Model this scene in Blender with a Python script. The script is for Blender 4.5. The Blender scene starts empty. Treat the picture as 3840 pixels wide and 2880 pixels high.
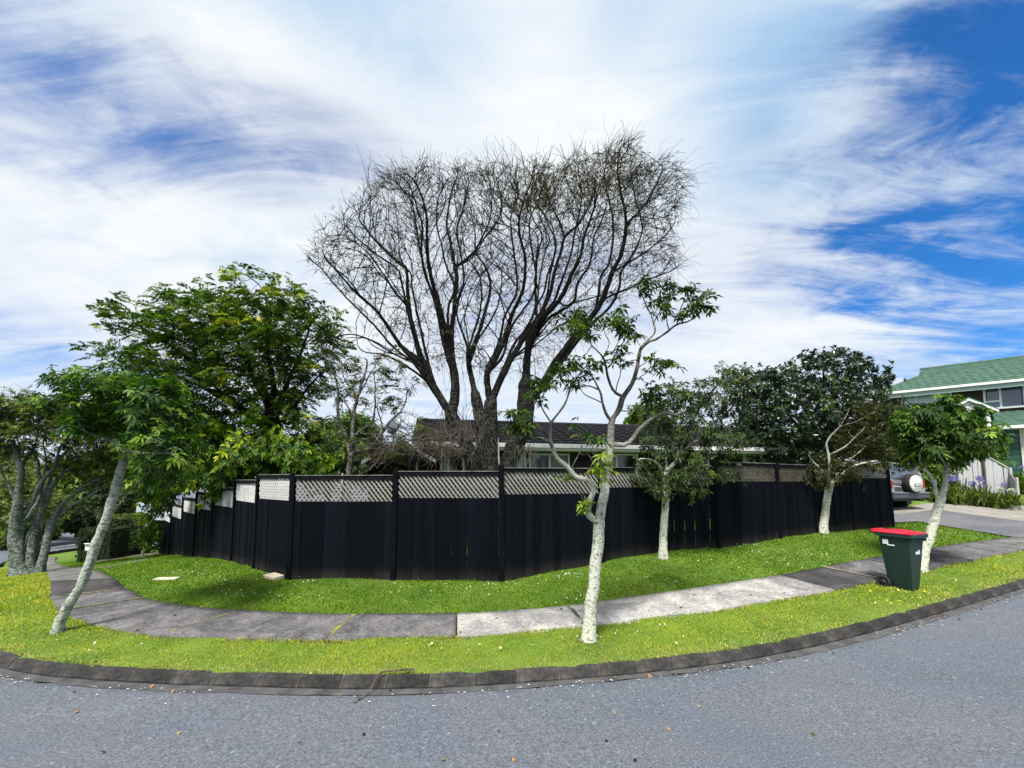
import bpy, bmesh, math, random
import numpy as np
from mathutils import Vector, Matrix

random.seed(7)
RNG = np.random.default_rng(11)
scene = bpy.context.scene
COL = scene.collection

# ------------------------------------------------------------------ camera
F, CX, CY = 1500.0, 1920.0, 1682.0            # focal length and principal point in photo pixels
PITCH, EYE = math.radians(4.5), 2.15
cp_, sp_ = math.cos(PITCH), math.sin(PITCH)
cam_data = bpy.data.cameras.new('camera')
cam = bpy.data.objects.new('camera', cam_data)
COL.objects.link(cam)
cam.location = (0, 0, EYE)
cam.rotation_euler = (math.pi / 2 + PITCH, 0, 0)
cam_data.sensor_width = 36.0
cam_data.lens = 36.0 * F / 3840.0
cam_data.shift_y = (CY - 1440.0) / 3840.0
cam_data.clip_start = 0.05
cam_data.clip_end = 3000
scene.camera = cam

# ------------------------------------------------------------------ sky, sun, exposure
SUN_EL, SUN_AZ = math.radians(60), math.radians(200)     # azimuth clockwise from +Y (behind the camera)
scene.view_settings.view_transform = 'Standard'
scene.view_settings.look = 'None'
scene.view_settings.gamma = 1.0
scene.view_settings.exposure = 0.9
scene.view_settings.use_curve_mapping = False
world = bpy.data.worlds.new('World')
scene.world = world
world.use_nodes = True
wn, wl = world.node_tree.nodes, world.node_tree.links
wn.clear()

def wnode(kind, **kw):
    n = wn.new(kind)
    for k, v in kw.items():
        setattr(n, k, v)
    return n

def wmath(op, a, b=None, clamp=False):
    n = wnode('ShaderNodeMath', operation=op, use_clamp=clamp)
    for i, v in enumerate((a, b)):
        if v is None:
            continue
        if isinstance(v, (int, float)):
            n.inputs[i].default_value = v
        else:
            wl.new(v, n.inputs[i])
    return n.outputs[0]

def wsmooth(v, lo, hi, out0=0.0, out1=1.0):
    n = wnode('ShaderNodeMapRange', interpolation_type='SMOOTHSTEP')
    wl.new(v, n.inputs[0])
    for i, x in enumerate((lo, hi, out0, out1)):
        n.inputs[i + 1].default_value = x
    return n.outputs[0]

def ray(px, py):
    u, v = (px - CX) / F, (py - CY) / F
    return np.array([u, cp_ + v * sp_, sp_ - v * cp_])

def unit_ray(px, py):
    d = ray(px, py)
    return d / np.linalg.norm(d)

tex = wnode('ShaderNodeTexCoord')
nrm = wnode('ShaderNodeVectorMath', operation='NORMALIZE')
wl.new(tex.outputs['Generated'], nrm.inputs[0])
DIR = nrm.outputs[0]
sep = wnode('ShaderNodeSeparateXYZ')
wl.new(DIR, sep.inputs[0])
zc = wmath('ADD', wmath('MAXIMUM', sep.outputs[2], 0.0), 0.16)
plx = wmath('DIVIDE', sep.outputs[0], zc)
ply = wmath('DIVIDE', sep.outputs[1], zc)

def cloud_noise(sx, sy, rot, scale, detail, rough, dist, off):
    c = wnode('ShaderNodeCombineXYZ')
    wl.new(plx, c.inputs[0]); wl.new(ply, c.inputs[1])
    m = wnode('ShaderNodeMapping')
    m.inputs['Location'].default_value = off
    m.inputs['Rotation'].default_value = (0, 0, rot)
    m.inputs['Scale'].default_value = (sx, sy, 1)
    wl.new(c.outputs[0], m.inputs[0])
    n = wnode('ShaderNodeTexNoise')
    n.inputs['Scale'].default_value = scale
    n.inputs['Detail'].default_value = detail
    n.inputs['Roughness'].default_value = rough
    n.inputs['Distortion'].default_value = dist
    wl.new(m.outputs[0], n.inputs['Vector'])
    return n.outputs[0]

n_big = cloud_noise(0.8, 1.2, 0.5, 1.05, 5, 0.55, 0.6, (3.1, 1.7, 0))
n_wisp = cloud_noise(0.55, 2.4, 0.62, 1.9, 10, 0.66, 0.9, (0.3, 5.2, 0))
n_puff = cloud_noise(1.0, 1.3, 0.3, 4.2, 8, 0.62, 0.5, (7.7, 2.2, 0))
ragged = wmath('ADD', wmath('MULTIPLY', wmath('SUBTRACT', n_puff, 0.5), 0.7), wmath('MULTIPLY', wmath('SUBTRACT', n_wisp, 0.5), 1.2))

def blob(px, py, rx, ry, amp):
    """soft ragged patch of the cloud deck, centred on one direction of the sky"""
    d = unit_ray(px, py)
    s = wnode('ShaderNodeVectorMath', operation='SUBTRACT')
    wl.new(DIR, s.inputs[0]); s.inputs[1].default_value = tuple(d)
    m = wnode('ShaderNodeVectorMath', operation='MULTIPLY')
    wl.new(s.outputs[0], m.inputs[0]); m.inputs[1].default_value = (1 / rx, 1 / rx, 1 / ry)
    l = wnode('ShaderNodeVectorMath', operation='LENGTH')
    wl.new(m.outputs[0], l.inputs[0])
    return wsmooth(wmath('ADD', l.outputs['Value'], ragged), 0.0, 1.15, amp, 0.0)

def total(L):
    g = None
    for b in L:
        q = blob(*b)
        g = q if g is None else wmath('ADD', g, q)
    return g

gaps = total(((40, 180, .34, .13, .30), (150, 430, .40, .14, .26), (800, 400, .36, .11, .07), (950, 640, .28, .08, .05), (1250, 430, .2, .07, .15),
              (3780, 110, .28, .15, .56), (3720, 400, .22, .18, .42), (3860, 740, .28, .15, .54), (3500, 1000, .34, .09, .36),
              (3800, 1120, .28, .11, .50), (3050, 950, .24, .06, .30), (3700, 1290, .26, .07, .40), (150, 1370, .34, .06, .30), (100, 920, .3, .05, .16)))
whites = total(((1900, 330, .36, .20, .42), (2420, 300, .28, .15, .40), (500, 760, .60, .10, .30), (900, 1150, .6, .10, .26), (2500, 700, .2, .16, .2), (3100, 1250, .4, .08, .2), (1000, 130, .3, .06, .25)))
cover = wmath('ADD', 0.60, wmath('MULTIPLY', wmath('SUBTRACT', n_wisp, 0.5), 0.98))
cover = wmath('ADD', cover, wmath('MULTIPLY', wmath('SUBTRACT', n_big, 0.5), 1.15))
cover = wmath('ADD', cover, wmath('MULTIPLY', wmath('SUBTRACT', n_puff, 0.5), 0.55))
cover = wmath('ADD', wmath('SUBTRACT', cover, gaps), whites)
cfac = wsmooth(cover, -0.34, 0.86)

greys = total(((2850, 480, .30, .15, .95), (2800, 60, .40, .14, .55), (1450, 100, .30, .14, .60), (3250, 620, .2, .1, .25), (2350, 60, .2, .1, .3), (1750, 620, .2, .08, .25), (1000, 1000, .5, .05, .25)))
shade = wmath('ADD', greys, wmath('MULTIPLY', wmath('SUBTRACT', n_big, 0.44), 1.8))
shade = wmath('ADD', shade, wmath('MULTIPLY', wmath('SUBTRACT', n_puff, 0.48), 1.0))
shade = wmath('SUBTRACT', shade, wmath('MULTIPLY', whites, 0.8), clamp=True)
ccol = wnode('ShaderNodeMixRGB')
ccol.inputs[1].default_value = (5.05, 5.25, 5.4, 1)
ccol.inputs[2].default_value = (2.3, 3.4, 4.7, 1)
wl.new(shade, ccol.inputs[0])

sky = wnode('ShaderNodeTexSky', sky_type='NISHITA')
sky.sun_disc = False
sky.sun_elevation = SUN_EL
sky.sun_rotation = SUN_AZ
sky.altitude = 50
sky.air_density = 1.0
sky.dust_density = 0.6
sky.ozone_density = 2.0
tint = wnode('ShaderNodeMixRGB', blend_type='MULTIPLY')
tint.inputs[0].default_value = 1.0
tint.inputs[2].default_value = (0.16, 0.54, 0.94, 1)
wl.new(sky.outputs[0], tint.inputs[1])
smix = wnode('ShaderNodeMixRGB')
wl.new(cfac, smix.inputs[0])
wl.new(tint.outputs[0], smix.inputs[1])
wl.new(ccol.outputs[0], smix.inputs[2])
bg = wnode('ShaderNodeBackground')
bg.inputs['Strength'].default_value = 0.1
wl.new(smix.outputs[0], bg.inputs['Color'])
wout = wnode('ShaderNodeOutputWorld')
wl.new(bg.outputs[0], wout.inputs['Surface'])

sun_data = bpy.data.lights.new('sun', 'SUN')
sun = bpy.data.objects.new('sun', sun_data)
COL.objects.link(sun)
sun_data.energy = 4.0
sun_data.angle = math.radians(14)
sun_data.color = (1.0, 0.95, 0.86)
sd_ = Vector((math.sin(SUN_AZ) * math.cos(SUN_EL), math.cos(SUN_AZ) * math.cos(SUN_EL), math.sin(SUN_EL)))
sun.rotation_euler = sd_.to_track_quat('Z', 'Y').to_euler()
sun.location = (0, -10, 30)

cy = scene.cycles
cy.max_bounces = 5; cy.diffuse_bounces = 3; cy.glossy_bounces = 2; cy.transmission_bounces = 3; cy.transparent_max_bounces = 4
cy.caustics_reflective = False; cy.caustics_refractive = False

# ------------------------------------------------------------------ small helpers
def at(px, py, Y):
    d = ray(px, py)
    t = Y / d[1]
    return np.array([d[0] * t, Y, EYE + d[2] * t])

def onz(px, py, z):
    d = ray(px, py)
    t = (z - EYE) / d[2]
    return np.array([d[0] * t, d[1] * t, z])

def tag(o, label=None, cat=None, group=None, kind=None):
    if label: o['label'] = label
    if cat: o['category'] = cat
    if group: o['group'] = group
    if kind: o['kind'] = kind
    return o

def thing(name, label, cat, loc=(0, 0, 0), rz=0.0, group=None):
    o = bpy.data.objects.new(name, None)
    o.empty_display_size = 0.2
    COL.objects.link(o)
    o.location = tuple(float(v) for v in loc)
    o.rotation_euler = (0, 0, rz)
    return tag(o, label, cat, group)

def link(name, me, parent=None, mat=None):
    o = bpy.data.objects.new(name, me)
    COL.objects.link(o)
    if parent is not None:
        o.parent = parent
    if mat is not None and not me.materials:
        me.materials.append(mat)
    return o

def mesh_np(name, V, Fc, mat=None, col=None, smooth=False):
    """mesh from numpy arrays; Fc (M,k) faces of one size, or a list of such arrays"""
    V = np.asarray(V, dtype=np.float32)
    Fl = Fc if isinstance(Fc, list) else [Fc]
    Fl = [np.asarray(f, dtype=np.int32) for f in Fl if len(f)]
    me = bpy.data.meshes.new(name)
    me.vertices.add(len(V))
    me.vertices.foreach_set('co', V.ravel())
    loops = np.concatenate([f.ravel() for f in Fl])
    tot = np.concatenate([np.full(len(f), f.shape[1], dtype=np.int32) for f in Fl])
    start = np.concatenate([[0], np.cumsum(tot)[:-1]]).astype(np.int32)
    me.loops.add(len(loops))
    me.loops.foreach_set('vertex_index', loops)
    me.polygons.add(len(tot))
    me.polygons.foreach_set('loop_start', start)
    if smooth:
        me.polygons.foreach_set('use_smooth', np.ones(len(tot), dtype=bool))
    me.update(calc_edges=True)
    me.validate()
    if col is not None:
        a = me.color_attributes.new('Col', 'FLOAT_COLOR', 'POINT')
        c = np.ones((len(V), 4), dtype=np.float32)
        c[:, :3] = col
        a.data.foreach_set('color', c.ravel())
    if mat is not None:
        me.materials.append(mat)
    return me

class MB:
    """collects boxes, prisms and lathes; build() links them as one mesh object"""
    def __init__(s):
        s.v, s.f = [], []
    def add(s, v, f):
        n = len(s.v)
        s.v += [tuple(float(c) for c in p) for p in v]
        s.f += [tuple(i + n for i in q) for q in f]
        return s
    def box(s, c, d, R=None, taper=(1, 1)):
        x, y, z = d[0] / 2, d[1] / 2, d[2] / 2
        tx, ty = taper
        P = [(-x, -y, -z), (x, -y, -z), (x, y, -z), (-x, y, -z), (-x * tx, -y * ty, z), (x * tx, -y * ty, z), (x * tx, y * ty, z), (-x * tx, y * ty, z)]
        if R is not None:
            P = [tuple(R @ Vector(p)) for p in P]
        P = [(p[0] + c[0], p[1] + c[1], p[2] + c[2]) for p in P]
        return s.add(P, [(0, 3, 2, 1), (4, 5, 6, 7), (0, 1, 5, 4), (1, 2, 6, 5), (2, 3, 7, 6), (3, 0, 4, 7)])
    def hexa(s, P):
        return s.add(P, [(0, 3, 2, 1), (4, 5, 6, 7), (0, 1, 5, 4), (1, 2, 6, 5), (2, 3, 7, 6), (3, 0, 4, 7)])
    def slab(s, quad, nrm, t):
        """quad (4 points) thickened along nrm by t"""
        q = [np.array(p, float) for p in quad]
        n = np.array(nrm, float); n /= np.linalg.norm(n)
        return s.hexa([tuple(p) for p in q] + [tuple(p + n * t) for p in q])
    def cyl(s, p0, p1, r0, r1=None, n=12, cap=True):
        r1 = r0 if r1 is None else r1
        p0, p1 = Vector(p0), Vector(p1)
        a = (p1 - p0).normalized()
        u = a.orthogonal().normalized(); w = a.cross(u)
        V = []
        for p, r in ((p0, r0), (p1, r1)):
            for i in range(n):
                t = 2 * math.pi * i / n
                V.append(tuple(p + (u * math.cos(t) + w * math.sin(t)) * r))
        Fs = [(i, (i + 1) % n, n + (i + 1) % n, n + i) for i in range(n)]
        if cap:
            Fs += [tuple(range(n - 1, -1, -1)), tuple(range(n, 2 * n))]
        return s.add(V, Fs)
    def lathe(s, prof, axis_p, axis_d, n=20):
        """profile (r, h) turned round an axis"""
        p = Vector(axis_p); a = Vector(axis_d).normalized()
        u = a.orthogonal().normalized(); w = a.cross(u)
        V, Fs = [], []
        for r, h in prof:
            for i in range(n):
                t = 2 * math.pi * i / n
                V.append(tuple(p + a * h + (u * math.cos(t) + w * math.sin(t)) * r))
        for k in range(len(prof) - 1):
            for i in range(n):
                j = (i + 1) % n
                Fs.append((k * n + i, k * n + j, (k + 1) * n + j, (k + 1) * n + i))
        return s.add(V, Fs)
    def build(s, name, mat, parent=None, bevel=0.0, smooth=False, seg=2):
        me = bpy.data.meshes.new(name)
        me.from_pydata(s.v, [], s.f)
        me.update()
        if bevel > 0:
            bm = bmesh.new(); bm.from_mesh(me)
            bmesh.ops.bevel(bm, geom=bm.edges[:], offset=bevel, segments=seg, profile=0.6, affect='EDGES', clamp_overlap=True)
            bm.to_mesh(me); bm.free()
        else:
            bm = bmesh.new(); bm.from_mesh(me)
            bmesh.ops.recalc_face_normals(bm, faces=bm.faces[:])
            bm.to_mesh(me); bm.free()
        if smooth:
            for p in me.polygons: p.use_smooth = True
        me.materials.append(mat)
        return link(name, me, parent)

# ------------------------------------------------------------------ materials
def mat_new(name):
    m = bpy.data.materials.new(name)
    m.use_nodes = True
    nt = m.node_tree
    b = nt.nodes['Principled BSDF']
    return m, nt, b

def nadd(nt, kind, **kw):
    n = nt.nodes.new(kind)
    for k, v in kw.items():
        setattr(n, k, v)
    return n

def noise_node(nt, scale, detail=4, rough=0.55, coord='Object', stretch=None, dist=0.0):
    t = nadd(nt, 'ShaderNodeTexCoord')
    src = t.outputs[coord]
    if coord == 'World':
        src = None
    if stretch is not None:
        mp = nadd(nt, 'ShaderNodeMapping')
        mp.inputs['Scale'].default_value = stretch
        nt.links.new(src, mp.inputs[0]); src = mp.outputs[0]
    n = nadd(nt, 'ShaderNodeTexNoise')
    n.inputs['Scale'].default_value = scale
    n.inputs['Detail'].default_value = detail
    n.inputs['Roughness'].default_value = rough
    n.inputs['Distortion'].default_value = dist
    nt.links.new(src, n.inputs['Vector'])
    return n

def ramp(nt, src, stops):
    r = nadd(nt, 'ShaderNodeValToRGB')
    el = r.color_ramp.elements
    while len(el) < len(stops):
        el.new(0.5)
    for e, (p, c) in zip(el, stops):
        e.position = p
        e.color = (c[0], c[1], c[2], 1)
    nt.links.new(src, r.inputs[0])
    return r.outputs[0]

def mixc(nt, fac, a, b, mode='MIX'):
    m = nadd(nt, 'ShaderNodeMixRGB', blend_type=mode)
    for i, v in enumerate((fac, a, b)):
        if isinstance(v, (int, float)):
            m.inputs[i].default_value = v
        elif isinstance(v, tuple):
            m.inputs[i].default_value = (*v[:3], 1)
        else:
            nt.links.new(v, m.inputs[i])
    return m.outputs[0]

def bump(nt, b, src, strength, dist=0.02):
    n = nadd(nt, 'ShaderNodeBump')
    n.inputs['Strength'].default_value = strength
    n.inputs['Distance'].default_value = dist
    nt.links.new(src, n.inputs['Height'])
    nt.links.new(n.outputs[0], b.inputs['Normal'])

def vary(name, c0, c1, scale=6, detail=5, rough=0.7, bmp=0.2, stretch=None, spec=0.3, coord='Object', lo=0.3, hi=0.7, bscale=None):
    m, nt, b = mat_new(name)
    n = noise_node(nt, scale, detail, 0.6, coord, stretch)
    c = ramp(nt, n.outputs[0], [(lo, c0), (hi, c1)])
    nt.links.new(c, b.inputs['Base Color'])
    b.inputs['Roughness'].default_value = rough
    b.inputs['Specular IOR Level'].default_value = spec
    if bmp:
        n2 = noise_node(nt, bscale or scale * 4, 5, 0.6, coord, stretch)
        bump(nt, b, n2.outputs[0], bmp)
    return m

def plain(name, c, rough=0.5, metal=0.0, spec=0.5):
    m, nt, b = mat_new(name)
    n = noise_node(nt, 9, 3)
    k = ramp(nt, n.outputs[0], [(0.25, tuple(v * 0.88 for v in c)), (0.75, tuple(min(1, v * 1.08) for v in c))])
    nt.links.new(k, b.inputs['Base Color'])
    b.inputs['Roughness'].default_value = rough
    b.inputs['Metallic'].default_value = metal
    b.inputs['Specular IOR Level'].default_value = spec
    return m

def leaf_mat(name, rough=0.5, trans=0.3, spec=0.25):
    m, nt, b = mat_new(name)
    a = nadd(nt, 'ShaderNodeAttribute', attribute_name='Col')
    nt.links.new(a.outputs['Color'], b.inputs['Base Color'])
    b.inputs['Roughness'].default_value = rough
    b.inputs['Specular IOR Level'].default_value = spec
    t = nadd(nt, 'ShaderNodeBsdfTranslucent')
    w = mixc(nt, 0.5, a.outputs['Color'], (0.35, 0.5, 0.03), 'MULTIPLY')
    w2 = mixc(nt, 1.0, w, (1.6, 1.8, 1.0), 'MULTIPLY')
    nt.links.new(w2, t.inputs['Color'])
    mx = nadd(nt, 'ShaderNodeMixShader')
    mx.inputs[0].default_value = trans
    nt.links.new(b.outputs[0], mx.inputs[1]); nt.links.new(t.outputs[0], mx.inputs[2])
    nt.links.new(mx.outputs[0], nt.nodes['Material Output'].inputs['Surface'])
    return m

def bark_mat(name, dark, mid, pale, lichen, lamt=0.5, scale=9, rough=0.9, upper=None, z0=1.6, z1=2.6, mottle=0.4):
    """bark with blotches of lichen; upper: (dark, pale) bark of the younger wood above z0..z1"""
    m, nt, b = mat_new(name)
    n = noise_node(nt, scale, 8, 0.7, 'Object', (1, 1, 0.55), 0.4)
    c = ramp(nt, n.outputs[0], [(0.30, dark), (0.50, mid), (0.70, pale)])
    n2 = noise_node(nt, scale * 1.5, 7, 0.65, 'Object', (1, 1, 1.5), 0.8)
    f = nadd(nt, 'ShaderNodeMapRange')
    f.inputs[1].default_value = 0.62 - 0.3 * lamt; f.inputs[2].default_value = 0.68 - 0.3 * lamt
    nt.links.new(n2.outputs[0], f.inputs[0])
    c2 = mixc(nt, f.outputs[0], c, lichen)
    n3 = noise_node(nt, scale * 2.4, 5, 0.7, 'Object', (1, 1, 1.9), 0.5)
    f3 = ramp(nt, n3.outputs[0], [(mottle - 0.06, (0.22, 0.22, 0.20)), (mottle + 0.05, (1, 1, 1))])
    c3 = mixc(nt, 0.8, c2, f3, 'MULTIPLY')
    if upper:
        tc = nadd(nt, 'ShaderNodeTexCoord'); sx = nadd(nt, 'ShaderNodeSeparateXYZ')
        nt.links.new(tc.outputs['Object'], sx.inputs[0])
        ad = nadd(nt, 'ShaderNodeMath', operation='MULTIPLY_ADD')
        nt.links.new(n2.outputs[0], ad.inputs[0]); ad.inputs[1].default_value = 1.6; nt.links.new(sx.outputs[2], ad.inputs[2])
        mr = nadd(nt, 'ShaderNodeMapRange')
        mr.inputs[1].default_value = z0 + 0.8; mr.inputs[2].default_value = z1 + 0.8
        nt.links.new(ad.outputs[0], mr.inputs[0])
        cu = ramp(nt, n.outputs[0], [(0.35, upper[0]), (0.7, upper[1])])
        c3 = mixc(nt, mr.outputs[0], c3, cu)
    nt.links.new(c3, b.inputs['Base Color'])
    b.inputs['Roughness'].default_value = rough
    b.inputs['Specular IOR Level'].default_value = 0.12
    bump(nt, b, n3.outputs[0], 0.8, 0.03)
    return m

M = {}
# asphalt
def asphalt(name, base, tintc, pale):
    m, nt, b = mat_new(name)
    big = noise_node(nt, 0.45, 7, 0.62, 'Object', (1, 1.8, 1), 0.5)
    c = ramp(nt, big.outputs[0], [(0.30, tuple(v * .90 for v in base)), (0.46, base), (0.58, tintc), (0.74, tuple(v * 1.14 for v in base))])
    g = noise_node(nt, 55, 4, 0.85)
    gr = ramp(nt, g.outputs[0], [(0.3, (0.30, 0.30, 0.32)), (0.5, (1.0, 1.0, 1.0)), (0.68, (1.9, 1.9, 1.95))])
    c = mixc(nt, 1.0, c, gr, 'MULTIPLY')
    v = nadd(nt, 'ShaderNodeTexVoronoi')
    v.inputs['Scale'].default_value = 48
    t = nadd(nt, 'ShaderNodeTexCoord')
    nt.links.new(t.outputs['Object'], v.inputs['Vector'])
    vr = ramp(nt, v.outputs['Color'], [(0.86, (0, 0, 0)), (0.97, (0.8, 0.8, 0.8))])
    c = mixc(nt, vr, c, pale)
    nt.links.new(c, b.inputs['Base Color'])
    b.inputs['Roughness'].default_value = 0.85
    b.inputs['Specular IOR Level'].default_value = 0.25
    bump(nt, b, g.outputs[0], 0.6, 0.012)
    return m
M['asphalt'] = asphalt('asphalt', (0.096, 0.110, 0.134), (0.104, 0.112, 0.132), (0.23, 0.25, 0.285))
M['drive_asphalt'] = asphalt('drive_asphalt', (0.10, 0.10, 0.115), (0.13, 0.13, 0.14), (0.22, 0.22, 0.22))
M['drive_concrete'] = vary('drive_concrete', (0.17, 0.16, 0.14), (0.30, 0.29, 0.26), 2.5, 6, 0.9, 0.3)
M['lawn'] = vary('lawn_soil', (0.055, 0.115, 0.012), (0.12, 0.19, 0.022), 1.3, 8, 0.95, 0.5, lo=0.35, hi=0.65, bscale=40)
M['kerb'] = vary('kerb_concrete', (0.012, 0.0115, 0.012), (0.066, 0.062, 0.058), 9, 8, 0.95, 0.7, lo=0.35, hi=0.75)
nt = M['kerb'].node_tree; b = nt.nodes['Principled BSDF']
src = b.inputs['Base Color'].links[0].from_socket
oi = nadd(nt, 'ShaderNodeObjectInfo'); rv = nadd(nt, 'ShaderNodeMapRange'); rv.inputs[3].default_value = 0.7; rv.inputs[4].default_value = 1.45
nt.links.new(oi.outputs['Random'], rv.inputs[0])
nt.links.new(mixc(nt, 1.0, src, rv.outputs[0], 'MULTIPLY'), b.inputs['Base Color'])
M['gutter'] = vary('gutter_concrete', (0.035, 0.035, 0.038), (0.10, 0.10, 0.105), 5, 8, 0.95, 0.5)
M['mortar'] = vary('kerb_mortar', (0.035, 0.034, 0.033), (0.17, 0.165, 0.16), 20, 5, 0.95, 0.3)
M['flake'] = vary('pale_flake', (0.45, 0.46, 0.44), (0.8, 0.8, 0.76), 12, 3, 0.9, 0.2)
def slab_mat(name, a, b_, speck):
    m, nt, b = mat_new(name)
    n = noise_node(nt, 2.2, 10, 0.74, 'Object', None, 0.9)
    c = ramp(nt, n.outputs[0], [(0.30, a), (0.50, tuple((p + q) / 2 for p, q in zip(a, b_))), (0.70, b_)])
    n4 = noise_node(nt, 0.9, 6, 0.7, 'Object', (1, 1, 1), 1.4)
    c4 = ramp(nt, n4.outputs[0], [(0.36, (0.60, 0.60, 0.62)), (0.52, (1, 1, 1)), (0.66, (1.22, 1.22, 1.2))])
    c = mixc(nt, 1.0, c, c4, 'MULTIPLY')
    n2 = noise_node(nt, 30, 5, 0.8)
    c2 = ramp(nt, n2.outputs[0], [(0.30, (0.35, 0.35, 0.35)), (0.52, (1, 1, 1)), (0.72, (1.6, 1.6, 1.57))])
    c = mixc(nt, 1.0, c, c2, 'MULTIPLY')
    nt.links.new(c, b.inputs['Base Color'])
    b.inputs['Roughness'].default_value = 0.95
    b.inputs['Specular IOR Level'].default_value = 0.15
    bump(nt, b, n2.outputs[0], 0.5, 0.01)
    return m
M['slab_dark'] = slab_mat('slab_dark', (0.062, 0.060, 0.066), (0.185, 0.180, 0.182), 0)
M['slab_darker'] = slab_mat('slab_darker', (0.038, 0.037, 0.040), (0.085, 0.082, 0.084), 0)
M['slab_light'] = slab_mat('slab_light', (0.20, 0.195, 0.19), (0.42, 0.41, 0.395), 0)
M['slab_mid'] = slab_mat('slab_mid', (0.085, 0.082, 0.082), (0.19, 0.185, 0.18), 0)
M['moss'] = vary('moss', (0.13, 0.17, 0.02), (0.26, 0.26, 0.04), 25, 4, 0.95, 0.4)
M['straw'] = vary('straw_edge', (0.26, 0.22, 0.09), (0.42, 0.37, 0.18), 18, 5, 0.95, 0.4)

# black stained palings: soil splash at the foot, faint grain
m, nt, b = mat_new('black_stain')
n = noise_node(nt, 5, 6, 0.65, 'Object', (9, 3, 0.7))
c = ramp(nt, n.outputs[0], [(0.3, (0.0018, 0.0025, 0.0045)), (0.75, (0.0046, 0.0062, 0.0105))])
tc = nadd(nt, 'ShaderNodeTexCoord'); sx = nadd(nt, 'ShaderNodeSeparateXYZ')
nt.links.new(tc.outputs['Object'], sx.inputs[0])
n2 = noise_node(nt, 7, 5, 0.7, 'Object', (6, 2, 2))
ad = nadd(nt, 'ShaderNodeMath', operation='MULTIPLY_ADD')
nt.links.new(n2.outputs[0], ad.inputs[0]); ad.inputs[1].default_value = 0.62; nt.links.new(sx.outputs[2], ad.inputs[2])
mr = nadd(nt, 'ShaderNodeMapRange')
mr.inputs[1].default_value = 0.46; mr.inputs[2].default_value = 0.20; mr.inputs[3].default_value = 0; mr.inputs[4].default_value = 0.42
nt.links.new(ad.outputs[0], mr.inputs[0])
c = mixc(nt, mr.outputs[0], c, (0.085, 0.072, 0.052))
oi = nadd(nt, 'ShaderNodeObjectInfo')
rv = nadd(nt, 'ShaderNodeMapRange'); rv.inputs[3].default_value = 0.65; rv.inputs[4].default_value = 1.5
nt.links.new(oi.outputs['Random'], rv.inputs[0])
c = mixc(nt, 1.0, c, rv.outputs[0], 'MULTIPLY')
nt.links.new(c, b.inputs['Base Color'])
b.inputs['Roughness'].default_value = 0.7
b.inputs['Specular IOR Level'].default_value = 0.045
bump(nt, b, n.outputs[0], 0.3, 0.006)
M['paling'] = m
M['post'] = vary('black_post', (0.0016, 0.002, 0.0035), (0.005, 0.006, 0.009), 8, 5, 0.9, 0.2, (6, 6, 1), 0.06)
M['rail'] = vary('black_rail', (0.002, 0.0025, 0.004), (0.008, 0.009, 0.012), 6, 6, 0.85, 0.2, (1, 1, 1), 0.1)
M['rail_cap'] = vary('weathered_cap', (0.05, 0.052, 0.05), (0.22, 0.22, 0.20), 5, 6, 0.9, 0.2)
M['slat'] = vary('weathered_slat', (0.14, 0.136, 0.126), (0.36, 0.352, 0.33), 5, 6, 0.9, 0.2)
M['slat_pale'] = vary('bleached_slat', (0.33, 0.33, 0.33), (0.62, 0.62, 0.62), 5, 6, 0.9, 0.2)
M['slat_dark'] = vary('dark_slat', (0.022, 0.020, 0.017), (0.075, 0.068, 0.055), 5, 6, 0.9, 0.2)
M['slat_brown'] = vary('brown_slat', (0.06, 0.052, 0.04), (0.16, 0.14, 0.11), 5, 6, 0.9, 0.2)
# leaves and bark
M['leaf'] = leaf_mat('leaf', 0.55, 0.28)
M['leaf_gloss'] = leaf_mat('leaf_gloss', 0.32, 0.12, 0.5)
M['grass'] = leaf_mat('grass_blade', 0.6, 0.35)
M['petal'] = leaf_mat('petal', 0.6, 0.2)
M['bark_white'] = bark_mat('lichen_bark', (0.10, 0.10, 0.07), (0.28, 0.29, 0.22), (0.46, 0.47, 0.39), (0.60, 0.62, 0.52), 0.72, 10, upper=((0.05, 0.042, 0.038), (0.17, 0.145, 0.13)), z0=2.0, z1=3.0, mottle=0.42)
M['bark_pale_green'] = bark_mat('pale_green_bark', (0.08, 0.085, 0.065), (0.20, 0.22, 0.18), (0.33, 0.36, 0.30), (0.46, 0.50, 0.43), 0.65, 9, upper=((0.05, 0.05, 0.04), (0.20, 0.20, 0.17)), z0=1.7, z1=3.2, mottle=0.43)
M['bark_green'] = bark_mat('green_grey_bark', (0.04, 0.045, 0.035), (0.075, 0.086, 0.072), (0.13, 0.15, 0.125), (0.21, 0.255, 0.22), 0.5, 8, upper=((0.02, 0.02, 0.017), (0.09, 0.095, 0.08)), z0=2.4, z1=4.2, mottle=0.45)
M['bark_dark'] = bark_mat('dark_bark', (0.005, 0.0045, 0.004), (0.012, 0.0105, 0.0095), (0.022, 0.020, 0.017), (0.05, 0.05, 0.045), 0.05, 7)
M['bark_lichen_dark'] = bark_mat('lichened_dark_bark', (0.005, 0.0045, 0.004), (0.012, 0.011, 0.0095), (0.034, 0.031, 0.026), (0.070, 0.074, 0.062), 0.42, 9, upper=((0.004, 0.0036, 0.0033), (0.016, 0.014, 0.0125)), z0=2.4, z1=4.0)
M['bark_brown'] = bark_mat('brown_bark', (0.025, 0.021, 0.017), (0.07, 0.06, 0.05), (0.15, 0.135, 0.115), (0.22, 0.22, 0.19), 0.4, 9)
M['twig_grey'] = vary('grey_twig', (0.03, 0.026, 0.021), (0.16, 0.14, 0.115), 6, 4, 0.9, 0.0)
M['twig_dark'] = vary('dark_twig', (0.005, 0.0045, 0.004), (0.016, 0.014, 0.0125), 6, 4, 0.9, 0.0)
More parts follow.
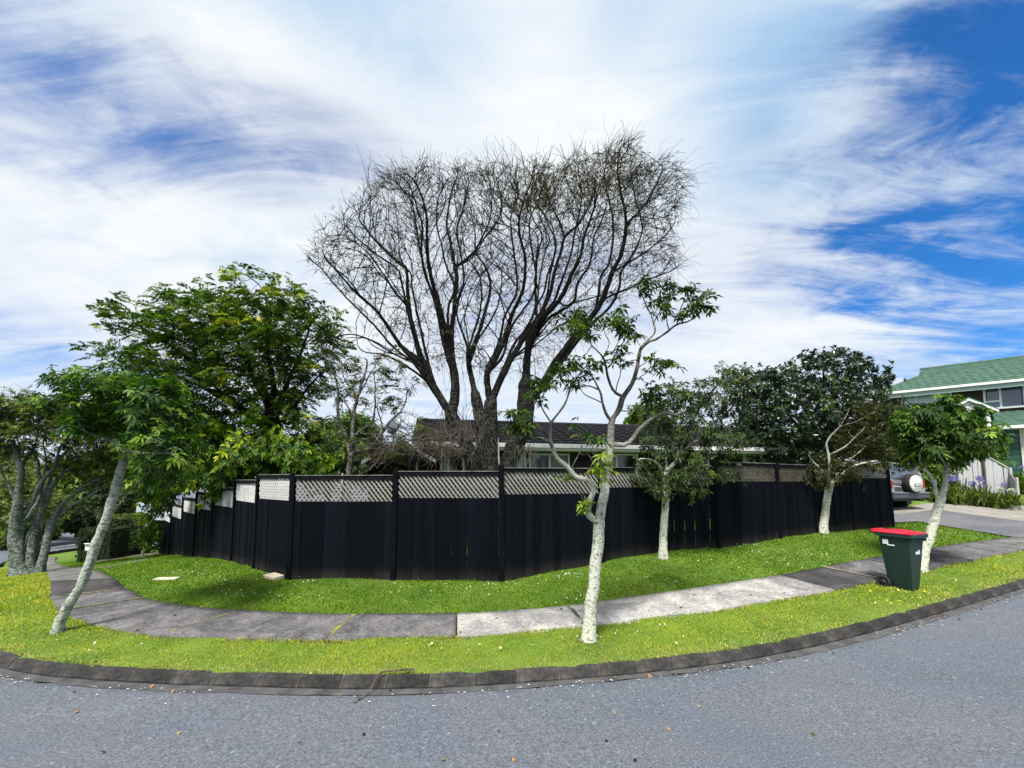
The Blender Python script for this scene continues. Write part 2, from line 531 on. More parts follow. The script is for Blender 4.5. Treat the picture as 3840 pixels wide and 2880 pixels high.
# buildings
M['roof_dark'] = vary('dark_tile', (0.010, 0.010, 0.013), (0.032, 0.032, 0.038), 3, 7, 0.8, 0.3)
M['roof_green'] = vary('green_tile', (0.034, 0.084, 0.058), (0.082, 0.155, 0.115), 4, 7, 0.7, 0.3)
M['wall_dark'] = vary('dark_weatherboard', (0.008, 0.008, 0.009), (0.020, 0.019, 0.019), 3, 4, 0.7, 0.2)
M['brick'] = vary('brown_brick', (0.030, 0.021, 0.018), (0.070, 0.050, 0.042), 9, 6, 0.9, 0.4)
M['white'] = plain('white_paint', (0.75, 0.75, 0.72), 0.5)
M['cream'] = plain('cream_paint', (0.62, 0.60, 0.53), 0.6)
M['soffit'] = plain('pale_green_soffit', (0.34, 0.42, 0.38), 0.6)
M['green_paint'] = plain('dark_green_paint', (0.014, 0.085, 0.060), 0.45)
M['trim_green'] = plain('green_trim', (0.03, 0.16, 0.11), 0.5)
def glass(name, c, rough=0.08):
    m, nt, b = mat_new(name)
    b.inputs['Base Color'].default_value = (*c, 1)
    b.inputs['Roughness'].default_value = rough
    b.inputs['Specular IOR Level'].default_value = 0.9
    n = noise_node(nt, 1.5, 2)
    bump(nt, b, n.outputs[0], 0.03, 0.02)
    return m
M['glass_dark'] = glass('dark_glass', (0.006, 0.007, 0.008))
M['glass_blue'] = glass('blue_grey_glass', (0.07, 0.09, 0.14))
M['glass_pale'] = glass('pale_glass', (0.36, 0.47, 0.52), 0.2)
M['curtain'] = vary('pale_curtain', (0.36, 0.42, 0.52), (0.62, 0.68, 0.76), 4, 4, 0.9, 0.2, (6, 6, 0.6))
M['net_green'] = vary('grey_green_blind', (0.16, 0.18, 0.16), (0.27, 0.29, 0.26), 4, 4, 0.9, 0.2, (6, 6, 0.6))
M['grey_timber'] = vary('silvered_timber', (0.30, 0.30, 0.32), (0.56, 0.56, 0.58), 4, 6, 0.9, 0.3, (5, 5, 0.6))
M['brown_timber'] = vary('brown_timber', (0.05, 0.04, 0.03), (0.13, 0.11, 0.09), 5, 5, 0.9, 0.3)
M['concrete'] = vary('pale_concrete', (0.33, 0.32, 0.29), (0.55, 0.53, 0.48), 6, 7, 0.95, 0.4)
M['stone_tan'] = vary('tan_stone', (0.42, 0.36, 0.25), (0.66, 0.60, 0.46), 8, 6, 0.95, 0.4)
M['galv'] = plain('galvanised_steel', (0.30, 0.34, 0.38), 0.45, 0.5)
M['sign_grey'] = plain('sign_back', (0.42, 0.50, 0.58), 0.5)
# vehicles, bin
M['car_silver'] = plain('silver_paint', (0.34, 0.36, 0.39), 0.25, 0.55)
M['car_lower'] = plain('dark_silver_paint', (0.10, 0.12, 0.14), 0.35, 0.5)
M['car_blue'] = plain('blue_grey_paint', (0.22, 0.26, 0.32), 0.22, 0.6)
M['tyre'] = plain('tyre_rubber', (0.010, 0.010, 0.010), 0.8)
M['rim'] = plain('wheel_rim', (0.36, 0.37, 0.38), 0.3, 0.8)
M['black_plastic'] = plain('black_plastic', (0.012, 0.013, 0.014), 0.5)
M['cover_white'] = plain('spare_cover', (0.66, 0.68, 0.62), 0.35)
M['plate'] = plain('number_plate', (0.62, 0.66, 0.70), 0.4)
M['ink'] = plain('ink', (0.03, 0.035, 0.04), 0.6)
M['lamp_red'] = plain('tail_lamp', (0.30, 0.012, 0.012), 0.15)
M['bin_green'] = plain('bin_green', (0.0075, 0.026, 0.022), 0.42)
M['bin_rim'] = plain('bin_rim', (0.014, 0.050, 0.042), 0.4)
M['bin_red'] = plain('bin_red', (0.52, 0.012, 0.035), 0.35)
M['sticker'] = plain('white_sticker', (0.78, 0.80, 0.82), 0.5)
M['sticker_blue'] = plain('pale_blue_sticker', (0.55, 0.72, 0.80), 0.5)
M['hedge_core'] = vary('hedge_core', (0.006, 0.010, 0.004), (0.015, 0.022, 0.008), 6, 4, 0.95, 0.3)
M['earth'] = vary('earth', (0.06, 0.045, 0.03), (0.14, 0.11, 0.08), 6, 6, 0.95, 0.5)

# ------------------------------------------------------------------ terrain
GUT = [(0, 2506, -.03), (160, 2535, -.02), (316, 2556, 0), (630, 2567, 0), (950, 2573, 0), (1266, 2589, 0), (1400, 2589, 0), (1716, 2579, 0),
       (2033, 2556, 0), (2349, 2531, 0), (2700, 2491, .01), (2980, 2443, .04), (3260, 2373, .09), (3541, 2295, .16), (3840, 2204, .27)]
gut3 = np.array([onz(*g) for g in GUT])
left_kerb = np.array([[-5, 36.5], [-17, 30], [-22, 26.5], [-24.3, 23], [-24, 20.3], [-22.3, 17.6], [-19, 14.5], [-15.1, 11.0], [-11.6, 8.1], [-8.4, 5.9]])
right_kerb = np.array([[11.3, 8.05], [14.5, 9.6], [22, 13.2], [45, 24]])
kerb_pts = np.concatenate([left_kerb, gut3[:, :2], right_kerb])

def catmull(P, n=12):
    P = np.asarray(P, float)
    Q = np.concatenate([[2 * P[0] - P[1]], P, [2 * P[-1] - P[-2]]])
    out = []
    for i in range(1, len(Q) - 2):
        t = np.linspace(0, 1, n, endpoint=False)[:, None]
        a, b, c, d = Q[i - 1], Q[i], Q[i + 1], Q[i + 2]
        out.append(0.5 * (2 * b + (c - a) * t + (2 * a - 5 * b + 4 * c - d) * t ** 2 + (3 * b - a - 3 * c + d) * t ** 3))
    out.append(P[-1:])
    return np.concatenate(out)

def resample(P, step):
    P = np.asarray(P, float)
    s = np.concatenate([[0], np.cumsum(np.linalg.norm(np.diff(P, axis=0), axis=1))])
    n = max(2, int(round(s[-1] / step)) + 1)
    t = np.linspace(0, s[-1], n)
    return np.stack([np.interp(t, s, P[:, k]) for k in range(P.shape[1])], axis=1)

def smooth_poly(P, it=2):
    P = P.copy()
    for _ in range(it):
        P[1:-1] = P[1:-1] * 0.5 + (P[:-2] + P[2:]) * 0.25
    return P

KERB = smooth_poly(resample(catmull(kerb_pts), 0.46), 4)      # one point per kerb block

# fence posts: (px of post, py of its foot, distance)
FP_L = [(604, 2077, 17.9), (637, 2081, 16.2), (678, 2082, 14.6), (729, 2087, 13.1), (791, 2093, 11.7), (872, 2106, 10.3), (957, 2131, 8.9)]
FP_C = [(1085, 2170, 7.8)]
FP_R = [(1475, 2172, 7.8), (1880, 2178, 7.75), (2256, 2108, 8.4), (2480, 2068, 8.95), (2690, 2056, 9.4), (2922, 2019, 10.2), (3060, 1998, 11.0), (3198, 1988, 11.6), (3345, 1973, 12.3)]
FP = FP_L + FP_C + FP_R
fence_pts = np.array([at(*p) for p in FP])

ctrl = []
KD = 0.095        # height of the kerb
for g in gut3:
    ctrl.append((g[0], g[1], g[2] + KD))
for p in fence_pts:
    ctrl.append(tuple(p))
for p in fence_pts[:7]:
    ctrl.append((p[0] - 3.26, p[1] - 3.66, p[2] - .16))
for x, z in ((-16, -.5), (-8, .0), (-3, .1), (0, .12), (3, .13), (8, .22), (14, .5)):
    ctrl += [(x, -8, z), (x, 0.5, z)]
for q in ((165, 2075, 20.5), (280, 2055, 22.6), (250, 1990, 45), (240, 1962, 70), (3380, 1921, 13.9), (3600, 1892, 16), (3840, 1917, 15.5), (3825, 1800, 20.5), (3840, 1860, 17.5),
          (3840, 2057, 9.3), (3775, 2012, 10.4)):
    ctrl.append(tuple(at(*q)))
ctrl += [(0, 14, .6), (-4, 14, .3), (6, 15, .9), (11, 18, 1.2), (-8, 18, -.2), (23.5, 22, 2.85), (30, 16, 2.6), (28, 26, 3.0),
         (60, 60, 4), (-60, 60, -6), (0, 90, -1), (60, 0, 3.5), (-45, 0, -2.5), (0, -45, 0), (60, -45, 2.5), (-60, -45, -3), (-40, 25, -2.7), (0, 45, .4), (-20, 40, -2.0)]
ctrl = np.array(ctrl)

def tps_fit(P, z, lam=0.01):
    n = len(P)
    r = np.linalg.norm(P[:, None] - P[None], axis=2)
    K = np.where(r > 0, r * r * np.log(r + 1e-12), 0) + lam * np.eye(n)
    A = np.zeros((n + 3, n + 3))
    A[:n, :n] = K
    A[:n, n] = 1; A[:n, n + 1:] = P
    A[n, :n] = 1; A[n + 1:, :n] = P.T
    return np.linalg.solve(A, np.concatenate([z, [0, 0, 0]]))
_w = tps_fit(ctrl[:, :2], ctrl[:, 2])

def T(x, y):
    """height of the lawn surface"""
    x = np.atleast_1d(np.asarray(x, float)); y = np.atleast_1d(np.asarray(y, float))
    sh = x.shape
    xf, yf = np.clip(x.ravel(), -70, 70), np.clip(y.ravel(), -50, 95)
    out = np.empty(len(xf))
    for i in range(0, len(xf), 20000):
        xs, ys = xf[i:i + 20000], yf[i:i + 20000]
        r2 = (xs[:, None] - ctrl[None, :, 0]) ** 2 + (ys[:, None] - ctrl[None, :, 1]) ** 2
        out[i:i + 20000] = 0.5 * (r2 * np.log(r2 + 1e-12)) @ _w[:len(ctrl)] + _w[-3] + _w[-2] * xs + _w[-1] * ys
    return out.reshape(sh)

def T1(x, y):
    return float(T([x], [y])[0])

def G(px, py):
    """point of the ground seen at a photo pixel"""
    d = ray(px, py)
    Ys = np.exp(np.linspace(math.log(2.0), math.log(95), 1500))
    t = Ys / d[1]
    h = EYE + d[2] * t - T(d[0] * t, Ys)
    k = np.argmax(h < 0)
    if h[k] >= 0:
        k = len(Ys) - 1
    Y = Ys[k - 1] + (Ys[k] - Ys[k - 1]) * h[k - 1] / (h[k - 1] - h[k] + 1e-9) if k > 0 else Ys[0]
    t = Y / d[1]
    return np.array([d[0] * t, Y, T1(d[0] * t, Y)])

def signed_dist(x, y, poly):
    """distance to a polyline; negative on its left side (walking along it)"""
    P = np.stack([np.ravel(x), np.ravel(y)], axis=1)
    A, B = poly[:-1], poly[1:]
    AB = B - A
    L2 = (AB ** 2).sum(1)
    best = np.full(len(P), 1e9); sgn = np.ones(len(P))
    for i in range(0, len(P), 8000):
        Q = P[i:i + 8000]
        AQ = Q[:, None] - A[None]
        t = np.clip((AQ * AB).sum(2) / L2, 0, 1)
        D = AQ - AB * t[..., None]
        d = np.sqrt((D ** 2).sum(2))
        k = d.argmin(1); r = np.arange(len(Q))
        best[i:i + 8000] = d[r, k]
        cr = AB[k, 0] * AQ[r, k, 1] - AB[k, 1] * AQ[r, k, 0]
        sgn[i:i + 8000] = np.where(cr > 0, -1, 1)
    return (best * sgn).reshape(np.shape(x))

def in_poly(x, y, poly):
    x = np.asarray(x); y = np.asarray(y)
    ins = np.zeros(x.shape, bool)
    n = len(poly)
    for i in range(n):
        x0, y0 = poly[i][:2]; x1, y1 = poly[(i + 1) % n][:2]
        c = ((y0 > y) != (y1 > y)) & (x < (x1 - x0) * (y - y0) / (y1 - y0 + 1e-12) + x0)
        ins ^= c
    return ins

# walking the kerb from far left to far right the lawn lies on the left hand
def axis_grid(lo, hi, fine_lo, fine_hi, step):
    a = list(np.arange(fine_lo, fine_hi + 1e-6, step))
    g, s = fine_hi, step
    while g < hi:
        s *= 1.18; g += s; a.append(g)
    g, s = fine_lo, step
    while g > lo:
        s *= 1.18; g -= s; a.insert(0, g)
    return np.array(a)
gx = axis_grid(-420, 420, -13, 14, 0.16)
gy = axis_grid(-160, 520, 2.5, 13.5, 0.14)
GX, GY = np.meshgrid(gx, gy)
TZ = T(GX, GY)
SD = signed_dist(GX, GY, KERB)
nx, ny = len(gx), len(gy)
idx = np.arange(nx * ny).reshape(ny, nx)
gf = np.stack([idx[:-1, :-1], idx[:-1, 1:], idx[1:, 1:], idx[1:, :-1]], axis=-1).reshape(-1, 4)

def sstep(a, b, x):
    t = np.clip((x - a) / (b - a), 0, 1)
    return t * t * (3 - 2 * t)
rz = TZ - KD - 0.6 * sstep(0.05, -0.25, SD)
V = np.stack([GX, GY, rz], -1).reshape(-1, 3)
road = link('road', mesh_np('road', V, gf, M['asphalt'], smooth=True))
tag(road, kind='structure')

# gutter channel along the foot of the kerb
def offset_line(poly, d):
    t = np.gradient(poly, axis=0)
    t /= np.linalg.norm(t, axis=1)[:, None]
    n = np.stack([t[:, 1], -t[:, 0]], 1)          # to the right hand: the road side
    return poly + n * d, t, n
def draped_strip(lines, dz):
    rows = [np.concatenate([l, (T(l[:, 0], l[:, 1]) + dz)[:, None]], 1) for l in lines]
    n = len(rows[0])
    V = np.concatenate(rows)
    f = []
    for k in range(len(rows) - 1):
        a = np.arange(n - 1) + k * n
        f.append(np.stack([a, a + n, a + n + 1, a + 1], 1))
    return V, np.concatenate(f)
kfine = resample(KERB, 0.15)
wob = 0.12 + 0.015 * np.sin(np.arange(len(kfine)) * 0.11) + 0.008 * RNG.standard_normal(len(kfine))
tg = np.gradient(kfine, axis=0); tg /= np.linalg.norm(tg, axis=1)[:, None]
ng = np.stack([tg[:, 1], -tg[:, 0]], 1)
V, f = draped_strip([kfine + ng * 0.01, kfine + ng * 0.06, kfine + ng * wob[:, None]], -KD + .004)
tag(link('gutter', mesh_np('gutter', V, f, M['gutter'])), kind='structure')

# kerb blocks
kerb = bpy.data.objects.new('kerb', None); COL.objects.link(kerb); tag(kerb, kind='structure')
def kerb_mesh(seed):
    r = random.Random(seed)
    L = 0.458
    prof = [(0.015, -0.10), (0.015, 0.022), (0.0, 0.030), (-0.038, 0.082), (-0.058, 0.095), (-0.105, 0.099), (-0.115, 0.09), (-0.115, -0.10)]
    bm = bmesh.new()
    rings = []
    for i in range(6):
        x = (i / 5 - 0.5) * L
        e = 0.003 if i in (0, 5) else 0.0
        rings.append([bm.verts.new((x, p[0] - (e if p[0] > -.09 else -e) + r.uniform(-.004, .004), p[1] - e + r.uniform(-.004, .004))) for p in prof])
    for a, b_ in zip(rings, rings[1:]):
        for j in range(len(prof) - 1):
            bm.faces.new((a[j], a[j + 1], b_[j + 1], b_[j]))
    bm.faces.new(rings[0][::-1]); bm.faces.new(rings[-1])
    bmesh.ops.recalc_face_normals(bm, faces=bm.faces[:])
    me = bpy.data.meshes.new('kerb_block'); bm.to_mesh(me); bm.free()
    me.materials.append(M['kerb'])
    return me
kerb_meshes = [kerb_mesh(s) for s in range(6)]
jb = MB()
pj = [(0.012, -0.05), (0.013, 0.020), (-0.001, 0.030), (-0.038, 0.0805), (-0.058, 0.0935), (-0.10, 0.097), (-0.10, -0.05)]
jb.add([(-.004, p[0], p[1]) for p in pj] + [(.004, p[0], p[1]) for p in pj], [(i, i + 1, i + 8, i + 7) for i in range(6)])
jo = jb.build('kerb_joint', M['mortar']); joint_me = jo.data; bpy.data.objects.remove(jo)
Kz = T(KERB[:, 0], KERB[:, 1]) - KD
for i in range(len(KERB) - 1):
    a, c = np.append(KERB[i], Kz[i]), np.append(KERB[i + 1], Kz[i + 1])
    mid = (a + c) / 2
    if not (-27 < mid[0] < 16 and mid[1] < 27):
        continue
    d = c - a
    o = bpy.data.objects.new('kerb_block', kerb_meshes[i % 6]); COL.objects.link(o); o.parent = kerb
    o.location = tuple(mid)
    # local +x along the kerb, local -y towards the lawn: road lies on the right hand
    ang = math.atan2(d[1], d[0])
    slope = math.atan2(d[2], math.hypot(d[0], d[1]))
    o.rotation_euler = Matrix.Rotation(ang, 4, 'Z').to_3x3().to_euler()
    R = Matrix.Rotation(ang, 3, 'Z') @ Matrix.Rotation(-slope, 3, 'Y') @ Matrix(((1, 0, 0), (0, -1, 0), (0, 0, 1)))
    R2 = Matrix.Rotation(ang + math.pi, 3, 'Z') @ Matrix.Rotation(slope, 3, 'Y')
    o.rotation_euler = R2.to_euler()
    o.location.z += random.uniform(-.004, .004)
    j = bpy.data.objects.new('kerb_joint', joint_me); COL.objects.link(j); j.parent = kerb
    j.location = (a[0], a[1], a[2]); j.rotation_euler = R2.to_euler()

# ------------------------------------------------------------------ footpath
PAIRS = [((163, 2090), (213, 2090)), ((157, 2118), (214, 2112)), ((170, 2141), (345, 2137)), ((188, 2181), (424, 2170)), ((190, 2239), (480, 2212)),
         ((225, 2291), (545, 2243)), ((321, 2335), (620, 2262)), ((451, 2365), (746, 2279)), ((607, 2382), (900, 2290)), ((860, 2394), (1080, 2299)),
         ((1042, 2398), (1200, 2304)), ((1225, 2396), (1335, 2306)), ((1470, 2392), (1535, 2305)), ((1712, 2384), (1712, 2302)), ((1960, 2370), (1925, 2290)), ((2200, 2345), (2130, 2273)),
         ((2520, 2308), (2380, 2240)), ((2830, 2265), (2650, 2201)), ((3130, 2212), (2925, 2158)), ((3310, 2174), (3085, 2127)), ((3480, 2138), (3245, 2098)),
         ((3650, 2100), (3440, 2066)), ((3840, 2062), (3650, 2033)), ((4060, 2025), (3880, 2004)), ((4300, 1990), (4150, 1975))]
PL = np.array([G(*a)[:2] for a, b in PAIRS]); PR = np.array([G(*b)[:2] for a, b in PAIRS])
NSUB = 10
cl, cr = catmull(PL, NSUB), catmull(PR, NSUB)
cuts = [(0, 2, 'slab_mid'), (2, 3, 'slab_mid'), (3, 4, 'slab_darker'), (4, 5, 'slab_dark'), (5, 8, 'slab_dark'), (8, 11, 'slab_dark'), (11, 13, 'slab_dark'),
        (13, 15, 'slab_light'), (15, 18, 'slab_light'), (18, 19, 'slab_darker'), (19, 20, 'slab_dark'), (20, 21, 'slab_darker'), (21, 22, 'slab_dark'), (22, 24, 'slab_mid')]
footpath = bpy.data.objects.new('footpath', None); COL.objects.link(footpath); tag(footpath, kind='structure')
CROSS = 6
for a, b_, mk in cuts:
    ia, ib = a * NSUB, b_ * NSUB
    l, r = cl[ia:ib + 1].copy(), cr[ia:ib + 1].copy()
    e = 0.012
    for arr in (l, r):
        d0 = arr[1] - arr[0]; arr[0] += d0 / np.linalg.norm(d0) * e
        d1 = arr[-2] - arr[-1]; arr[-1] += d1 / np.linalg.norm(d1) * e
    n = len(l)
    jit_l, jit_r = RNG.normal(0, 0.008, (n, 1)), RNG.normal(0, 0.008, (n, 1))
    w = r - l; w /= np.linalg.norm(w, axis=1)[:, None]
    l = l + w * jit_l; r = r + w * jit_r
    V, Fq = [], []
    tilt = RNG.uniform(-.006, .006)
    for k in range(CROSS + 1):
        p = l + (r - l) * k / CROSS
        V.append(np.concatenate([p, (T(p[:, 0], p[:, 1]) + 0.016 + tilt)[:, None]], 1))
    top = np.concatenate(V)
    for k in range(CROSS):
        q = np.arange(n - 1) + k * n
        Fq.append(np.stack([q, q + 1, q + n + 1, q + n], 1))
    m_ = len(top)
    bot = top.copy(); bot[:, 2] -= 0.07
    border = np.concatenate([np.arange(n), np.arange(1, CROSS + 1) * n + n - 1, CROSS * n + np.arange(n - 2, -1, -1), np.arange(CROSS - 1, 0, -1) * n])
    nb = np.roll(border, -1)
    Fq.append(np.stack([border, border + m_, nb + m_, nb], 1))
    me = mesh_np('footpath_slab', np.concatenate([top, bot]), np.concatenate(Fq), M[mk])
    link('footpath_slab', me, footpath)
    # joint seen as a thin line of moss or mortar
joint_spec = {11: ('moss', 0.05), 4: ('straw', 0.025), 5: ('moss', 0.02), 3: ('slab_light', 0.02), 15: ('slab_darker', 0.02), 19: ('straw', 0.022), 20: ('slab_mid', 0.022), 21: ('straw', 0.018), 8: ('moss', 0.012)}
for k, (mk, w) in joint_spec.items():
    a, b_ = cl[k * NSUB], cr[k * NSUB]
    t = (cl[min(k * NSUB + 1, len(cl) - 1)] - cl[k * NSUB - 1]); t /= np.linalg.norm(t)
    s = np.linspace(0.02, 0.98, 40)[:, None]
    p = a + (b_ - a) * s + t * RNG.normal(0, w * .35, (40, 1))
    env_ = 0.5 + 0.5 * np.sin(s * 9 + k) + RNG.normal(0, .35, (40, 1))
    ww = w * np.clip(env_, 0.0, 1.15)
    V, f = draped_strip([p - t * ww, p + t * ww], 0.021)
    link('slab_joint', mesh_np('slab_joint', V, f, M[mk]), footpath)
path_poly = np.concatenate([cl, cr[::-1]])

# driveway: asphalt with a concrete edge strip
DB = [(3300, 1912), (3400, 1902), (3480, 1890), (3560, 1893), (3680, 1900), (3800, 1912), (3930, 1925), (4200, 1950)]
DM = [(3310, 1935), (3420, 1925), (3520, 1915), (3620, 1930), (3720, 1942), (3830, 1956), (3960, 1968), (4200, 1980)]
DF = [(3352, 1962), (3440, 1958), (3500, 1967), (3600, 1984), (3700, 2000), (3785, 2014), (3900, 2024), (4200, 2040)]
def drape_px(A, B, n=8):
    a = catmull(np.array([G(*p)[:2] for p in A]), 6); b_ = catmull(np.array([G(*p)[:2] for p in B]), 6)
    return [a + (b_ - a) * k / n for k in range(n + 1)]
rows = drape_px(DB, DM, 6)
V, f = draped_strip(rows, 0.026); tag(link('driveway_edge', mesh_np('driveway_edge', V, f, M['drive_concrete'])), kind='structure')
drive_poly = np.concatenate([rows[0], None or drape_px(DM, DF, 1)[1][::-1]])
rows = drape_px(DM, DF, 8)
V, f = draped_strip(rows, 0.022); tag(link('driveway', mesh_np('driveway', V, f, M['drive_asphalt'])), kind='structure')
# neighbour's sloping drive up to the garage
rows = drape_px([(3805, 1778), (3830, 1776), (3900, 1770)], [(3812, 1835), (3850, 1838), (3930, 1842)], 6)
V, f = draped_strip(rows, 0.03); tag(link('garage_drive', mesh_np('garage_drive', V, f, M['drive_concrete'])), kind='structure')
# crossing for the neighbour on the left
rows = drape_px([(345, 2137), (430, 2128), (560, 2098)], [(230, 2122), (350, 2122), (545, 2088)], 4)
V, f = draped_strip(rows, 0.012); tag(link('crossing', mesh_np('crossing', V, f, M['slab_mid'])), kind='structure')

lz = TZ - 0.35 * sstep(-0.08, 0.06, SD) + 0.012 * np.sin(GX * 3.1 + 1.7 * np.sin(GY * 2.3)) * sstep(0.0, -0.6, SD)
lz = lz - 0.045 * (in_poly(GX, GY, path_poly) | in_poly(GX, GY, drive_poly))
V = np.stack([GX, GY, lz], -1).reshape(-1, 3)
lawn = link('lawn', mesh_np('lawn', V, gf, M['lawn'], smooth=True))
tag(lawn, kind='structure')

# lane lines on the side street
for q in (((190, 2047), (282, 2036), (284, 2040), (188, 2052)), ((212, 2058), (250, 2055), (250, 2059), (210, 2062))):
    P = [G(*p) for p in q]
    P = [np.array([p[0], p[1], T1(p[0], p[1]) - KD + .012]) for p in P]
    tag(link('lane_marking', mesh_np('lane_marking', np.array(P), np.array([[0, 1, 2, 3]]), M['white'])), kind='structure')

# pale grit and paint flakes along the edge of the gutter (uncountable)
V, Fq = [], []
kk = resample(KERB, 0.02)
sel = (kk[:, 1] < 9) & (kk[:, 0] > -8)
kk = kk[sel]
tk = np.gradient(kk, axis=0); tk /= np.linalg.norm(tk, axis=1)[:, None]
nk = np.stack([tk[:, 1], -tk[:, 0]], 1)
dens = 0.5 + 0.5 * np.sin(np.arange(len(kk)) * 0.011 + 1.3) * np.sin(np.arange(len(kk)) * 0.027)
for i in range(len(kk)):
    for _ in range(3):
        if random.random() > dens[i] * 0.17:
            continue
        off = random.gauss(0.14, 0.03) if random.random() < .7 else random.uniform(.03, .4)
        c = kk[i] + nk[i] * off + tk[i] * random.uniform(-.02, .02)
        z = T1(c[0], c[1]) - 0.109 if len(V) == 0 else None
        r = random.uniform(.003, .008)
        base = len(V)
        a0 = random.random() * 6
        for j in range(5):
            a = a0 + j * 2 * math.pi / 5
            rr = r * random.uniform(.6, 1.3)
            V.append((c[0] + tk[i][0] * math.cos(a) * rr * 2.0 + nk[i][0] * math.sin(a) * rr, c[1] + tk[i][1] * math.cos(a) * rr * 2.0 + nk[i][1] * math.sin(a) * rr, 0))
        Fq.append(tuple(range(base, base + 5)))
V = np.array(V); V[:, 2] = T(V[:, 0], V[:, 1]) - KD + .011
tag(link('gutter_grit', mesh_np('gutter_grit', V, np.array(Fq), M['flake'])), 'pale grit and paint flakes scattered along the gutter', 'grit', kind='stuff')

# ------------------------------------------------------------------ the black fence
fence = thing('paling_fence', 'black stained paling fence with lattice top wrapping round the corner lawn', 'fence', (0, 0, 0))
# top of each panel in photo pixels at its left and right post, and height of lattice
TOPS = {}
left_board_top = [0.43, 0.73, 1.04, 1.265, 1.45, 1.65, 1.76]
for i in range(7):
    TOPS[i] = (left_board_top[i] + 0.50, left_board_top[i])
front_top = [1783, 1768, 1756, 1754, 1750, 1736, 1743, 1745, 1741]
front_lat = [1877, 1864, 1849, 1825, 1816, 1804, 1804, 1800, 1791]
for k in range(9):
    Ym = (fence_pts[7 + k][1] + fence_pts[8 + k][1]) / 2
    TOPS[7 + k] = (EYE + (1800 - front_top[k]) / F * Ym, EYE + (1800 - front_lat[k]) / F * Ym)
paling_me = MB().box((0, 0, 0.5), (1, 1, 1)).build('paling', M['paling'])
pm = paling_me.data; bpy.data.objects.remove(paling_me)
slat_box = MB().box((0, 0, 0), (1, 1, 1)).build('s', M['slat']); sb = slat_box.data; bpy.data.objects.remove(slat_box)
slat_meshes = {}
for k in ('slat', 'slat_pale', 'slat_dark', 'slat_brown'):
    q = sb.copy(); q.materials.clear(); q.materials.append(M[k]); slat_meshes[k] = q

def clip_diag(u0, w, h, dirn, ang):
    """segment of a diagonal through (u0,0) inside the rectangle [0,w]x[0,h]"""
    c = 1 / math.tan(ang) * dirn
    t0, t1 = 0.0, h
    if abs(c) > 1e-6:
        ta, tb = (0 - u0) / c, (w - u0) / c
        lo, hi = min(ta, tb), max(ta, tb)
        t0, t1 = max(t0, lo), min(t1, hi)
    if t1 - t0 < 0.04:
        return None
    return (u0 + c * t0, t0, u0 + c * t1, t1)

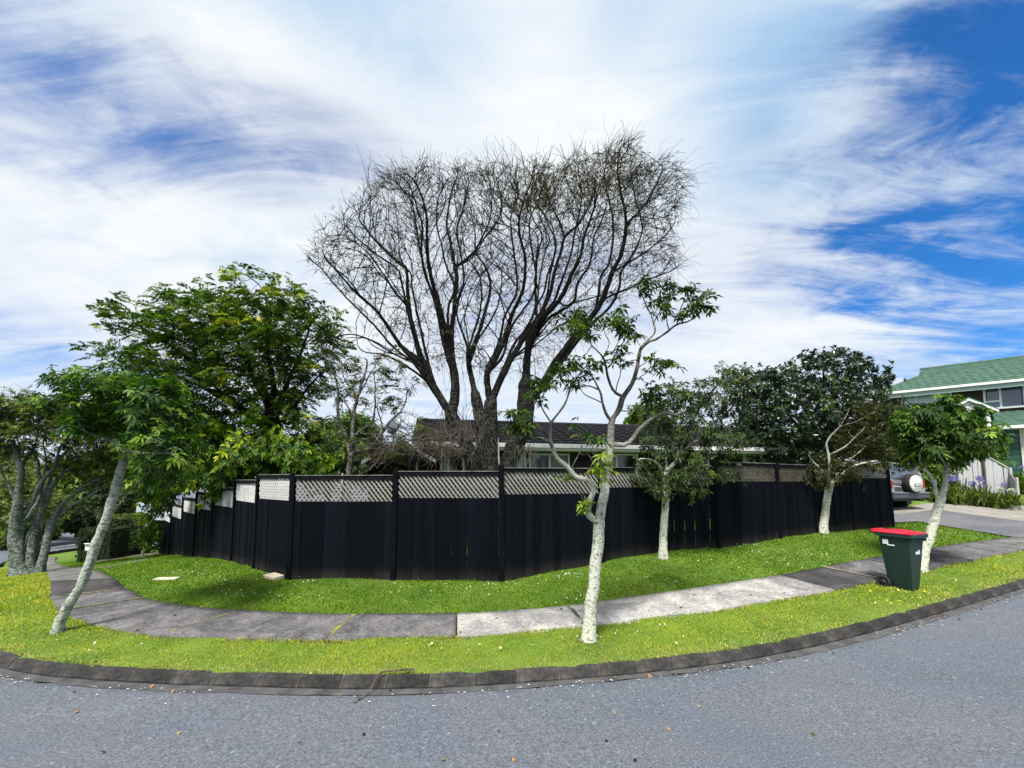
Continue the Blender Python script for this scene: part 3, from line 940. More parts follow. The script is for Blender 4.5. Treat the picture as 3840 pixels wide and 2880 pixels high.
for i in range(len(fence_pts) - 1):
    a, b_ = fence_pts[i], fence_pts[i + 1]
    d = b_ - a; L = math.hypot(d[0], d[1])
    t = np.array([d[0] / L, d[1] / L]); nrm_ = np.array([t[1], -t[0]])       # towards the street
    top, btop = TOPS[i]
    front = i >= 7
    ang = math.atan2(t[1], t[0])
    postw = 0.10
    # palings
    usable = L - postw
    n = max(8, int(round(usable / 0.147)))
    pw = usable / n
    gaps = {}
    if i == 8:
        gaps = {2: 0.007, 6: 0.005, 7: 0.002, 8: 0.005, 9: 0.002}
    if i == 11:
        gaps = {k: 0.018 for k in range(1, n)}
    for k in range(n):
        u = postw / 2 + (k + 0.5) * pw
        x, y = a[0] + t[0] * u, a[1] + t[1] * u
        z0 = T1(x, y) - 0.03 + (0.03 if random.random() < .3 else 0.0)
        jog = random.uniform(-.010, .010)
        o = bpy.data.objects.new('paling', pm); COL.objects.link(o); o.parent = fence
        o.location = (x + nrm_[0] * (0.02 + jog), y + nrm_[1] * (0.02 + jog), z0)
        o.rotation_euler = (0, random.uniform(-.004, .004), ang)
        o.scale = (pw + random.uniform(-.002, .001) - gaps.get(k, 0), 0.019, btop - 0.012 - z0)
    # rails behind the palings, top rail and cap
    for zz, nm in ((0.25, 'back_rail'), (0.72, 'back_rail')):
        m2 = MB()
        za, zb = a[2] + (btop - a[2]) * zz, b_[2] + (btop - b_[2]) * zz
        c = (a + b_) / 2
        m2.box((0, 0, 0), (L - 0.1, 0.05, 0.09))
        o = m2.build(nm, M['rail'], fence)
        o.location = (c[0] - nrm_[0] * 0.03, c[1] - nrm_[1] * 0.03, (za + zb) / 2)
        o.rotation_euler = (0, -math.atan2(zb - za, L), ang)
    c = (a + b_) / 2
    o = MB().box((0, 0, 0), (L - 0.07, 0.055, 0.075)).build('top_rail', M['rail'], fence, bevel=0.006)
    o.location = (c[0] + nrm_[0] * 0.01, c[1] + nrm_[1] * 0.01, top - 0.045); o.rotation_euler = (0, random.uniform(-.004, .004), ang)
    o = MB().box((0, 0, 0), (L - 0.075, 0.085, 0.016)).build('rail_cap', M['rail_cap'], fence)
    o.location = (c[0] + nrm_[0] * 0.01, c[1] + nrm_[1] * 0.01, top + 0.002); o.rotation_euler = (0, random.uniform(-.004, .004), ang)
    o = MB().box((0, 0, 0), (L - 0.10, 0.04, 0.03)).build('bottom_rail', M['rail'], fence)
    o.location = (c[0] - nrm_[0] * 0.022, c[1] - nrm_[1] * 0.022, btop - 0.03); o.rotation_euler = (0, 0, ang)
    # lattice: pale slats in front leaning one way, darker slats behind leaning the other
    lw, lh = L - 0.11, (top - 0.085) - (btop - 0.02)
    pitch = 0.088
    A = math.radians(52)
    key_f = 'slat_pale' if i < 7 else ('slat' if i < 10 else ('slat_brown' if i in (12, 13, 14) else 'slat'))
    m_f, m_b = MB(), MB()
    separate = 6 <= i <= 11
    for layer, dirn, off, key in ((0, -1, 0.012, key_f), (1, 1, 0.002, 'slat_dark' if front else 'slat_pale')):
        k = -int(lh / pitch) - 2
        while k * pitch < lw + lh:
            seg = clip_diag(k * pitch + 0.02, lw, lh, dirn, A)
            k += 1
            if seg is None:
                continue
            u0, v0, u1, v1 = seg
            um, vm = (u0 + u1) / 2 + 0.055, (v0 + v1) / 2 + btop - 0.02
            ln = math.hypot(u1 - u0, v1 - v0)
            pos = (a[0] + t[0] * um + nrm_[0] * off, a[1] + t[1] * um + nrm_[1] * off, vm)
            tilt = math.atan2(v1 - v0, u1 - u0)
            R = Matrix.Rotation(ang, 3, 'Z') @ Matrix.Rotation(-tilt, 3, 'Y')
            if separate and layer == 0:
                o = bpy.data.objects.new('lattice_slat', slat_meshes[key]); COL.objects.link(o); o.parent = fence
                o.location = pos; o.rotation_euler = R.to_euler()
                o.scale = (ln, 0.007, 0.031)
            else:
                (m_f if layer == 0 else m_b).box(pos, (ln, 0.007, 0.030), R)
    for mm_, key in ((m_f, key_f), (m_b, 'slat_dark' if front else 'slat_pale')):
        if mm_.v:
            tag(mm_.build('lattice', M[key], fence), kind='stuff')
for j, p in enumerate(fence_pts):
    tops = [TOPS[k][0] for k in (j - 1, j) if 0 <= k < len(fence_pts) - 1]
    h = max(tops) + (0.05 if j >= 7 else 0.02)
    if j == 7: h = tops[-1] + 0.04
    z0 = T1(p[0], p[1]) - 0.1
    o = MB().box((0, 0, (h - z0) / 2), (0.095, 0.095, h - z0)).build('post', M['post'], fence, bevel=0.006)
    if j < 7: a_ = math.atan2(*(fence_pts[j + 1] - fence_pts[j])[1::-1])
    else: a_ = math.atan2(*(fence_pts[j] - fence_pts[j - 1])[1::-1]) if j > 7 else 0.0
    n_ = (math.sin(a_), -math.cos(a_))
    o.location = (p[0] + n_[0] * 0.015, p[1] + n_[1] * 0.015, z0)
    o.rotation_euler = (0, -0.045 if j == len(fence_pts) - 1 else random.uniform(-.006, .006), a_)

# ------------------------------------------------------------------ growing trees
def tubes(chains, sides):
    """chains: list of (points Nx3, radii N) -> verts, quads"""
    VV, FF, base = [], [], 0
    th = np.linspace(0, 2 * math.pi, sides, endpoint=False)
    ct, st = np.cos(th), np.sin(th)
    for P, R in chains:
        n = len(P)
        tg = np.gradient(P, axis=0)
        tg /= (np.linalg.norm(tg, axis=1)[:, None] + 1e-9)
        ref = np.zeros(3); ref[np.argmin(np.abs(tg.mean(0)))] = 1
        u = np.cross(tg, ref); u /= (np.linalg.norm(u, axis=1)[:, None] + 1e-9)
        w = np.cross(tg, u)
        ring = P[:, None] + (u[:, None] * ct[None, :, None] + w[:, None] * st[None, :, None]) * R[:, None, None]
        VV.append(ring.reshape(-1, 3))
        i = np.arange(n - 1)[:, None] * sides + np.arange(sides)[None]
        j = np.arange(n - 1)[:, None] * sides + (np.arange(sides)[None] + 1) % sides
        FF.append((np.stack([i, j, j + sides, i + sides], -1).reshape(-1, 4)) + base)
        base += n * sides
    return np.concatenate(VV), np.concatenate(FF)

class Skel:
    def __init__(s, rng):
        s.p, s.par, s.r, s.rng = [], [], [], rng
    def limb(s, P, r0, r1, step=0.12, wob=0.25, root=False):
        P = catmull(np.asarray(P, float), 8) if len(P) > 2 else np.asarray(P, float)
        Q = resample(P, step)
        n = len(Q)
        k = np.arange(n)
        env = np.minimum(1, k / 3)[:, None]
        wv = np.cumsum(s.rng.normal(0, 1, (n, 3)), 0)
        wv -= np.linspace(0, 1, n)[:, None] * wv[-1]
        Q = Q + wv * env * step * wob * 0.35
        rr = np.linspace(0, 1, n) ** 0.8
        R = r0 + (r1 - r0) * rr
        if root or not s.p:
            par = -1
        else:
            A = np.array(s.p)
            par = int(((A - Q[0]) ** 2).sum(1).argmin())
            if np.linalg.norm(A[par] - Q[0]) < step * 0.9:
                Q, R = Q[1:], R[1:]
        for q, r in zip(Q, R):
            s.p.append(q); s.par.append(par); s.r.append(r); par = len(s.p) - 1
        return s
    def colonize(s, att, step, infl, kill, iters=60, trop=(0, 0, 0), jit=0.25, maxch=3, start=0, radial=None):
        att = np.asarray(att, float)
        p = list(s.p); par = list(s.par)
        nch = np.zeros(200000, int)
        for q in par:
            if q >= 0: nch[q] += 1
        A = np.array(p)
        D = np.full(len(att), 1e9); I = np.zeros(len(att), int)
        for i in range(start, len(A), 300):
            d = np.linalg.norm(att[:, None] - A[None, i:i + 300], axis=2)
            k = d.argmin(1); dm = d[np.arange(len(att)), k]
            m = dm < D
            D[m] = dm[m]; I[m] = k[m] + i
        alive = D > kill
        att, D, I = att[alive], D[alive], I[alive]
        for it in range(iters):
            act = D < infl
            if not act.any(): break
            ids = I[act]
            un, inv = np.unique(ids, return_inverse=True)
            dirs = np.zeros((len(un), 3))
            v = att[act] - np.array([p[q] for q in ids])
            v /= (np.linalg.norm(v, axis=1)[:, None] + 1e-9)
            np.add.at(dirs, inv, v)
            ok = nch[un] < maxch
            un, dirs = un[ok], dirs[ok]
            if not len(un): break
            dirs /= (np.linalg.norm(dirs, axis=1)[:, None] + 1e-9)
            dirs += s.rng.normal(0, jit, dirs.shape) + np.array(trop)
            if radial is not None:
                q_ = np.array([p[q] for q in un]) - radial[0]; dirs += q_ / (np.linalg.norm(q_, axis=1)[:, None] + 1e-9) * radial[1]
            dirs /= (np.linalg.norm(dirs, axis=1)[:, None] + 1e-9)
            new = np.array([p[q] for q in un]) + dirs * step
            b0 = len(p)
            for q, nw in zip(un, new):
                p.append(nw); par.append(int(q)); nch[q] += 1
            for i in range(0, len(new), 400):
                d = np.linalg.norm(att[:, None] - new[None, i:i + 400], axis=2)
                k = d.argmin(1); dm = d[np.arange(len(att)), k]
                m = dm < D
                D[m] = dm[m]; I[m] = k[m] + b0 + i
            alive = D > kill
            att, D, I = att[alive], D[alive], I[alive]
            if len(att) == 0: break
        s.r += [0.0] * (len(p) - len(s.p))
        s.p, s.par = p, par
        return s
    def finish(s, tip=0.006, power=2.3):
        n = len(s.p)
        P = np.array(s.p); par = np.array(s.par); given = np.array(s.r)
        ch = [[] for _ in range(n)]
        for i, q in enumerate(par):
            if q >= 0: ch[q].append(i)
        acc = np.zeros(n)
        R = np.zeros(n)
        for i in range(n - 1, -1, -1):                 # children always come after their parents
            R[i] = max(acc[i] ** (1 / power) if acc[i] > 0 else tip, tip)
            if given[i] > 0: R[i] = max(given[i], min(R[i], given[i] * 1.25))
            if par[i] >= 0: acc[par[i]] += R[i] ** power
        for i in range(n):
            if par[i] >= 0: R[i] = min(R[i], R[par[i]] * 1.0)
        chains = []
        starts = [i for i in range(n) if par[i] < 0]
        stack = [(i, -1) for i in starts]
        while stack:
            i, fr = stack.pop()
            idx = [i]
            while ch[idx[-1]]:
                c = sorted(ch[idx[-1]], key=lambda k: -R[k])
                for k in c[1:]: stack.append((k, idx[-1]))
                idx.append(c[0])
            pts, rad = P[idx], R[idx].copy()
            if fr >= 0:
                pts = np.concatenate([P[fr:fr + 1], pts]); rad = np.concatenate([[rad[0]], rad])
            if len(pts) >= 2:
                if len(pts) > 3: pts = smooth_poly(pts, 1)
                rad[-1] *= 0.6
                chains.append((pts, rad))
        s.P, s.R, s.ch, s.parent = P, R, ch, par
        s.chains = chains
        s.tips = np.array([i for i in range(n) if not ch[i]])
        return s
    def dirs(s, idx):
        q = s.parent[idx]
        q2 = np.where(q >= 0, s.parent[np.maximum(q, 0)], q); q2 = np.where(q2 >= 0, q2, q)
        d = s.P[idx] - s.P[np.maximum(q2, 0)]
        return d / (np.linalg.norm(d, axis=1)[:, None] + 1e-9)

def blob_points(blobs, n, rng, hollow=0.25):
    """points in soft ellipsoids given as (px, py, rx_px, ry_px, Y, rY)"""
    vol = np.array([b[2] * b[3] * b[5] * b[4] ** 2 for b in blobs], float); vol = vol ** 0.8; vol /= vol.sum()
    cnt = rng.multinomial(n, vol)
    out = []
    for b, c in zip(blobs, cnt):
        px, py, rx, ry, Y, rY = b
        cen = at(px, py, Y)
        q = rng.normal(0, 1, (c, 3)); q /= np.linalg.norm(q, axis=1)[:, None] + 1e-9
        q *= (hollow + (1 - hollow) * rng.random((c, 1)) ** 0.5)
        out.append(cen + q * np.array([rx * Y / F, rY, ry * Y / F]))
    return np.concatenate(out)

def frame(D):
    D = D / (np.linalg.norm(D, axis=1)[:, None] + 1e-9)
    ref = np.where(np.abs(D[:, 2:3]) > 0.9, np.array([[1.0, 0, 0]]), np.array([[0, 0, 1.0]]))
    U = np.cross(D, ref); U /= np.linalg.norm(U, axis=1)[:, None] + 1e-9
    W = np.cross(D, U)
    return D, U, W

def leaves_quads(B, A, S, L, Wd, droop, col):
    """folded rhombic leaves: base B, axis A, side S, length L, width Wd"""
    n = len(B)
    L = np.broadcast_to(L, (n,))[:, None]; Wd = np.broadcast_to(Wd, (n,))[:, None]; droop = np.broadcast_to(droop, (n,))[:, None]
    N = np.cross(A, S)
    z = np.array([[0, 0, -1.0]])
    mid = B + A * L * 0.48 + z * droop * L * 0.22
    tip = B + A * L + z * droop * L * 0.75
    V = np.empty((n, 4, 3))
    V[:, 0] = B; V[:, 1] = mid + S * Wd * 0.5 + N * Wd * 0.10; V[:, 2] = tip; V[:, 3] = mid - S * Wd * 0.5 + N * Wd * 0.10
    Fq = np.arange(n * 4).reshape(n, 4)
    tri = np.concatenate([Fq[:, [0, 1, 2]], Fq[:, [0, 2, 3]]])
    C = np.repeat(col[:, None], 4, 1)
    return V.reshape(-1, 3), tri, C.reshape(-1, 3)

def palette(n, cols, wts, rng, jitter=0.12):
    cols = np.array(cols, float); wts = np.array(wts, float); wts /= wts.sum()
    c = cols[rng.choice(len(cols), n, p=wts)]
    return c * (1 + rng.normal(0, jitter, (n, 1))).clip(.5, 1.6)

def rosettes(C, D, k, L, Wd, spread, droop, col, rng, lvar=0.25):
    """k leaves round each centre C, fanned about direction D by angle spread"""
    n = len(C)
    D, U, W = frame(D)
    phi = (np.arange(k)[None] * (2 * math.pi / k) + rng.random((n, 1)) * 6.28 + rng.normal(0, .2, (n, k)))
    th = spread * (1 + rng.normal(0, .22, (n, k)))
    A = D[:, None] * np.cos(th)[..., None] + (U[:, None] * np.cos(phi)[..., None] + W[:, None] * np.sin(phi)[..., None]) * np.sin(th)[..., None]
    S = -U[:, None] * np.sin(phi)[..., None] + W[:, None] * np.cos(phi)[..., None]
    B = np.repeat(C[:, None], k, 1) + A * 0.12 * L
    LL = L * (1 + rng.normal(0, lvar, (n, k))).clip(.4, 1.7)
    cc = np.repeat(col[:, None], k, 1) * (1 + rng.normal(0, .10, (n, k, 1)))
    return leaves_quads(B.reshape(-1, 3), A.reshape(-1, 3), S.reshape(-1, 3), LL.ravel(), LL.ravel() * Wd, droop, cc.reshape(-1, 3).clip(0, 1))

def fronds(C, D, pairs, L, lw, droop, col, rng):
    """feather leaves: leaflets in pairs along a drooping stalk"""
    n = len(C)
    D = D / (np.linalg.norm(D, axis=1)[:, None] + 1e-9)
    S = np.cross(D, np.array([[0, 0, 1.0]])); S /= np.linalg.norm(S, axis=1)[:, None] + 1e-9
    roll = rng.normal(0, .5, (n, 1)); N = np.cross(S, D); S = S * np.cos(roll) + N * np.sin(roll)
    LL = L * (1 + rng.normal(0, .22, n)).clip(.5, 1.6)
    Bs, As, Ss, Ls, Cs = [], [], [], [], []
    for j in range(pairs):
        t = (j + 0.6) / pairs
        stem = C + D * (LL * t)[:, None] + np.array([[0, 0, -1.0]]) * (LL * droop * t * t)[:, None]
        for sg in (-1, 1):
            A = S * sg * 0.9 + D * 0.45 + np.array([[0, 0, -0.25]]) + rng.normal(0, .15, (n, 3))
            A /= np.linalg.norm(A, axis=1)[:, None]
            side = np.cross(A, np.cross(S, D)); side /= np.linalg.norm(side, axis=1)[:, None] + 1e-9
            Bs.append(stem); As.append(A); Ss.append(side)
            Ls.append(LL * 0.36 * (0.75 + 0.5 * math.sin(math.pi * t))); Cs.append(col * (1 + rng.normal(0, .08, (n, 1))))
    B, A, S2, L2, C2 = (np.concatenate(q) for q in (Bs, As, Ss, Ls, Cs))
    return leaves_quads(B, A, S2, L2, L2 * lw, 0.25, C2.clip(0, 1))

def join(parts):
    V, Fs, C, b = [], [], [], 0
    for v, f, c in parts:
        V.append(v); Fs.append(f + b); C.append(c); b += len(v)
    return np.concatenate(V), np.concatenate(Fs), np.concatenate(C)

def plant_tree(name, label, cat, sk, bark, leaf_parts=None, leaf='leaf', thick=0.035, sides=(9, 4), group=None, twig=None, crown='crown', extra=None, branch_name='branches'):
    base = sk.P[0]
    t = thing(name, label, cat, (base[0], base[1], base[2]), group=group)
    off = np.array([base[0], base[1], base[2]])
    roots = sk.P[sk.parent < 0]
    big = [(p, r) for p, r in sk.chains if r[0] >= thick]
    small = [(p, r) for p, r in sk.chains if r[0] < thick]
    if big:
        out = []
        for p, r in big:
            q = resample(np.concatenate([p, r[:, None]], 1), 0.09)
            kn = sk.rng.standard_normal(len(q) + 8); kn = np.convolve(kn, np.ones(5) / 5, 'same')[4:-4]; q[:, 3] *= 1 + 0.07 * kn
            if np.linalg.norm(roots - p[0], axis=1).min() < 1e-4 and r[0] > .05:
                sl = np.arange(len(q)) * 0.09; q[:, 3] *= 1 + 0.38 * np.exp(-np.maximum(sl - .06, 0) / .09)
            out.append((q[:, :3], q[:, 3]))
        V, Fq = tubes(out, sides[0])
        V = V + sk.rng.normal(0, 0.0022, V.shape) + 0.004 * np.sin(V[:, [1, 2, 0]] * 31 + 2 * np.sin(V[:, [2, 0, 1]] * 17))
        link('trunk', mesh_np('trunk', V - off, Fq, M[bark], smooth=True), t)
    if small:
        V, Fq = tubes(small, sides[1])
        link(branch_name, mesh_np(branch_name, V - off, Fq, M[twig or bark], smooth=True), t)
    if leaf_parts:
        V, Fq, C = join(leaf_parts)
        link(crown, mesh_np(crown, V - off, Fq, M[leaf], C), t)
    if extra:
        for nm, V, Fq, mk in extra:
            tag(link(nm, mesh_np(nm, V - off, Fq, M[mk]), t), kind='stuff')
    return t

def pxl(L, Y, Y1=None):
    """polyline of photo pixels at distance Y (running to Y1)"""
    n = len(L)
    Y1 = Y if Y1 is None else Y1
    return [at(p[0], p[1], (p[2] if len(p) > 2 else Y + (Y1 - Y) * i / max(1, n - 1))) for i, p in enumerate(L)]

def outward(P, cen, up=0.3):
    d = P - cen
    d = d / (np.linalg.norm(d, axis=1)[:, None] + 1e-9)
    d[:, 2] += up
    return d / np.linalg.norm(d, axis=1)[:, None]

def hanging_twigs(starts, dirs, L, seg, rad, grav, rng, curl=0.25):
    """thin twigs that arch over; returns chains"""
    n = len(starts)
    out = []
    for i in range(n):
        p = starts[i].copy(); d = dirs[i].copy(); l = L * rng.uniform(.5, 1.4) / seg
        pts = [p.copy()]
        for k in range(seg):
            d = d + rng.normal(0, curl, 3); d[2] -= grav
            d /= np.linalg.norm(d)
            p = p + d * l; pts.append(p.copy())
        out.append((np.array(pts), np.linspace(rad, rad * 0.45, seg + 1)))
    return out

# ------------------------------------------------------------------ the big bare tree behind the fence
rng = np.random.default_rng(5)
def zb(L): return [(1140 + x / 1.276, 500 + y / 1.276) for x, y in L]
sk = Skel(rng)
later = []
def bare(L, r0, r1, Y0, Y1, root=False):
    sk.limb(pxl(zb(L), Y0, Y1), r0 * (1 if root else .88), r1 * 1.2, 0.16, 0.22, root)
    if not root and len(L) > 4:                      # slimmer stems rising beside the main one
        for q in range(2):
            k0 = 0 if q == 0 else 1
            sx = rng.choice([-1, 1]) * rng.uniform(35, 75); n_ = len(L) - k0
            M_ = [(x + sx * (i / (n_ - 1)) ** .7 + rng.normal(0, 7), y + rng.normal(0, 8) + (40 if q else 15) * i / n_) for i, (x, y) in enumerate(L[k0:])]
            M_[0] = L[k0]
            later.append((M_, r0 * .42, r1, Y0, Y0 + (Y1 - Y0) * .5 + rng.normal(0, 1.0)))
YB = 10.0
bare([(835, 1690), (800, 1560), (770, 1480), (720, 1380), (690, 1330)], .20, .13, YB, YB, True)
bare([(870, 1690), (860, 1560), (850, 1450), (820, 1250)], .18, .11, YB + .2, YB + .2, True)
bare([(900, 1690), (898, 1560), (895, 1400), (890, 1280)], .20, .13, YB - .1, YB - .3, True)
bare([(945, 1690), (970, 1580), (1000, 1490), (1040, 1390), (1060, 1290), (1060, 1200)], .22, .17, YB + .1, YB, True)
R1 = .028
bare([(690, 1330), (610, 1200), (560, 1110), (470, 1030), (400, 930), (330, 830), (250, 760), (190, 700), (140, 640), (90, 590)], .10, .012, YB, YB - 1.6)
bare([(700, 1340), (640, 1230), (590, 1130), (550, 1000), (520, 850), (505, 700), (495, 640), (420, 590), (330, 500), (260, 420)], .11, .012, YB, YB + .6)
bare([(720, 1310), (715, 1150), (690, 1000), (665, 870), (630, 750), (600, 640), (585, 540), (590, 430), (575, 330), (540, 250), (500, 190)], .12, .014, YB, YB - .9)
bare([(730, 1220), (700, 1000), (715, 820), (735, 720), (720, 620), (705, 520), (690, 440), (700, 330), (720, 240), (740, 190)], .10, .012, YB, YB + 1.3)
bare([(730, 640), (800, 580), (850, 490), (880, 420), (900, 330), (890, 240)], .05, .010, YB + .7, YB + 1.6)
bare([(820, 1250), (800, 1120), (790, 1060), (830, 970), (860, 870), (890, 740), (880, 650), (830, 570), (820, 480), (800, 380)], .09, .012, YB + .2, YB + 2.2)
bare([(890, 1280), (870, 1150), (920, 1070), (960, 960), (990, 860), (1040, 750), (1050, 650), (1045, 560), (1020, 450), (1030, 380), (1060, 300)], .10, .012, YB - .3, YB - 1.6)
bare([(895, 1290), (960, 1130), (1010, 1040), (1060, 960), (1110, 900), (1150, 830), (1190, 740), (1210, 650), (1240, 560), (1250, 500), (1240, 430), (1200, 370), (1160, 300)], .11, .014, YB - .3, YB + .2)
bare([(1110, 900), (1110, 720), (1125, 560), (1140, 480), (1090, 400), (1070, 300)], .05, .010, YB, YB + 1.4)
bare([(1250, 500), (1320, 420), (1370, 330), (1400, 250)], .05, .010, YB + .2, YB + 1.0)
bare([(1060, 1200), (1075, 1050), (1100, 950), (1150, 880), (1240, 800), (1280, 700), (1330, 600), (1350, 480), (1380, 380), (1400, 280)], .13, .014, YB, YB - 1.3)
bare([(1065, 1290), (1150, 1200), (1210, 1090), (1270, 1010), (1350, 920), (1420, 820), (1460, 720), (1480, 660), (1520, 590), (1545, 480), (1545, 380), (1520, 280), (1500, 180), (1510, 90)], .14, .014, YB, YB - .6)
bare([(1545, 430), (1620, 340), (1680, 240), (1720, 160)], .045, .008, YB - .5, YB + .8)
bare([(1480, 660), (1600, 590), (1700, 520), (1780, 430)], .035, .008, YB - .5, YB - 1.4)
bare([(1430, 790), (1560, 740), (1680, 690), (1780, 650)], .035, .008, YB - .3, YB - 1.0)
bare([(1240, 830), (1300, 810), (1430, 775)], .03, .012, YB - .6, YB)
bare([(560, 1110), (430, 1060), (330, 1000), (240, 960), (120, 985)], .035, .010, YB, YB - 1.2)
bare([(520, 850), (430, 740), (370, 650), (300, 560), (180, 480)], .04, .008, YB + .3, YB - .8)
bare([(600, 1200), (480, 1110), (380, 1060), (260, 1040)], .04, .010, YB, YB - 1.4)
bare([(960, 1130), (1000, 1080), (1090, 1000), (1180, 900), (1280, 820)], .04, .012, YB - .2, YB + 1.4)
bare([(790, 1060), (760, 960), (740, 850), (790, 690), (840, 620)], .04, .010, YB + .2, YB + 1.7)
for M_, ra, rb, ya, yb in later:
    sk.limb(pxl(zb(M_), ya, yb), ra, rb, 0.16, 0.22)
ENV = np.array(zb([(20, 600), (60, 540), (130, 440), (230, 390), (300, 330), (360, 230), (430, 160), (520, 170), (600, 150), (680, 200), (750, 165), (820, 185), (880, 165), (960, 185), (1060, 150), (1160, 160), (1250, 130), (1400, 95), (1500, 45), (1570, 30), (1600, 130), (1650, 170), (1720, 125), (1830, 200),
                   (1800, 320), (1760, 430), (1740, 540), (1790, 640), (1700, 730), (1560, 770), (1400, 880), (1300, 980), (1200, 1100), (1100, 1160), (880, 1180), (700, 1160), (560, 1080), (450, 1000), (300, 900), (150, 740)]))
att = []
while len(att) < 4700:
    q = rng.random((4000, 2)) * np.array([1460, 960]) + np.array([1140, 510])
    q = q[in_poly(q[:, 0], q[:, 1], ENV)]
    keep = rng.random(len(q)) < np.interp(q[:, 1], [520, 800, 1150, 1450], [1.0, .80, .36, .14])
    att += [tuple(v) for v in q[keep]]
att = np.array(att[:4700])
cxm = 1140 + 900 / 1.276
dep = YB + rng.normal(0, 1, len(att)).clip(-1.8, 1.8) * 1.25 * np.sqrt(np.clip(1 - ((att[:, 0] - cxm) / 780) ** 2, .15, 1))
A3 = np.array([at(a[0], a[1], d) for a, d in zip(att, dep)])
ns = 0
RC = at(1800, 1650, YB)
sk.colonize(A3, 0.15, 1.2, 0.20, 80, (0, 0, 0.16), 0.11, 3, radial=(RC, 0.5))
sk.finish(0.0065, 2.5)
tp = sk.tips
ext = np.arange(len(sk.P))[(sk.R < 0.013) & (sk.P[:, 2] > 3.2)]
hi_ = ext[sk.P[ext, 2] > 6.2]
pick = np.concatenate([tp, tp, rng.choice(ext, 1500), rng.choice(hi_, 3000)])
rad_ = sk.P[pick] - RC; rad_ /= np.linalg.norm(rad_, axis=1)[:, None]
dd = sk.dirs(pick) * .7 + rad_ * .6 + rng.normal(0, .38, (len(pick), 3)); dd /= np.linalg.norm(dd, axis=1)[:, None]
tw = hanging_twigs(sk.P[pick], dd, 0.36, 5, 0.0052, 0.10, rng, .13)
# trailing wisps at the right-hand and lower rim
sh = rng.choice(tp, 500); rs = sk.P[sh] - RC; rs /= np.linalg.norm(rs, axis=1)[:, None]
tw += hanging_twigs(sk.P[sh], rs * .7 + sk.dirs(sh) * .5 + rng.normal(0, .22, (500, 3)), 0.62, 6, 0.0050, 0.05, rng, .12)
low = tp[(sk.P[tp, 2] < 6.0) | (sk.P[tp, 0] > 2.6)]
low = rng.choice(low, 420)
tw += hanging_twigs(sk.P[low], sk.dirs(low), 0.75, 6, 0.0045, 0.30, rng, .22)
twV, twF = tubes(tw, 3)
# olive-brown leaves left in the top right of the crown, thin elsewhere
lp = []
allp = sk.P[ext]
u = 1920 + allp[:, 0] / allp[:, 1] * F; vv_ = 1800 - (allp[:, 2] - EYE) / allp[:, 1] * F
dens = np.exp(-(((u - 2200) / 250) ** 2 + ((vv_ - 640) / 85) ** 2)) + 0.8 * np.exp(-(((u - 2330) / 110) ** 2 + ((vv_ - 580) / 60) ** 2)) + 0.5 * np.exp(-(((u - 1980) / 110) ** 2 + ((vv_ - 700) / 70) ** 2)) + 0.10
selp = rng.random(len(allp)) < dens * 0.95
Cn = allp[selp]
Cn = np.concatenate([Cn + rng.normal(0, .12, Cn.shape) for _ in range(4)])
col = palette(len(Cn), [(.042, .045, .012), (.070, .072, .017), (.026, .03, .010), (.095, .085, .026)], [4, 3, 3, 1], rng)
lp.append(rosettes(Cn, rng.normal(0, .5, Cn.shape) + np.array([0, 0, .2]), 5, 0.055, 0.30, 1.1, 0.5, col, rng))
Ct = sk.P[rng.choice(tp, 900)] + rng.normal(0, .08, (900, 3))
lp.append(rosettes(Ct, rng.normal(0, .6, Ct.shape), 3, 0.045, 0.30, 1.1, 0.6, palette(900, [(.04, .042, .02), (.06, .055, .03)], [1, 1], rng), rng))
# grey dead brush hanging low between the trunks and the small tree
dead = []
for i in range(520):
    x0 = rng.uniform(1400, 1790); y0 = rng.uniform(1610, 1700) + (1790 - x0) * 0.04
    p = at(x0, y0, rng.uniform(8.9, 10.2))
    d = np.array([rng.uniform(-1, -.1), rng.normal(0, .3), rng.normal(-.05, .25)]); d /= np.linalg.norm(d)
    dead += hanging_twigs(p[None], d[None], rng.uniform(.35, .9), 6, rng.uniform(.004, .011), 0.07, rng, .42)
for i in range(90):
    p = at(rng.uniform(1650, 1860), rng.uniform(1500, 1640), rng.uniform(9.6, 10.1))
    dead += hanging_twigs(p[None], np.array([[rng.normal(0, .3), -.4, -.6]]), 0.8, 6, 0.006, 0.12, rng, .22)
for i in range(26):
    p = at(rng.uniform(1930, 2020), rng.uniform(1660, 1680), rng.uniform(9.2, 9.6))
    dead += hanging_twigs(p[None], np.array([[rng.normal(0, .35), -.1, -.9]]), 0.55, 5, 0.0055, 0.10, rng, .2)
ddV, ddF = tubes(dead, 4)
big_tree = plant_tree('bare_tree', 'tall many-stemmed bare tree with fine dark twigs behind the black fence', 'tree', sk, 'bark_lichen_dark', lp, 'leaf', 0.032, (8, 4),
                      twig='bark_dark', crown='leaves', extra=[('twigs', twV, twF, 'twig_dark'), ('dead_brush', ddV, ddF, 'twig_grey')])

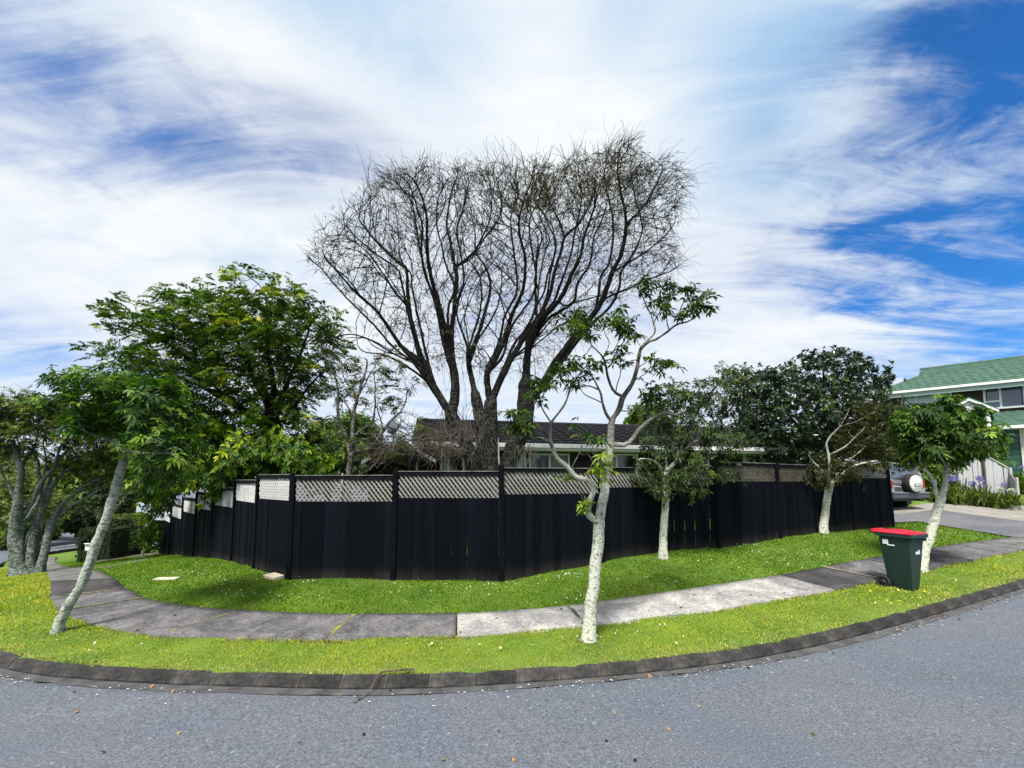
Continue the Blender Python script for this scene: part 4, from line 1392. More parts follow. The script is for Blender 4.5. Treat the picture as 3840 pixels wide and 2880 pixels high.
# ------------------------------------------------------------------ pale street tree in the middle
rng = np.random.default_rng(21)
sk = Skel(rng)
base = G(2207, 2402); Y6 = base[1]
def c6(L, r0, r1, dY=0.0, Y0=None):
    y0 = Y6 if Y0 is None else Y0
    sk.limb(pxl(L, y0, y0 + dY), r0 * .86, r1 * .86, 0.07, 0.45)
sk.limb([base - np.array([0, 0, .08])] + pxl([(2207, 2395), (2212, 2330), (2222, 2230), (2231, 2130), (2240, 2040), (2247, 1949)], Y6), .086, .066, 0.07, 0.22, True)
c6([(2247, 1949), (2254, 1906), (2266, 1819), (2282, 1732), (2290, 1667), (2293, 1615), (2290, 1576)], .076, .045)
c6([(2290, 1576), (2316, 1544), (2333, 1494), (2363, 1439), (2384, 1380), (2401, 1316), (2416, 1289)], .042, .026, .15)
c6([(2416, 1289), (2456, 1249), (2447, 1219), (2439, 1181), (2422, 1156), (2409, 1114), (2400, 1085)], .016, .008, .2, Y6 + .15)
c6([(2447, 1219), (2465, 1190), (2485, 1160), (2490, 1110)], .010, .006, .2, Y6 + .25)
c6([(2416, 1289), (2464, 1266), (2506, 1230), (2548, 1211), (2591, 1211), (2612, 1190), (2630, 1180), (2631, 1150)], .018, .007, -.25, Y6 + .15)
c6([(2506, 1230), (2494, 1190), (2494, 1160), (2485, 1130)], .010, .006, .1, Y6)
c6([(2535, 1216), (2548, 1181), (2561, 1139), (2600, 1110)], .011, .006, -.1, Y6)
c6([(2548, 1185), (2580, 1150), (2640, 1125)], .008, .005, -.2, Y6)
c6([(2333, 1494), (2304, 1468), (2283, 1422), (2272, 1380), (2262, 1338)], .026, .016, -.35, Y6 + .05)
c6([(2262, 1338), (2236, 1308), (2211, 1278), (2190, 1240), (2150, 1215)], .012, .006, -.3, Y6 - .3)
c6([(2211, 1278), (2180, 1270), (2150, 1250), (2120, 1215)], .008, .005, -.1, Y6 - .4)
c6([(2262, 1338), (2287, 1287), (2270, 1260), (2260, 1220)], .010, .005, .1, Y6 - .3)
c6([(2262, 1338), (2308, 1312), (2342, 1287), (2345, 1240), (2340, 1195)], .011, .005, -.1, Y6 - .3)
c6([(2300, 1318), (2330, 1260), (2355, 1225)], .007, .004, -.1, Y6 - .3)
c6([(2290, 1576), (2262, 1544), (2249, 1506), (2245, 1464), (2224, 1430), (2210, 1400), (2190, 1385)], .028, .008, -.3)
c6([(2245, 1464), (2200, 1440), (2169, 1447), (2130, 1420), (2110, 1390)], .013, .006, -.2, Y6 - .2)
c6([(2249, 1506), (2215, 1490), (2190, 1470), (2160, 1420)], .010, .005, .2, Y6 - .1)
c6([(2384, 1380), (2440, 1355), (2460, 1330), (2450, 1390), (2455, 1400)], .008, .005, .1, Y6 + .1)
c6([(2363, 1439), (2400, 1410), (2440, 1390), (2500, 1375), (2515, 1370)], .009, .004, .2, Y6 + .1)
c6([(2304, 1470), (2330, 1400), (2325, 1370), (2335, 1345)], .009, .005, -.2, Y6 - .05)
c6([(2240, 1965), (2224, 1945), (2204, 1927), (2199, 1901), (2212, 1858), (2221, 1819), (2195, 1793), (2156, 1784), (2143, 1758), (2104, 1732), (2078, 1706), (2069, 1658), (2063, 1615), (2063, 1580)], .052, .022, -.35)
c6([(2063, 1580), (2104, 1541), (2120, 1510), (2130, 1485), (2138, 1450), (2160, 1430)], .016, .007, -.1, Y6 - .35)
c6([(2063, 1580), (2037, 1537), (2030, 1506), (2010, 1460), (2020, 1440)], .014, .006, -.2, Y6 - .35)
c6([(2078, 1690), (2050, 1660), (2008, 1650), (1965, 1654), (1930, 1619), (1908, 1593), (1915, 1570)], .017, .007, -.3, Y6 - .3)
c6([(1965, 1654), (1962, 1620), (1965, 1590)], .009, .005, .0, Y6 - .45)
c6([(2143, 1758), (2165, 1700), (2180, 1640), (2170, 1600)], .010, .005, -.2, Y6 - .25)
c6([(2165, 1700), (2195, 1715), (2220, 1690), (2240, 1650)], .007, .004, -.1, Y6 - .3)
c6([(2296, 1671), (2342, 1667), (2377, 1641), (2386, 1619), (2429, 1593), (2464, 1571), (2494, 1558), (2538, 1563), (2594, 1541), (2625, 1524), (2690, 1500)], .040, .010, .4)
c6([(2429, 1593), (2440, 1540), (2430, 1490), (2450, 1450)], .012, .006, .1, Y6 + .2)
c6([(2494, 1558), (2520, 1510), (2560, 1480)], .011, .006, .1, Y6 + .25)
c6([(2333, 1544), (2400, 1540), (2470, 1535), (2500, 1500)], .010, .005, .3, Y6 + .05)
clus = [(2400, 1070), (2440, 1080), (2425, 1090), (2490, 1085), (2530, 1075), (2512, 1095), (2600, 1085), (2570, 1090), (2640, 1110), (2660, 1142), (2645, 1150), (2480, 1120), (2490, 1150), (2505, 1175), (2450, 1130), (2590, 1125), (2560, 1185), (2610, 1135), (2585, 1170), (2470, 1150),
        (2165, 1190), (2120, 1205), (2145, 1215), (2200, 1240), (2170, 1250), (2215, 1250), (2250, 1210), (2275, 1215), (2340, 1175), (2320, 1180), (2330, 1215), (2360, 1230), (2350, 1268), (2380, 1255), (2310, 1245), (2300, 1225), (2185, 1205),
        (2100, 1370), (2160, 1378), (2200, 1382), (2230, 1368), (2190, 1410), (2130, 1385), (2110, 1400), (2170, 1350), (2310, 1345), (2345, 1342), (2325, 1335), (2440, 1342), (2465, 1348), (2430, 1435), (2460, 1448), (2445, 1460), (2500, 1370), (2520, 1366), (2475, 1375),
        (1915, 1560), (1965, 1562), (1950, 1550), (1940, 1580), (1930, 1600), (1980, 1590), (1975, 1610), (2230, 1632), (2210, 1640), (2250, 1640), (2020, 1452), (2040, 1440), (2005, 1445), (2060, 1436), (2160, 1430), (2140, 1442), (2262, 1742), (2250, 1765), (2275, 1725), (2268, 1770), (2195, 1895), (2205, 1880), (2125, 1785), (2560, 1472), (2580, 1480), (2480, 1490), (2450, 1480), (2505, 1500), (2540, 1505), (2600, 1530), (2640, 1510), (2420, 1480), (2440, 1510), (2170, 1590), (2030, 1500)]
sk.finish(0.0045, 2.3)
smalls = np.arange(len(sk.P))[sk.R < .03]
Cc, Dc = [], []
links = []
for q in clus:
    guess = at(q[0], q[1], Y6)
    near = smalls[np.argmin(((sk.P[smalls] - guess) * np.array([1, .15, 1])) @ np.array([[1, 0, 0], [0, 1, 0], [0, 0, 1]]) ** 1 @ np.ones(3) if False else (((sk.P[smalls] - guess) * np.array([1, .2, 1])) ** 2).sum(1))]
    c = at(q[0], q[1], sk.P[near][1] + rng.normal(0, .08))
    mid = (sk.P[near] + c) / 2 + np.array([0, 0, -.03])
    links.append((catmull(np.array([sk.P[near], mid, c]), 3), np.linspace(.006, .003, 7)))
    for _ in range(5):
        Cc.append(c + rng.normal(0, .055, 3)); Dc.append(np.array([rng.normal(0, .45), rng.normal(0, .45), 1.0]))
Cc, Dc = np.array(Cc), np.array(Dc)
col = palette(len(Cc), [(.020, .045, .012), (.038, .078, .016), (.070, .115, .018), (.12, .16, .02)], [4, 4, 2.5, 1], rng)
lowm = (1800 - (Cc[:, 2] - EYE) / Cc[:, 1] * F) > 1700
col[lowm] = palette(int(lowm.sum()), [(.16, .26, .03), (.22, .30, .03)], [1, 1], rng)
lp = [rosettes(Cc, Dc, 9, 0.082, 0.36, 1.35, 0.75, col, rng)]
sk.chains += links
plant_tree('street_tree', 'pale lichened street tree forked low, standing on the verge before the fence', 'tree', sk, 'bark_white', lp, 'leaf', 0.024, (14, 6), 'street trees on the corner verge', 'bark_brown')

# ------------------------------------------------------------------ generic leafy trees
def pinnate(sk, idx, per, L, pairs, lw, droop, cols, wts, rng, spread=.12, up=0.0, tipcols=None, tipfrac=0.0):
    C = np.repeat(sk.P[idx], per, 0) + rng.normal(0, spread, (len(idx) * per, 3))
    D = np.repeat(sk.dirs(idx), per, 0) * .7 + rng.normal(0, .6, (len(idx) * per, 3)); D[:, 2] = D[:, 2] * .5 + up
    col = palette(len(idx), cols, wts, rng, .18)
    col = np.repeat(col, per, 0)
    if tipcols is not None:
        cl_ = rng.random(len(idx)) < tipfrac
        cl_ = np.repeat(cl_, per)
        col[cl_] = palette(int(cl_.sum()), tipcols, [1] * len(tipcols), rng)
    return fronds(C, D, pairs, L, lw, droop, col, rng)

def whorls(sk, idx, per, k, L, Wd, th, droop, cols, wts, rng, spread=.08, up=.6, tipcols=None, tipfrac=0.0):
    C = np.repeat(sk.P[idx], per, 0) + rng.normal(0, spread, (len(idx) * per, 3))
    D = np.repeat(sk.dirs(idx), per, 0) + rng.normal(0, .45, (len(idx) * per, 3)); D[:, 2] += up
    col = np.repeat(palette(len(idx), cols, wts, rng, .18), per, 0)
    if tipcols is not None:
        cl_ = np.repeat(rng.random(len(idx)) < tipfrac, per)
        col[cl_] = palette(int(cl_.sum()), tipcols, [1] * len(tipcols), rng)
    return rosettes(C, D, k, L, Wd, th, droop, col, rng)

# big feathery green tree behind the left fence
rng = np.random.default_rng(31)
sk = Skel(rng); Y3 = 11.6
b0 = at(1015, 1800, Y3); b0[2] = T1(b0[0], b0[1]) - .1
sk.limb([b0] + pxl([(1015, 1850), (1018, 1700), (1030, 1610), (1015, 1540)], Y3), .22, .16, .15, .3, True)
for L, r, dY in (([(1025, 1620), (950, 1560), (860, 1500), (740, 1440), (620, 1390), (500, 1330)], .10, -1.0), ([(1015, 1540), (960, 1400), (900, 1280), (820, 1180), (760, 1100)], .10, .6),
                 ([(1015, 1540), (1010, 1400), (1000, 1250), (1000, 1120)], .10, -.4), ([(1030, 1560), (1080, 1420), (1130, 1300), (1170, 1180)], .09, .3),
                 ([(860, 1500), (720, 1350), (600, 1270), (470, 1225), (380, 1215)], .06, -.8), ([(1030, 1600), (1090, 1520), (1160, 1440), (1230, 1380)], .06, -.6),
                 ([(1020, 1640), (900, 1640), (760, 1660), (640, 1700)], .06, -.8), ([(900, 1280), (760, 1230), (640, 1180), (560, 1140)], .05, -.5)):
    sk.limb(pxl(L, Y3, Y3 + dY), r, .02, .15, .4)
B3 = [(1010, 1130, 190, 100, 11.4, 1.5), (900, 1240, 200, 120, 11.4, 1.8), (760, 1170, 130, 95, 11.6, 1.4), (640, 1260, 160, 80, 11.0, 1.3), (500, 1185, 85, 65, 10.8, .8), (400, 1225, 60, 28, 10.7, .4),
      (560, 1360, 140, 60, 10.8, 1.0), (470, 1330, 80, 45, 10.8, .7), (720, 1400, 190, 120, 11.2, 1.6), (940, 1420, 210, 150, 11.6, 1.7), (1140, 1190, 120, 110, 11.7, 1.2), (1190, 1340, 80, 100, 11.6, .9),
      (1120, 1440, 110, 100, 11.6, 1.2), (1010, 1300, 180, 110, 11.0, 1.4), (880, 1540, 150, 90, 11.8, 1.2), (700, 1540, 150, 90, 11.6, 1.1), (430, 1430, 50, 30, 10.8, .4), (840, 1100, 70, 50, 11.4, .8), (1250, 1290, 50, 60, 11.6, .5), (1040, 1560, 130, 80, 11.3, 1.1), (960, 1620, 170, 60, 11.0, 1.0), (760, 1600, 150, 70, 11.2, 1.1), (1130, 1580, 90, 60, 11.2, .8), (1190, 1220, 70, 90, 11.5, .7)]
sk.colonize(blob_points(B3, 3000, rng), .17, 1.4, .26, 60, (0, 0, .02), .28)
sk.finish(.006)
idx = np.concatenate([sk.tips, rng.choice(np.arange(len(sk.P))[(sk.R < .012)], 900)])
lp = [pinnate(sk, idx, 5, .235, 7, .42, .5, [(.024, .058, .006), (.045, .098, .008), (.080, .145, .009), (.14, .205, .009)], [4, 4, 3, 1.5], rng, .12, .15, [(.32, .33, .010), (.24, .30, .010)], .11)]
plant_tree('feathery_tree', 'big dark green feathery-leaved tree behind the left run of the fence', 'tree', sk, 'bark_dark', lp, 'leaf', .04, (9, 4), twig='twig_dark')

# broad-leaved yellow-green shrub spilling over the left fence
rng = np.random.default_rng(33)
sk = Skel(rng); Ys = 11.2
b0 = at(900, 1850, 11.4); b0[2] = T1(b0[0], b0[1]) - .05
sk.limb([b0] + pxl([(890, 1830), (860, 1760), (800, 1700)], 11.3, 11.0), .09, .05, .12, .3, True)
for L in ([(870, 1780), (960, 1720), (1080, 1700), (1180, 1720)], [(800, 1700), (700, 1660), (600, 1640)], [(860, 1760), (760, 1750), (690, 1780), (620, 1840, 12.5), (575, 1920, 15.5), (556, 2000, 17.0)]):
    sk.limb(pxl(L, 11.2, 10.9), .04, .012, .12, .4)
Bs = [(1000, 1690, 170, 75, 10.6, 1.0), (1140, 1720, 120, 60, 10.3, .8), (880, 1720, 150, 80, 10.8, 1.0), (740, 1640, 170, 90, 11.2, 1.0), (620, 1640, 120, 80, 11.6, 1.0), (660, 1740, 120, 80, 12.0, .9), (780, 1790, 110, 50, 11.2, .6), (590, 1850, 62, 80, 13.0, .6), (560, 1960, 32, 70, 16.5, .4), (560, 1760, 70, 80, 12.6, .7),
      (860, 1765, 80, 42, 10.9, .5), (552, 2020, 20, 40, 17.2, .3), (1210, 1745, 55, 40, 9.9, .4), (770, 1850, 50, 26, 11.2, .25)]
sk.colonize(blob_points(Bs, 1500, rng), .16, 1.6, .22, 60, (0, 0, -.02), .28)
sk.finish(.005)
idx = np.concatenate([sk.tips, rng.choice(np.arange(len(sk.P))[(sk.R < .012)], 700)])
lp = [whorls(sk, idx, 5, 6, .12, .55, 1.1, .7, [(.024, .065, .006), (.048, .110, .008), (.095, .170, .009), (.16, .24, .010)], [4, 4, 3, 1.3], rng, .12, .2, [(.36, .41, .012), (.26, .34, .010)], .09)]
plant_tree('overhanging_shrub', 'yellow-green broad-leaved shrub spilling over the left run of black fence', 'shrub', sk, 'bark_brown', lp, 'leaf', .03, (7, 4))

# leaning street tree on the left
rng = np.random.default_rng(41)
sk = Skel(rng); base = G(217, 2370); Y1_ = base[1]
sk.limb([base - np.array([0, 0, .06])] + pxl([(218, 2362), (255, 2280), (304, 2187), (340, 2090), (373, 1996), (405, 1905), (434, 1823), (458, 1750), (472, 1705)], Y1_, Y1_ + .1), .056, .044, .07, .25, True)
for L, r, dY in (([(465, 1725), (430, 1660), (380, 1635), (330, 1625), (300, 1600)], .026, -.4), ([(472, 1705), (490, 1660), (530, 1640), (590, 1620), (640, 1600)], .026, .4), ([(470, 1710), (450, 1640), (430, 1580), (410, 1500), (405, 1440)], .03, .3),
                 ([(480, 1680), (510, 1620), (530, 1560), (550, 1490)], .028, -.3), ([(475, 1690), (550, 1690), (620, 1700), (670, 1720)], .026, -.5), ([(465, 1730), (520, 1700), (500, 1640)], .02, .5)):
    sk.limb(pxl(L, Y1_, Y1_ + dY), r, .010, .08, .5)
B1 = [(340, 1450, 110, 50, Y1_, .6), (460, 1440, 120, 45, Y1_ + .1, .7), (570, 1460, 110, 50, Y1_, .6), (640, 1550, 80, 70, Y1_, .6), (660, 1650, 80, 60, Y1_ - .1, .5), (590, 1700, 90, 50, Y1_ - .2, .5), (300, 1530, 70, 50, Y1_, .5), (240, 1510, 50, 40, Y1_ - .1, .3), (480, 1540, 130, 60, Y1_ + .2, .7), (560, 1600, 80, 60, Y1_ + .3, .5), (330, 1590, 60, 35, Y1_ - .2, .4), (690, 1740, 40, 45, Y1_ - .2, .3), (420, 1600, 50, 35, Y1_ + .3, .4), (620, 1780, 50, 40, Y1_ - .1, .3)]
sk.colonize(blob_points(B1, 800, rng), .085, .8, .13, 60, (0, 0, .02), .28)
sk.finish(.004)
idx = np.concatenate([sk.tips, rng.choice(np.arange(len(sk.P))[(sk.R < .007)], 500)])
lp = [whorls(sk, idx, 3, 8, .078, .40, 1.25, .75, [(.022, .060, .011), (.040, .098, .014), (.072, .150, .016), (.13, .22, .015)], [3, 4, 3, 2], rng, .06, .7)]
plant_tree('street_tree', 'leaning lichened street tree with drooping bright crown on the left verge', 'tree', sk, 'bark_pale_green', lp, 'leaf', .024, (14, 5), 'street trees on the corner verge')

# multi-stemmed wind-swept tree at the far left
rng = np.random.default_rng(43)
sk = Skel(rng); base = G(75, 2158); Y2 = base[1]
sk.limb([base] + pxl([(68, 2120), (62, 2060), (62, 1950), (72, 1850), (76, 1760), (55, 1660), (30, 1580)], Y2, Y2 - .3), .22, .03, .14, .35, True)
for q, (L, r, dY) in enumerate((([(95, 2150), (88, 2060), (92, 1990), (110, 1930), (160, 1820), (205, 1750), (230, 1660)], .17, .2), ([(112, 2140), (112, 2040), (135, 1960), (165, 1880), (210, 1810), (290, 1740), (370, 1690)], .17, .6),
                 ([(140, 2140), (165, 2050), (190, 1960), (240, 1880), (330, 1810), (430, 1770)], .14, .9), ([(125, 2140), (150, 2040), (170, 1950), (180, 1850), (220, 1740), (290, 1650)], .14, 1.2), ([(105, 2148), (104, 2070), (108, 2000), (128, 1940), (150, 1860), (150, 1760), (120, 1680)], .15, .1), ([(150, 2130), (172, 2060), (200, 1990), (262, 1900), (350, 1840), (440, 1800)], .12, 1.0))):
    P = pxl(L, Y2 + .1 * q, Y2 + dY); P[0][2] = T1(P[0][0], P[0][1]) - .05
    sk.limb(P, r, .02, .14, .4, True)
for L, r, dY in (([(76, 1760), (130, 1690), (150, 1600), (140, 1540)], .05, 0), ([(100, 1950), (150, 1860), (170, 1760), (160, 1650)], .05, .3), ([(62, 1880), (20, 1780), (-20, 1680)], .05, -.3)):
    sk.limb(pxl(L, Y2, Y2 + dY), r, .015, .14, .4)
B2 = [(60, 1520, 160, 45, Y2, 1.2), (210, 1540, 150, 45, Y2 + .2, 1.1), (340, 1590, 110, 55, Y2 + .4, 1.0), (-60, 1560, 120, 60, Y2 - .2, 1.1), (20, 1600, 110, 45, Y2, 1.0), (150, 1610, 120, 40, Y2 + .2, 1.0), (400, 1660, 90, 55, Y2 + .5, .8), (270, 1660, 90, 35, Y2 + .3, .8), (380, 1730, 110, 45, Y2 + .8, .8), (290, 1740, 80, 40, Y2 + .8, .7), (20, 1680, 80, 40, Y2 + .2, .7), (440, 1790, 70, 40, Y2 + 1.0, .6)]
sk.colonize(blob_points(B2, 1300, rng), .16, 1.3, .24, 50, (0, 0, .05), .28)
sk.finish(.006)
ext = np.arange(len(sk.P))[(sk.R < .02) & (sk.P[:, 2] > 2.2)]
tw = hanging_twigs(sk.P[rng.choice(ext, 1500)], rng.normal(0, .6, (1500, 3)) + np.array([.3, 0, .1]), .55, 4, .007, .03, rng)
tV, tF = tubes(tw, 3)
idx = np.concatenate([sk.tips, rng.choice(np.arange(len(sk.P))[(sk.R < .011)], 700)])
lp = [whorls(sk, idx, 6, 6, .085, .45, 1.1, .3, [(.044, .066, .012), (.078, .112, .016), (.13, .17, .020), (.18, .22, .03)], [3, 4, 3, 1.5], rng, .12, .5)]
plant_tree('wind_swept_tree', 'thick many-stemmed wind-swept tree at the far left of the verge', 'tree', sk, 'bark_green', lp, 'leaf', .03, (10, 4), twig='bark_dark', extra=[('twigs', tV, tF, 'twig_dark')])

# small half-bare tree behind the fence, left of the big one
rng = np.random.default_rng(45)
sk = Skel(rng); Y4 = 9.3
def z7(L): return [(1150 + x / 3.318, 1300 + y / 3.318) for x, y in L]
b0 = at(*z7([(545, 1700)])[0], Y4); b0[2] = T1(b0[0], b0[1]) - .05
sk.limb([b0] + pxl(z7([(545, 1600), (560, 1350), (590, 1150), (600, 950), (620, 700), (640, 600), (700, 420), (760, 150)]), Y4), .115, .02, .10, .4, True)
for L, r, dY in (([(545, 1340), (480, 1130), (420, 1020), (380, 800), (370, 560), (330, 330), (220, 100)], .06, -.3), ([(420, 1020), (340, 930), (240, 870), (215, 1000), (230, 1080)], .03, -.2), ([(590, 1320), (800, 1230), (880, 1140), (950, 1020), (1050, 900), (1180, 800), (1250, 650)], .06, .2),
                 ([(600, 1130), (740, 990), (820, 930), (850, 600), (840, 300)], .04, .4), ([(600, 950), (530, 830), (450, 680), (390, 600)], .03, .3), ([(950, 1020), (900, 850), (880, 700)], .025, .2), ([(620, 700), (560, 560), (480, 450), (440, 250)], .025, -.3), ([(640, 600), (720, 480), (870, 220), (980, 60)], .02, .3)):
    sk.limb(pxl(z7(L), Y4, Y4 + dY), r, .008, .10, .5)
B4 = [(1290, 1350, 70, 35, Y4, .4), (1335, 1365, 60, 30, Y4, .4), (1440, 1365, 90, 40, Y4, .5), (1390, 1420, 90, 40, Y4, .5), (1300, 1430, 70, 40, Y4, .4), (1360, 1470, 80, 50, Y4, .5), (1530, 1440, 60, 30, Y4 + .2, .4), (1450, 1500, 70, 50, Y4, .5), (1240, 1470, 50, 50, Y4, .4), (1560, 1600, 70, 45, Y4 + .1, .5), (1500, 1620, 60, 40, Y4, .4), (1270, 1640, 60, 40, Y4, .4), (1470, 1690, 80, 40, Y4 - .1, .4), (1380, 1680, 80, 40, Y4, .4)]
sk.colonize(blob_points(B4, 700, rng), .10, .8, .16, 50, (0, 0, .04), .3)
sk.finish(.005)
ti = sk.tips
lp = [pinnate(sk, rng.choice(ti, int(len(ti) * .95), replace=False), 3, .20, 6, .40, .4, [(.030, .048, .010), (.055, .075, .012), (.085, .100, .014), (.12, .11, .02)], [3, 4, 2, 1], rng, .06, .1)]
ext = np.arange(len(sk.P))[sk.R < .012]
tw = hanging_twigs(sk.P[rng.choice(ext, 420)], rng.normal(0, .6, (420, 3)), .3, 4, .0045, .05, rng)
tV, tF = tubes(tw, 3)
plant_tree('half_bare_tree', 'small half-bare tree with crooked limbs between the green tree and bare tree', 'tree', sk, 'bark_brown', lp, 'leaf', .028, (8, 4), twig='bark_brown', extra=[('twigs', tV, tF, 'twig_dark')])

# second street tree, against the fence right of the pale one
rng = np.random.default_rng(47)
sk = Skel(rng); base = G(2488, 2091); Y7 = base[1]
sk.limb([base - np.array([0, 0, .05])] + pxl([(2488, 2080), (2491, 2000), (2496, 1910), (2502, 1830), (2492, 1775)], Y7), .084, .070, .09, .2, True)
for L, r, dY in (([(2492, 1775), (2530, 1730), (2570, 1690), (2620, 1655), (2700, 1625), (2770, 1595)], .045, .3), ([(2495, 1790), (2470, 1745), (2430, 1720), (2390, 1720)], .035, -.3), ([(2540, 1725), (2570, 1660), (2600, 1560), (2650, 1480), (2720, 1400), (2760, 1360)], .045, .2),
                 ([(2500, 1770), (2500, 1680), (2520, 1600), (2530, 1520)], .03, .4), ([(2620, 1655), (2680, 1580), (2760, 1500), (2800, 1440)], .03, -.2), ([(2502, 1800), (2560, 1770), (2640, 1740), (2720, 1700), (2780, 1670)], .022, -.3), ([(2640, 1740), (2700, 1760), (2760, 1790)], .02, -.3)):
    sk.limb(pxl(L, Y7, Y7 + dY), r, .010, .09, .5)
B7 = [(2480, 1790, 110, 45, Y7 - .2, .6), (2420, 1770, 60, 45, Y7 - .2, .4), (2560, 1730, 110, 70, Y7, .6), (2580, 1620, 120, 80, Y7 + .2, .7), (2680, 1480, 120, 80, Y7, .6), (2760, 1430, 80, 60, Y7, .5), (2500, 1560, 110, 80, Y7 + .2, .6), (2700, 1660, 110, 60, Y7, .6), (2440, 1660, 70, 60, Y7, .5), (2780, 1560, 70, 80, Y7, .5), (2540, 1470, 80, 40, Y7 + .2, .5), (2690, 1770, 60, 40, Y7 - .2, .3), (2620, 1850, 60, 25, Y7 - .3, .3), (2450, 1840, 50, 30, Y7 - .3, .3), (2730, 1390, 40, 30, Y7, .3)]
sk.colonize(blob_points(B7, 950, rng), .10, .8, .15, 50, (0, 0, .02), .28)
sk.finish(.0045)
idx = np.concatenate([sk.tips, rng.choice(np.arange(len(sk.P))[sk.R < .008], 420)])
lp = [whorls(sk, idx, 3, 6, .082, .40, 1.2, .6, [(.016, .034, .010), (.030, .058, .013), (.055, .086, .015), (.10, .115, .016)], [4, 4, 3, 1.2], rng, .07, .4)]
plant_tree('street_tree', 'straight-trunked street tree with dark crown right against the fence middle', 'tree', sk, 'bark_white', lp, 'leaf', .026, (12, 5), 'street trees on the corner verge', 'bark_green')

# third street tree, white limbs before the dense dark tree
rng = np.random.default_rng(49)
sk = Skel(rng); base = G(3086, 1999); Y9 = base[1]
sk.limb([base - np.array([0, 0, .05])] + pxl([(3087, 1990), (3098, 1900), (3112, 1815)], Y9), .104, .086, .10, .2, True)
for L, r, dY in (([(3112, 1815), (3112, 1740), (3106, 1690), (3104, 1655), (3150, 1602), (3178, 1560), (3186, 1525)], .034, -.5), ([(3108, 1705), (3160, 1682), (3205, 1640), (3240, 1610)], .022, -.4), ([(3112, 1815), (3170, 1765), (3240, 1742), (3330, 1738), (3420, 1745)], .035, -.3),
                 ([(3125, 1790), (3190, 1720), (3250, 1670), (3300, 1640)], .03, .3), ([(3108, 1800), (3060, 1750), (3030, 1700)], .025, -.2), ([(3150, 1602), (3140, 1570), (3135, 1560)], .014, -.5), ([(3160, 1592), (3200, 1585), (3230, 1570)], .012, -.5)):
    sk.limb(pxl(L, Y9 - (.35 if dY == -.5 else 0), Y9 + dY), r, .012, .10, .4)
B9 = [(3290, 1560, 90, 70, Y9 + .3, .7), (3240, 1650, 110, 70, Y9 + .3, .7), (3340, 1670, 90, 60, Y9, .7), (3130, 1760, 90, 45, Y9 - .1, .6), (3060, 1785, 60, 45, Y9 - .2, .5), (3300, 1740, 100, 25, Y9 - .2, .5), (3200, 1800, 50, 25, Y9 - .2, .4), (3360, 1590, 50, 60, Y9 + .3, .5), (3420, 1730, 60, 25, Y9 - .2, .4)]
sk.colonize(blob_points(B9, 900, rng), .11, 1.0, .17, 50, (0, 0, .02), .3)
sk.finish(.005)
idx = np.concatenate([sk.tips, rng.choice(np.arange(len(sk.P))[sk.R < .009], 400)])
lp = [whorls(sk, idx, 3, 6, .085, .42, 1.15, .5, [(.030, .034, .010), (.052, .052, .014), (.082, .074, .018), (.026, .045, .012)], [4, 4, 2, 3], rng, .09, .3)]
plant_tree('street_tree', 'leaning-trunked street tree with white limbs and brownish crown by the fence end', 'tree', sk, 'bark_white', lp, 'leaf', .016, (12, 5), 'street trees on the corner verge', 'bark_brown')

# street tree beside the bin
rng = np.random.default_rng(51)
sk = Skel(rng); base = G(3452, 2136); YT = base[1]
sk.limb([base - np.array([0, 0, .05])] + pxl([(3455, 2125), (3472, 2060), (3495, 1985), (3515, 1910), (3530, 1860)], YT), .084, .070, .09, .2, True)
for L, r, dY in (([(3530, 1860), (3545, 1800), (3555, 1730), (3560, 1670), (3560, 1620)], .055, .1), ([(3520, 1880), (3505, 1830), (3500, 1800), (3470, 1770), (3450, 1735), (3450, 1680)], .032, -.2), ([(3556, 1720), (3600, 1670), (3660, 1640)], .03, -.3), ([(3552, 1740), (3500, 1680), (3460, 1630)], .03, .3), ([(3556, 1700), (3540, 1620), (3520, 1560)], .025, -.2)):
    sk.limb(pxl(L, YT, YT + dY), r, .010, .08, .4)
BT = [(3470, 1575, 75, 40, YT, .7), (3540, 1560, 60, 35, YT, .7), (3610, 1625, 65, 40, YT, .7), (3690, 1650, 35, 24, YT - .1, .4), (3430, 1640, 55, 50, YT, .5), (3530, 1640, 110, 50, YT - .2, .7), (3590, 1680, 70, 35, YT - .3, .4), (3470, 1700, 50, 30, YT - .2, .4), (3490, 1525, 40, 22, YT, .4), (3410, 1600, 30, 35, YT, .3)]
sk.colonize(blob_points(BT, 700, rng), .09, .9, .14, 50, (0, 0, .02), .28)
sk.finish(.0045)
idx = np.concatenate([sk.tips, rng.choice(np.arange(len(sk.P))[sk.R < .008], 450)])
lp = [whorls(sk, idx, 4, 7, .088, .40, 1.3, .8, [(.020, .050, .009), (.036, .085, .011), (.068, .140, .013), (.12, .20, .014)], [3, 4, 3, 1.5], rng, .07, .7)]
plant_tree('street_tree', 'forked pale street tree with dense green umbrella crown behind the wheelie bin', 'tree', sk, 'bark_white', lp, 'leaf', .024, (12, 5), 'street trees on the corner verge', 'bark_brown')

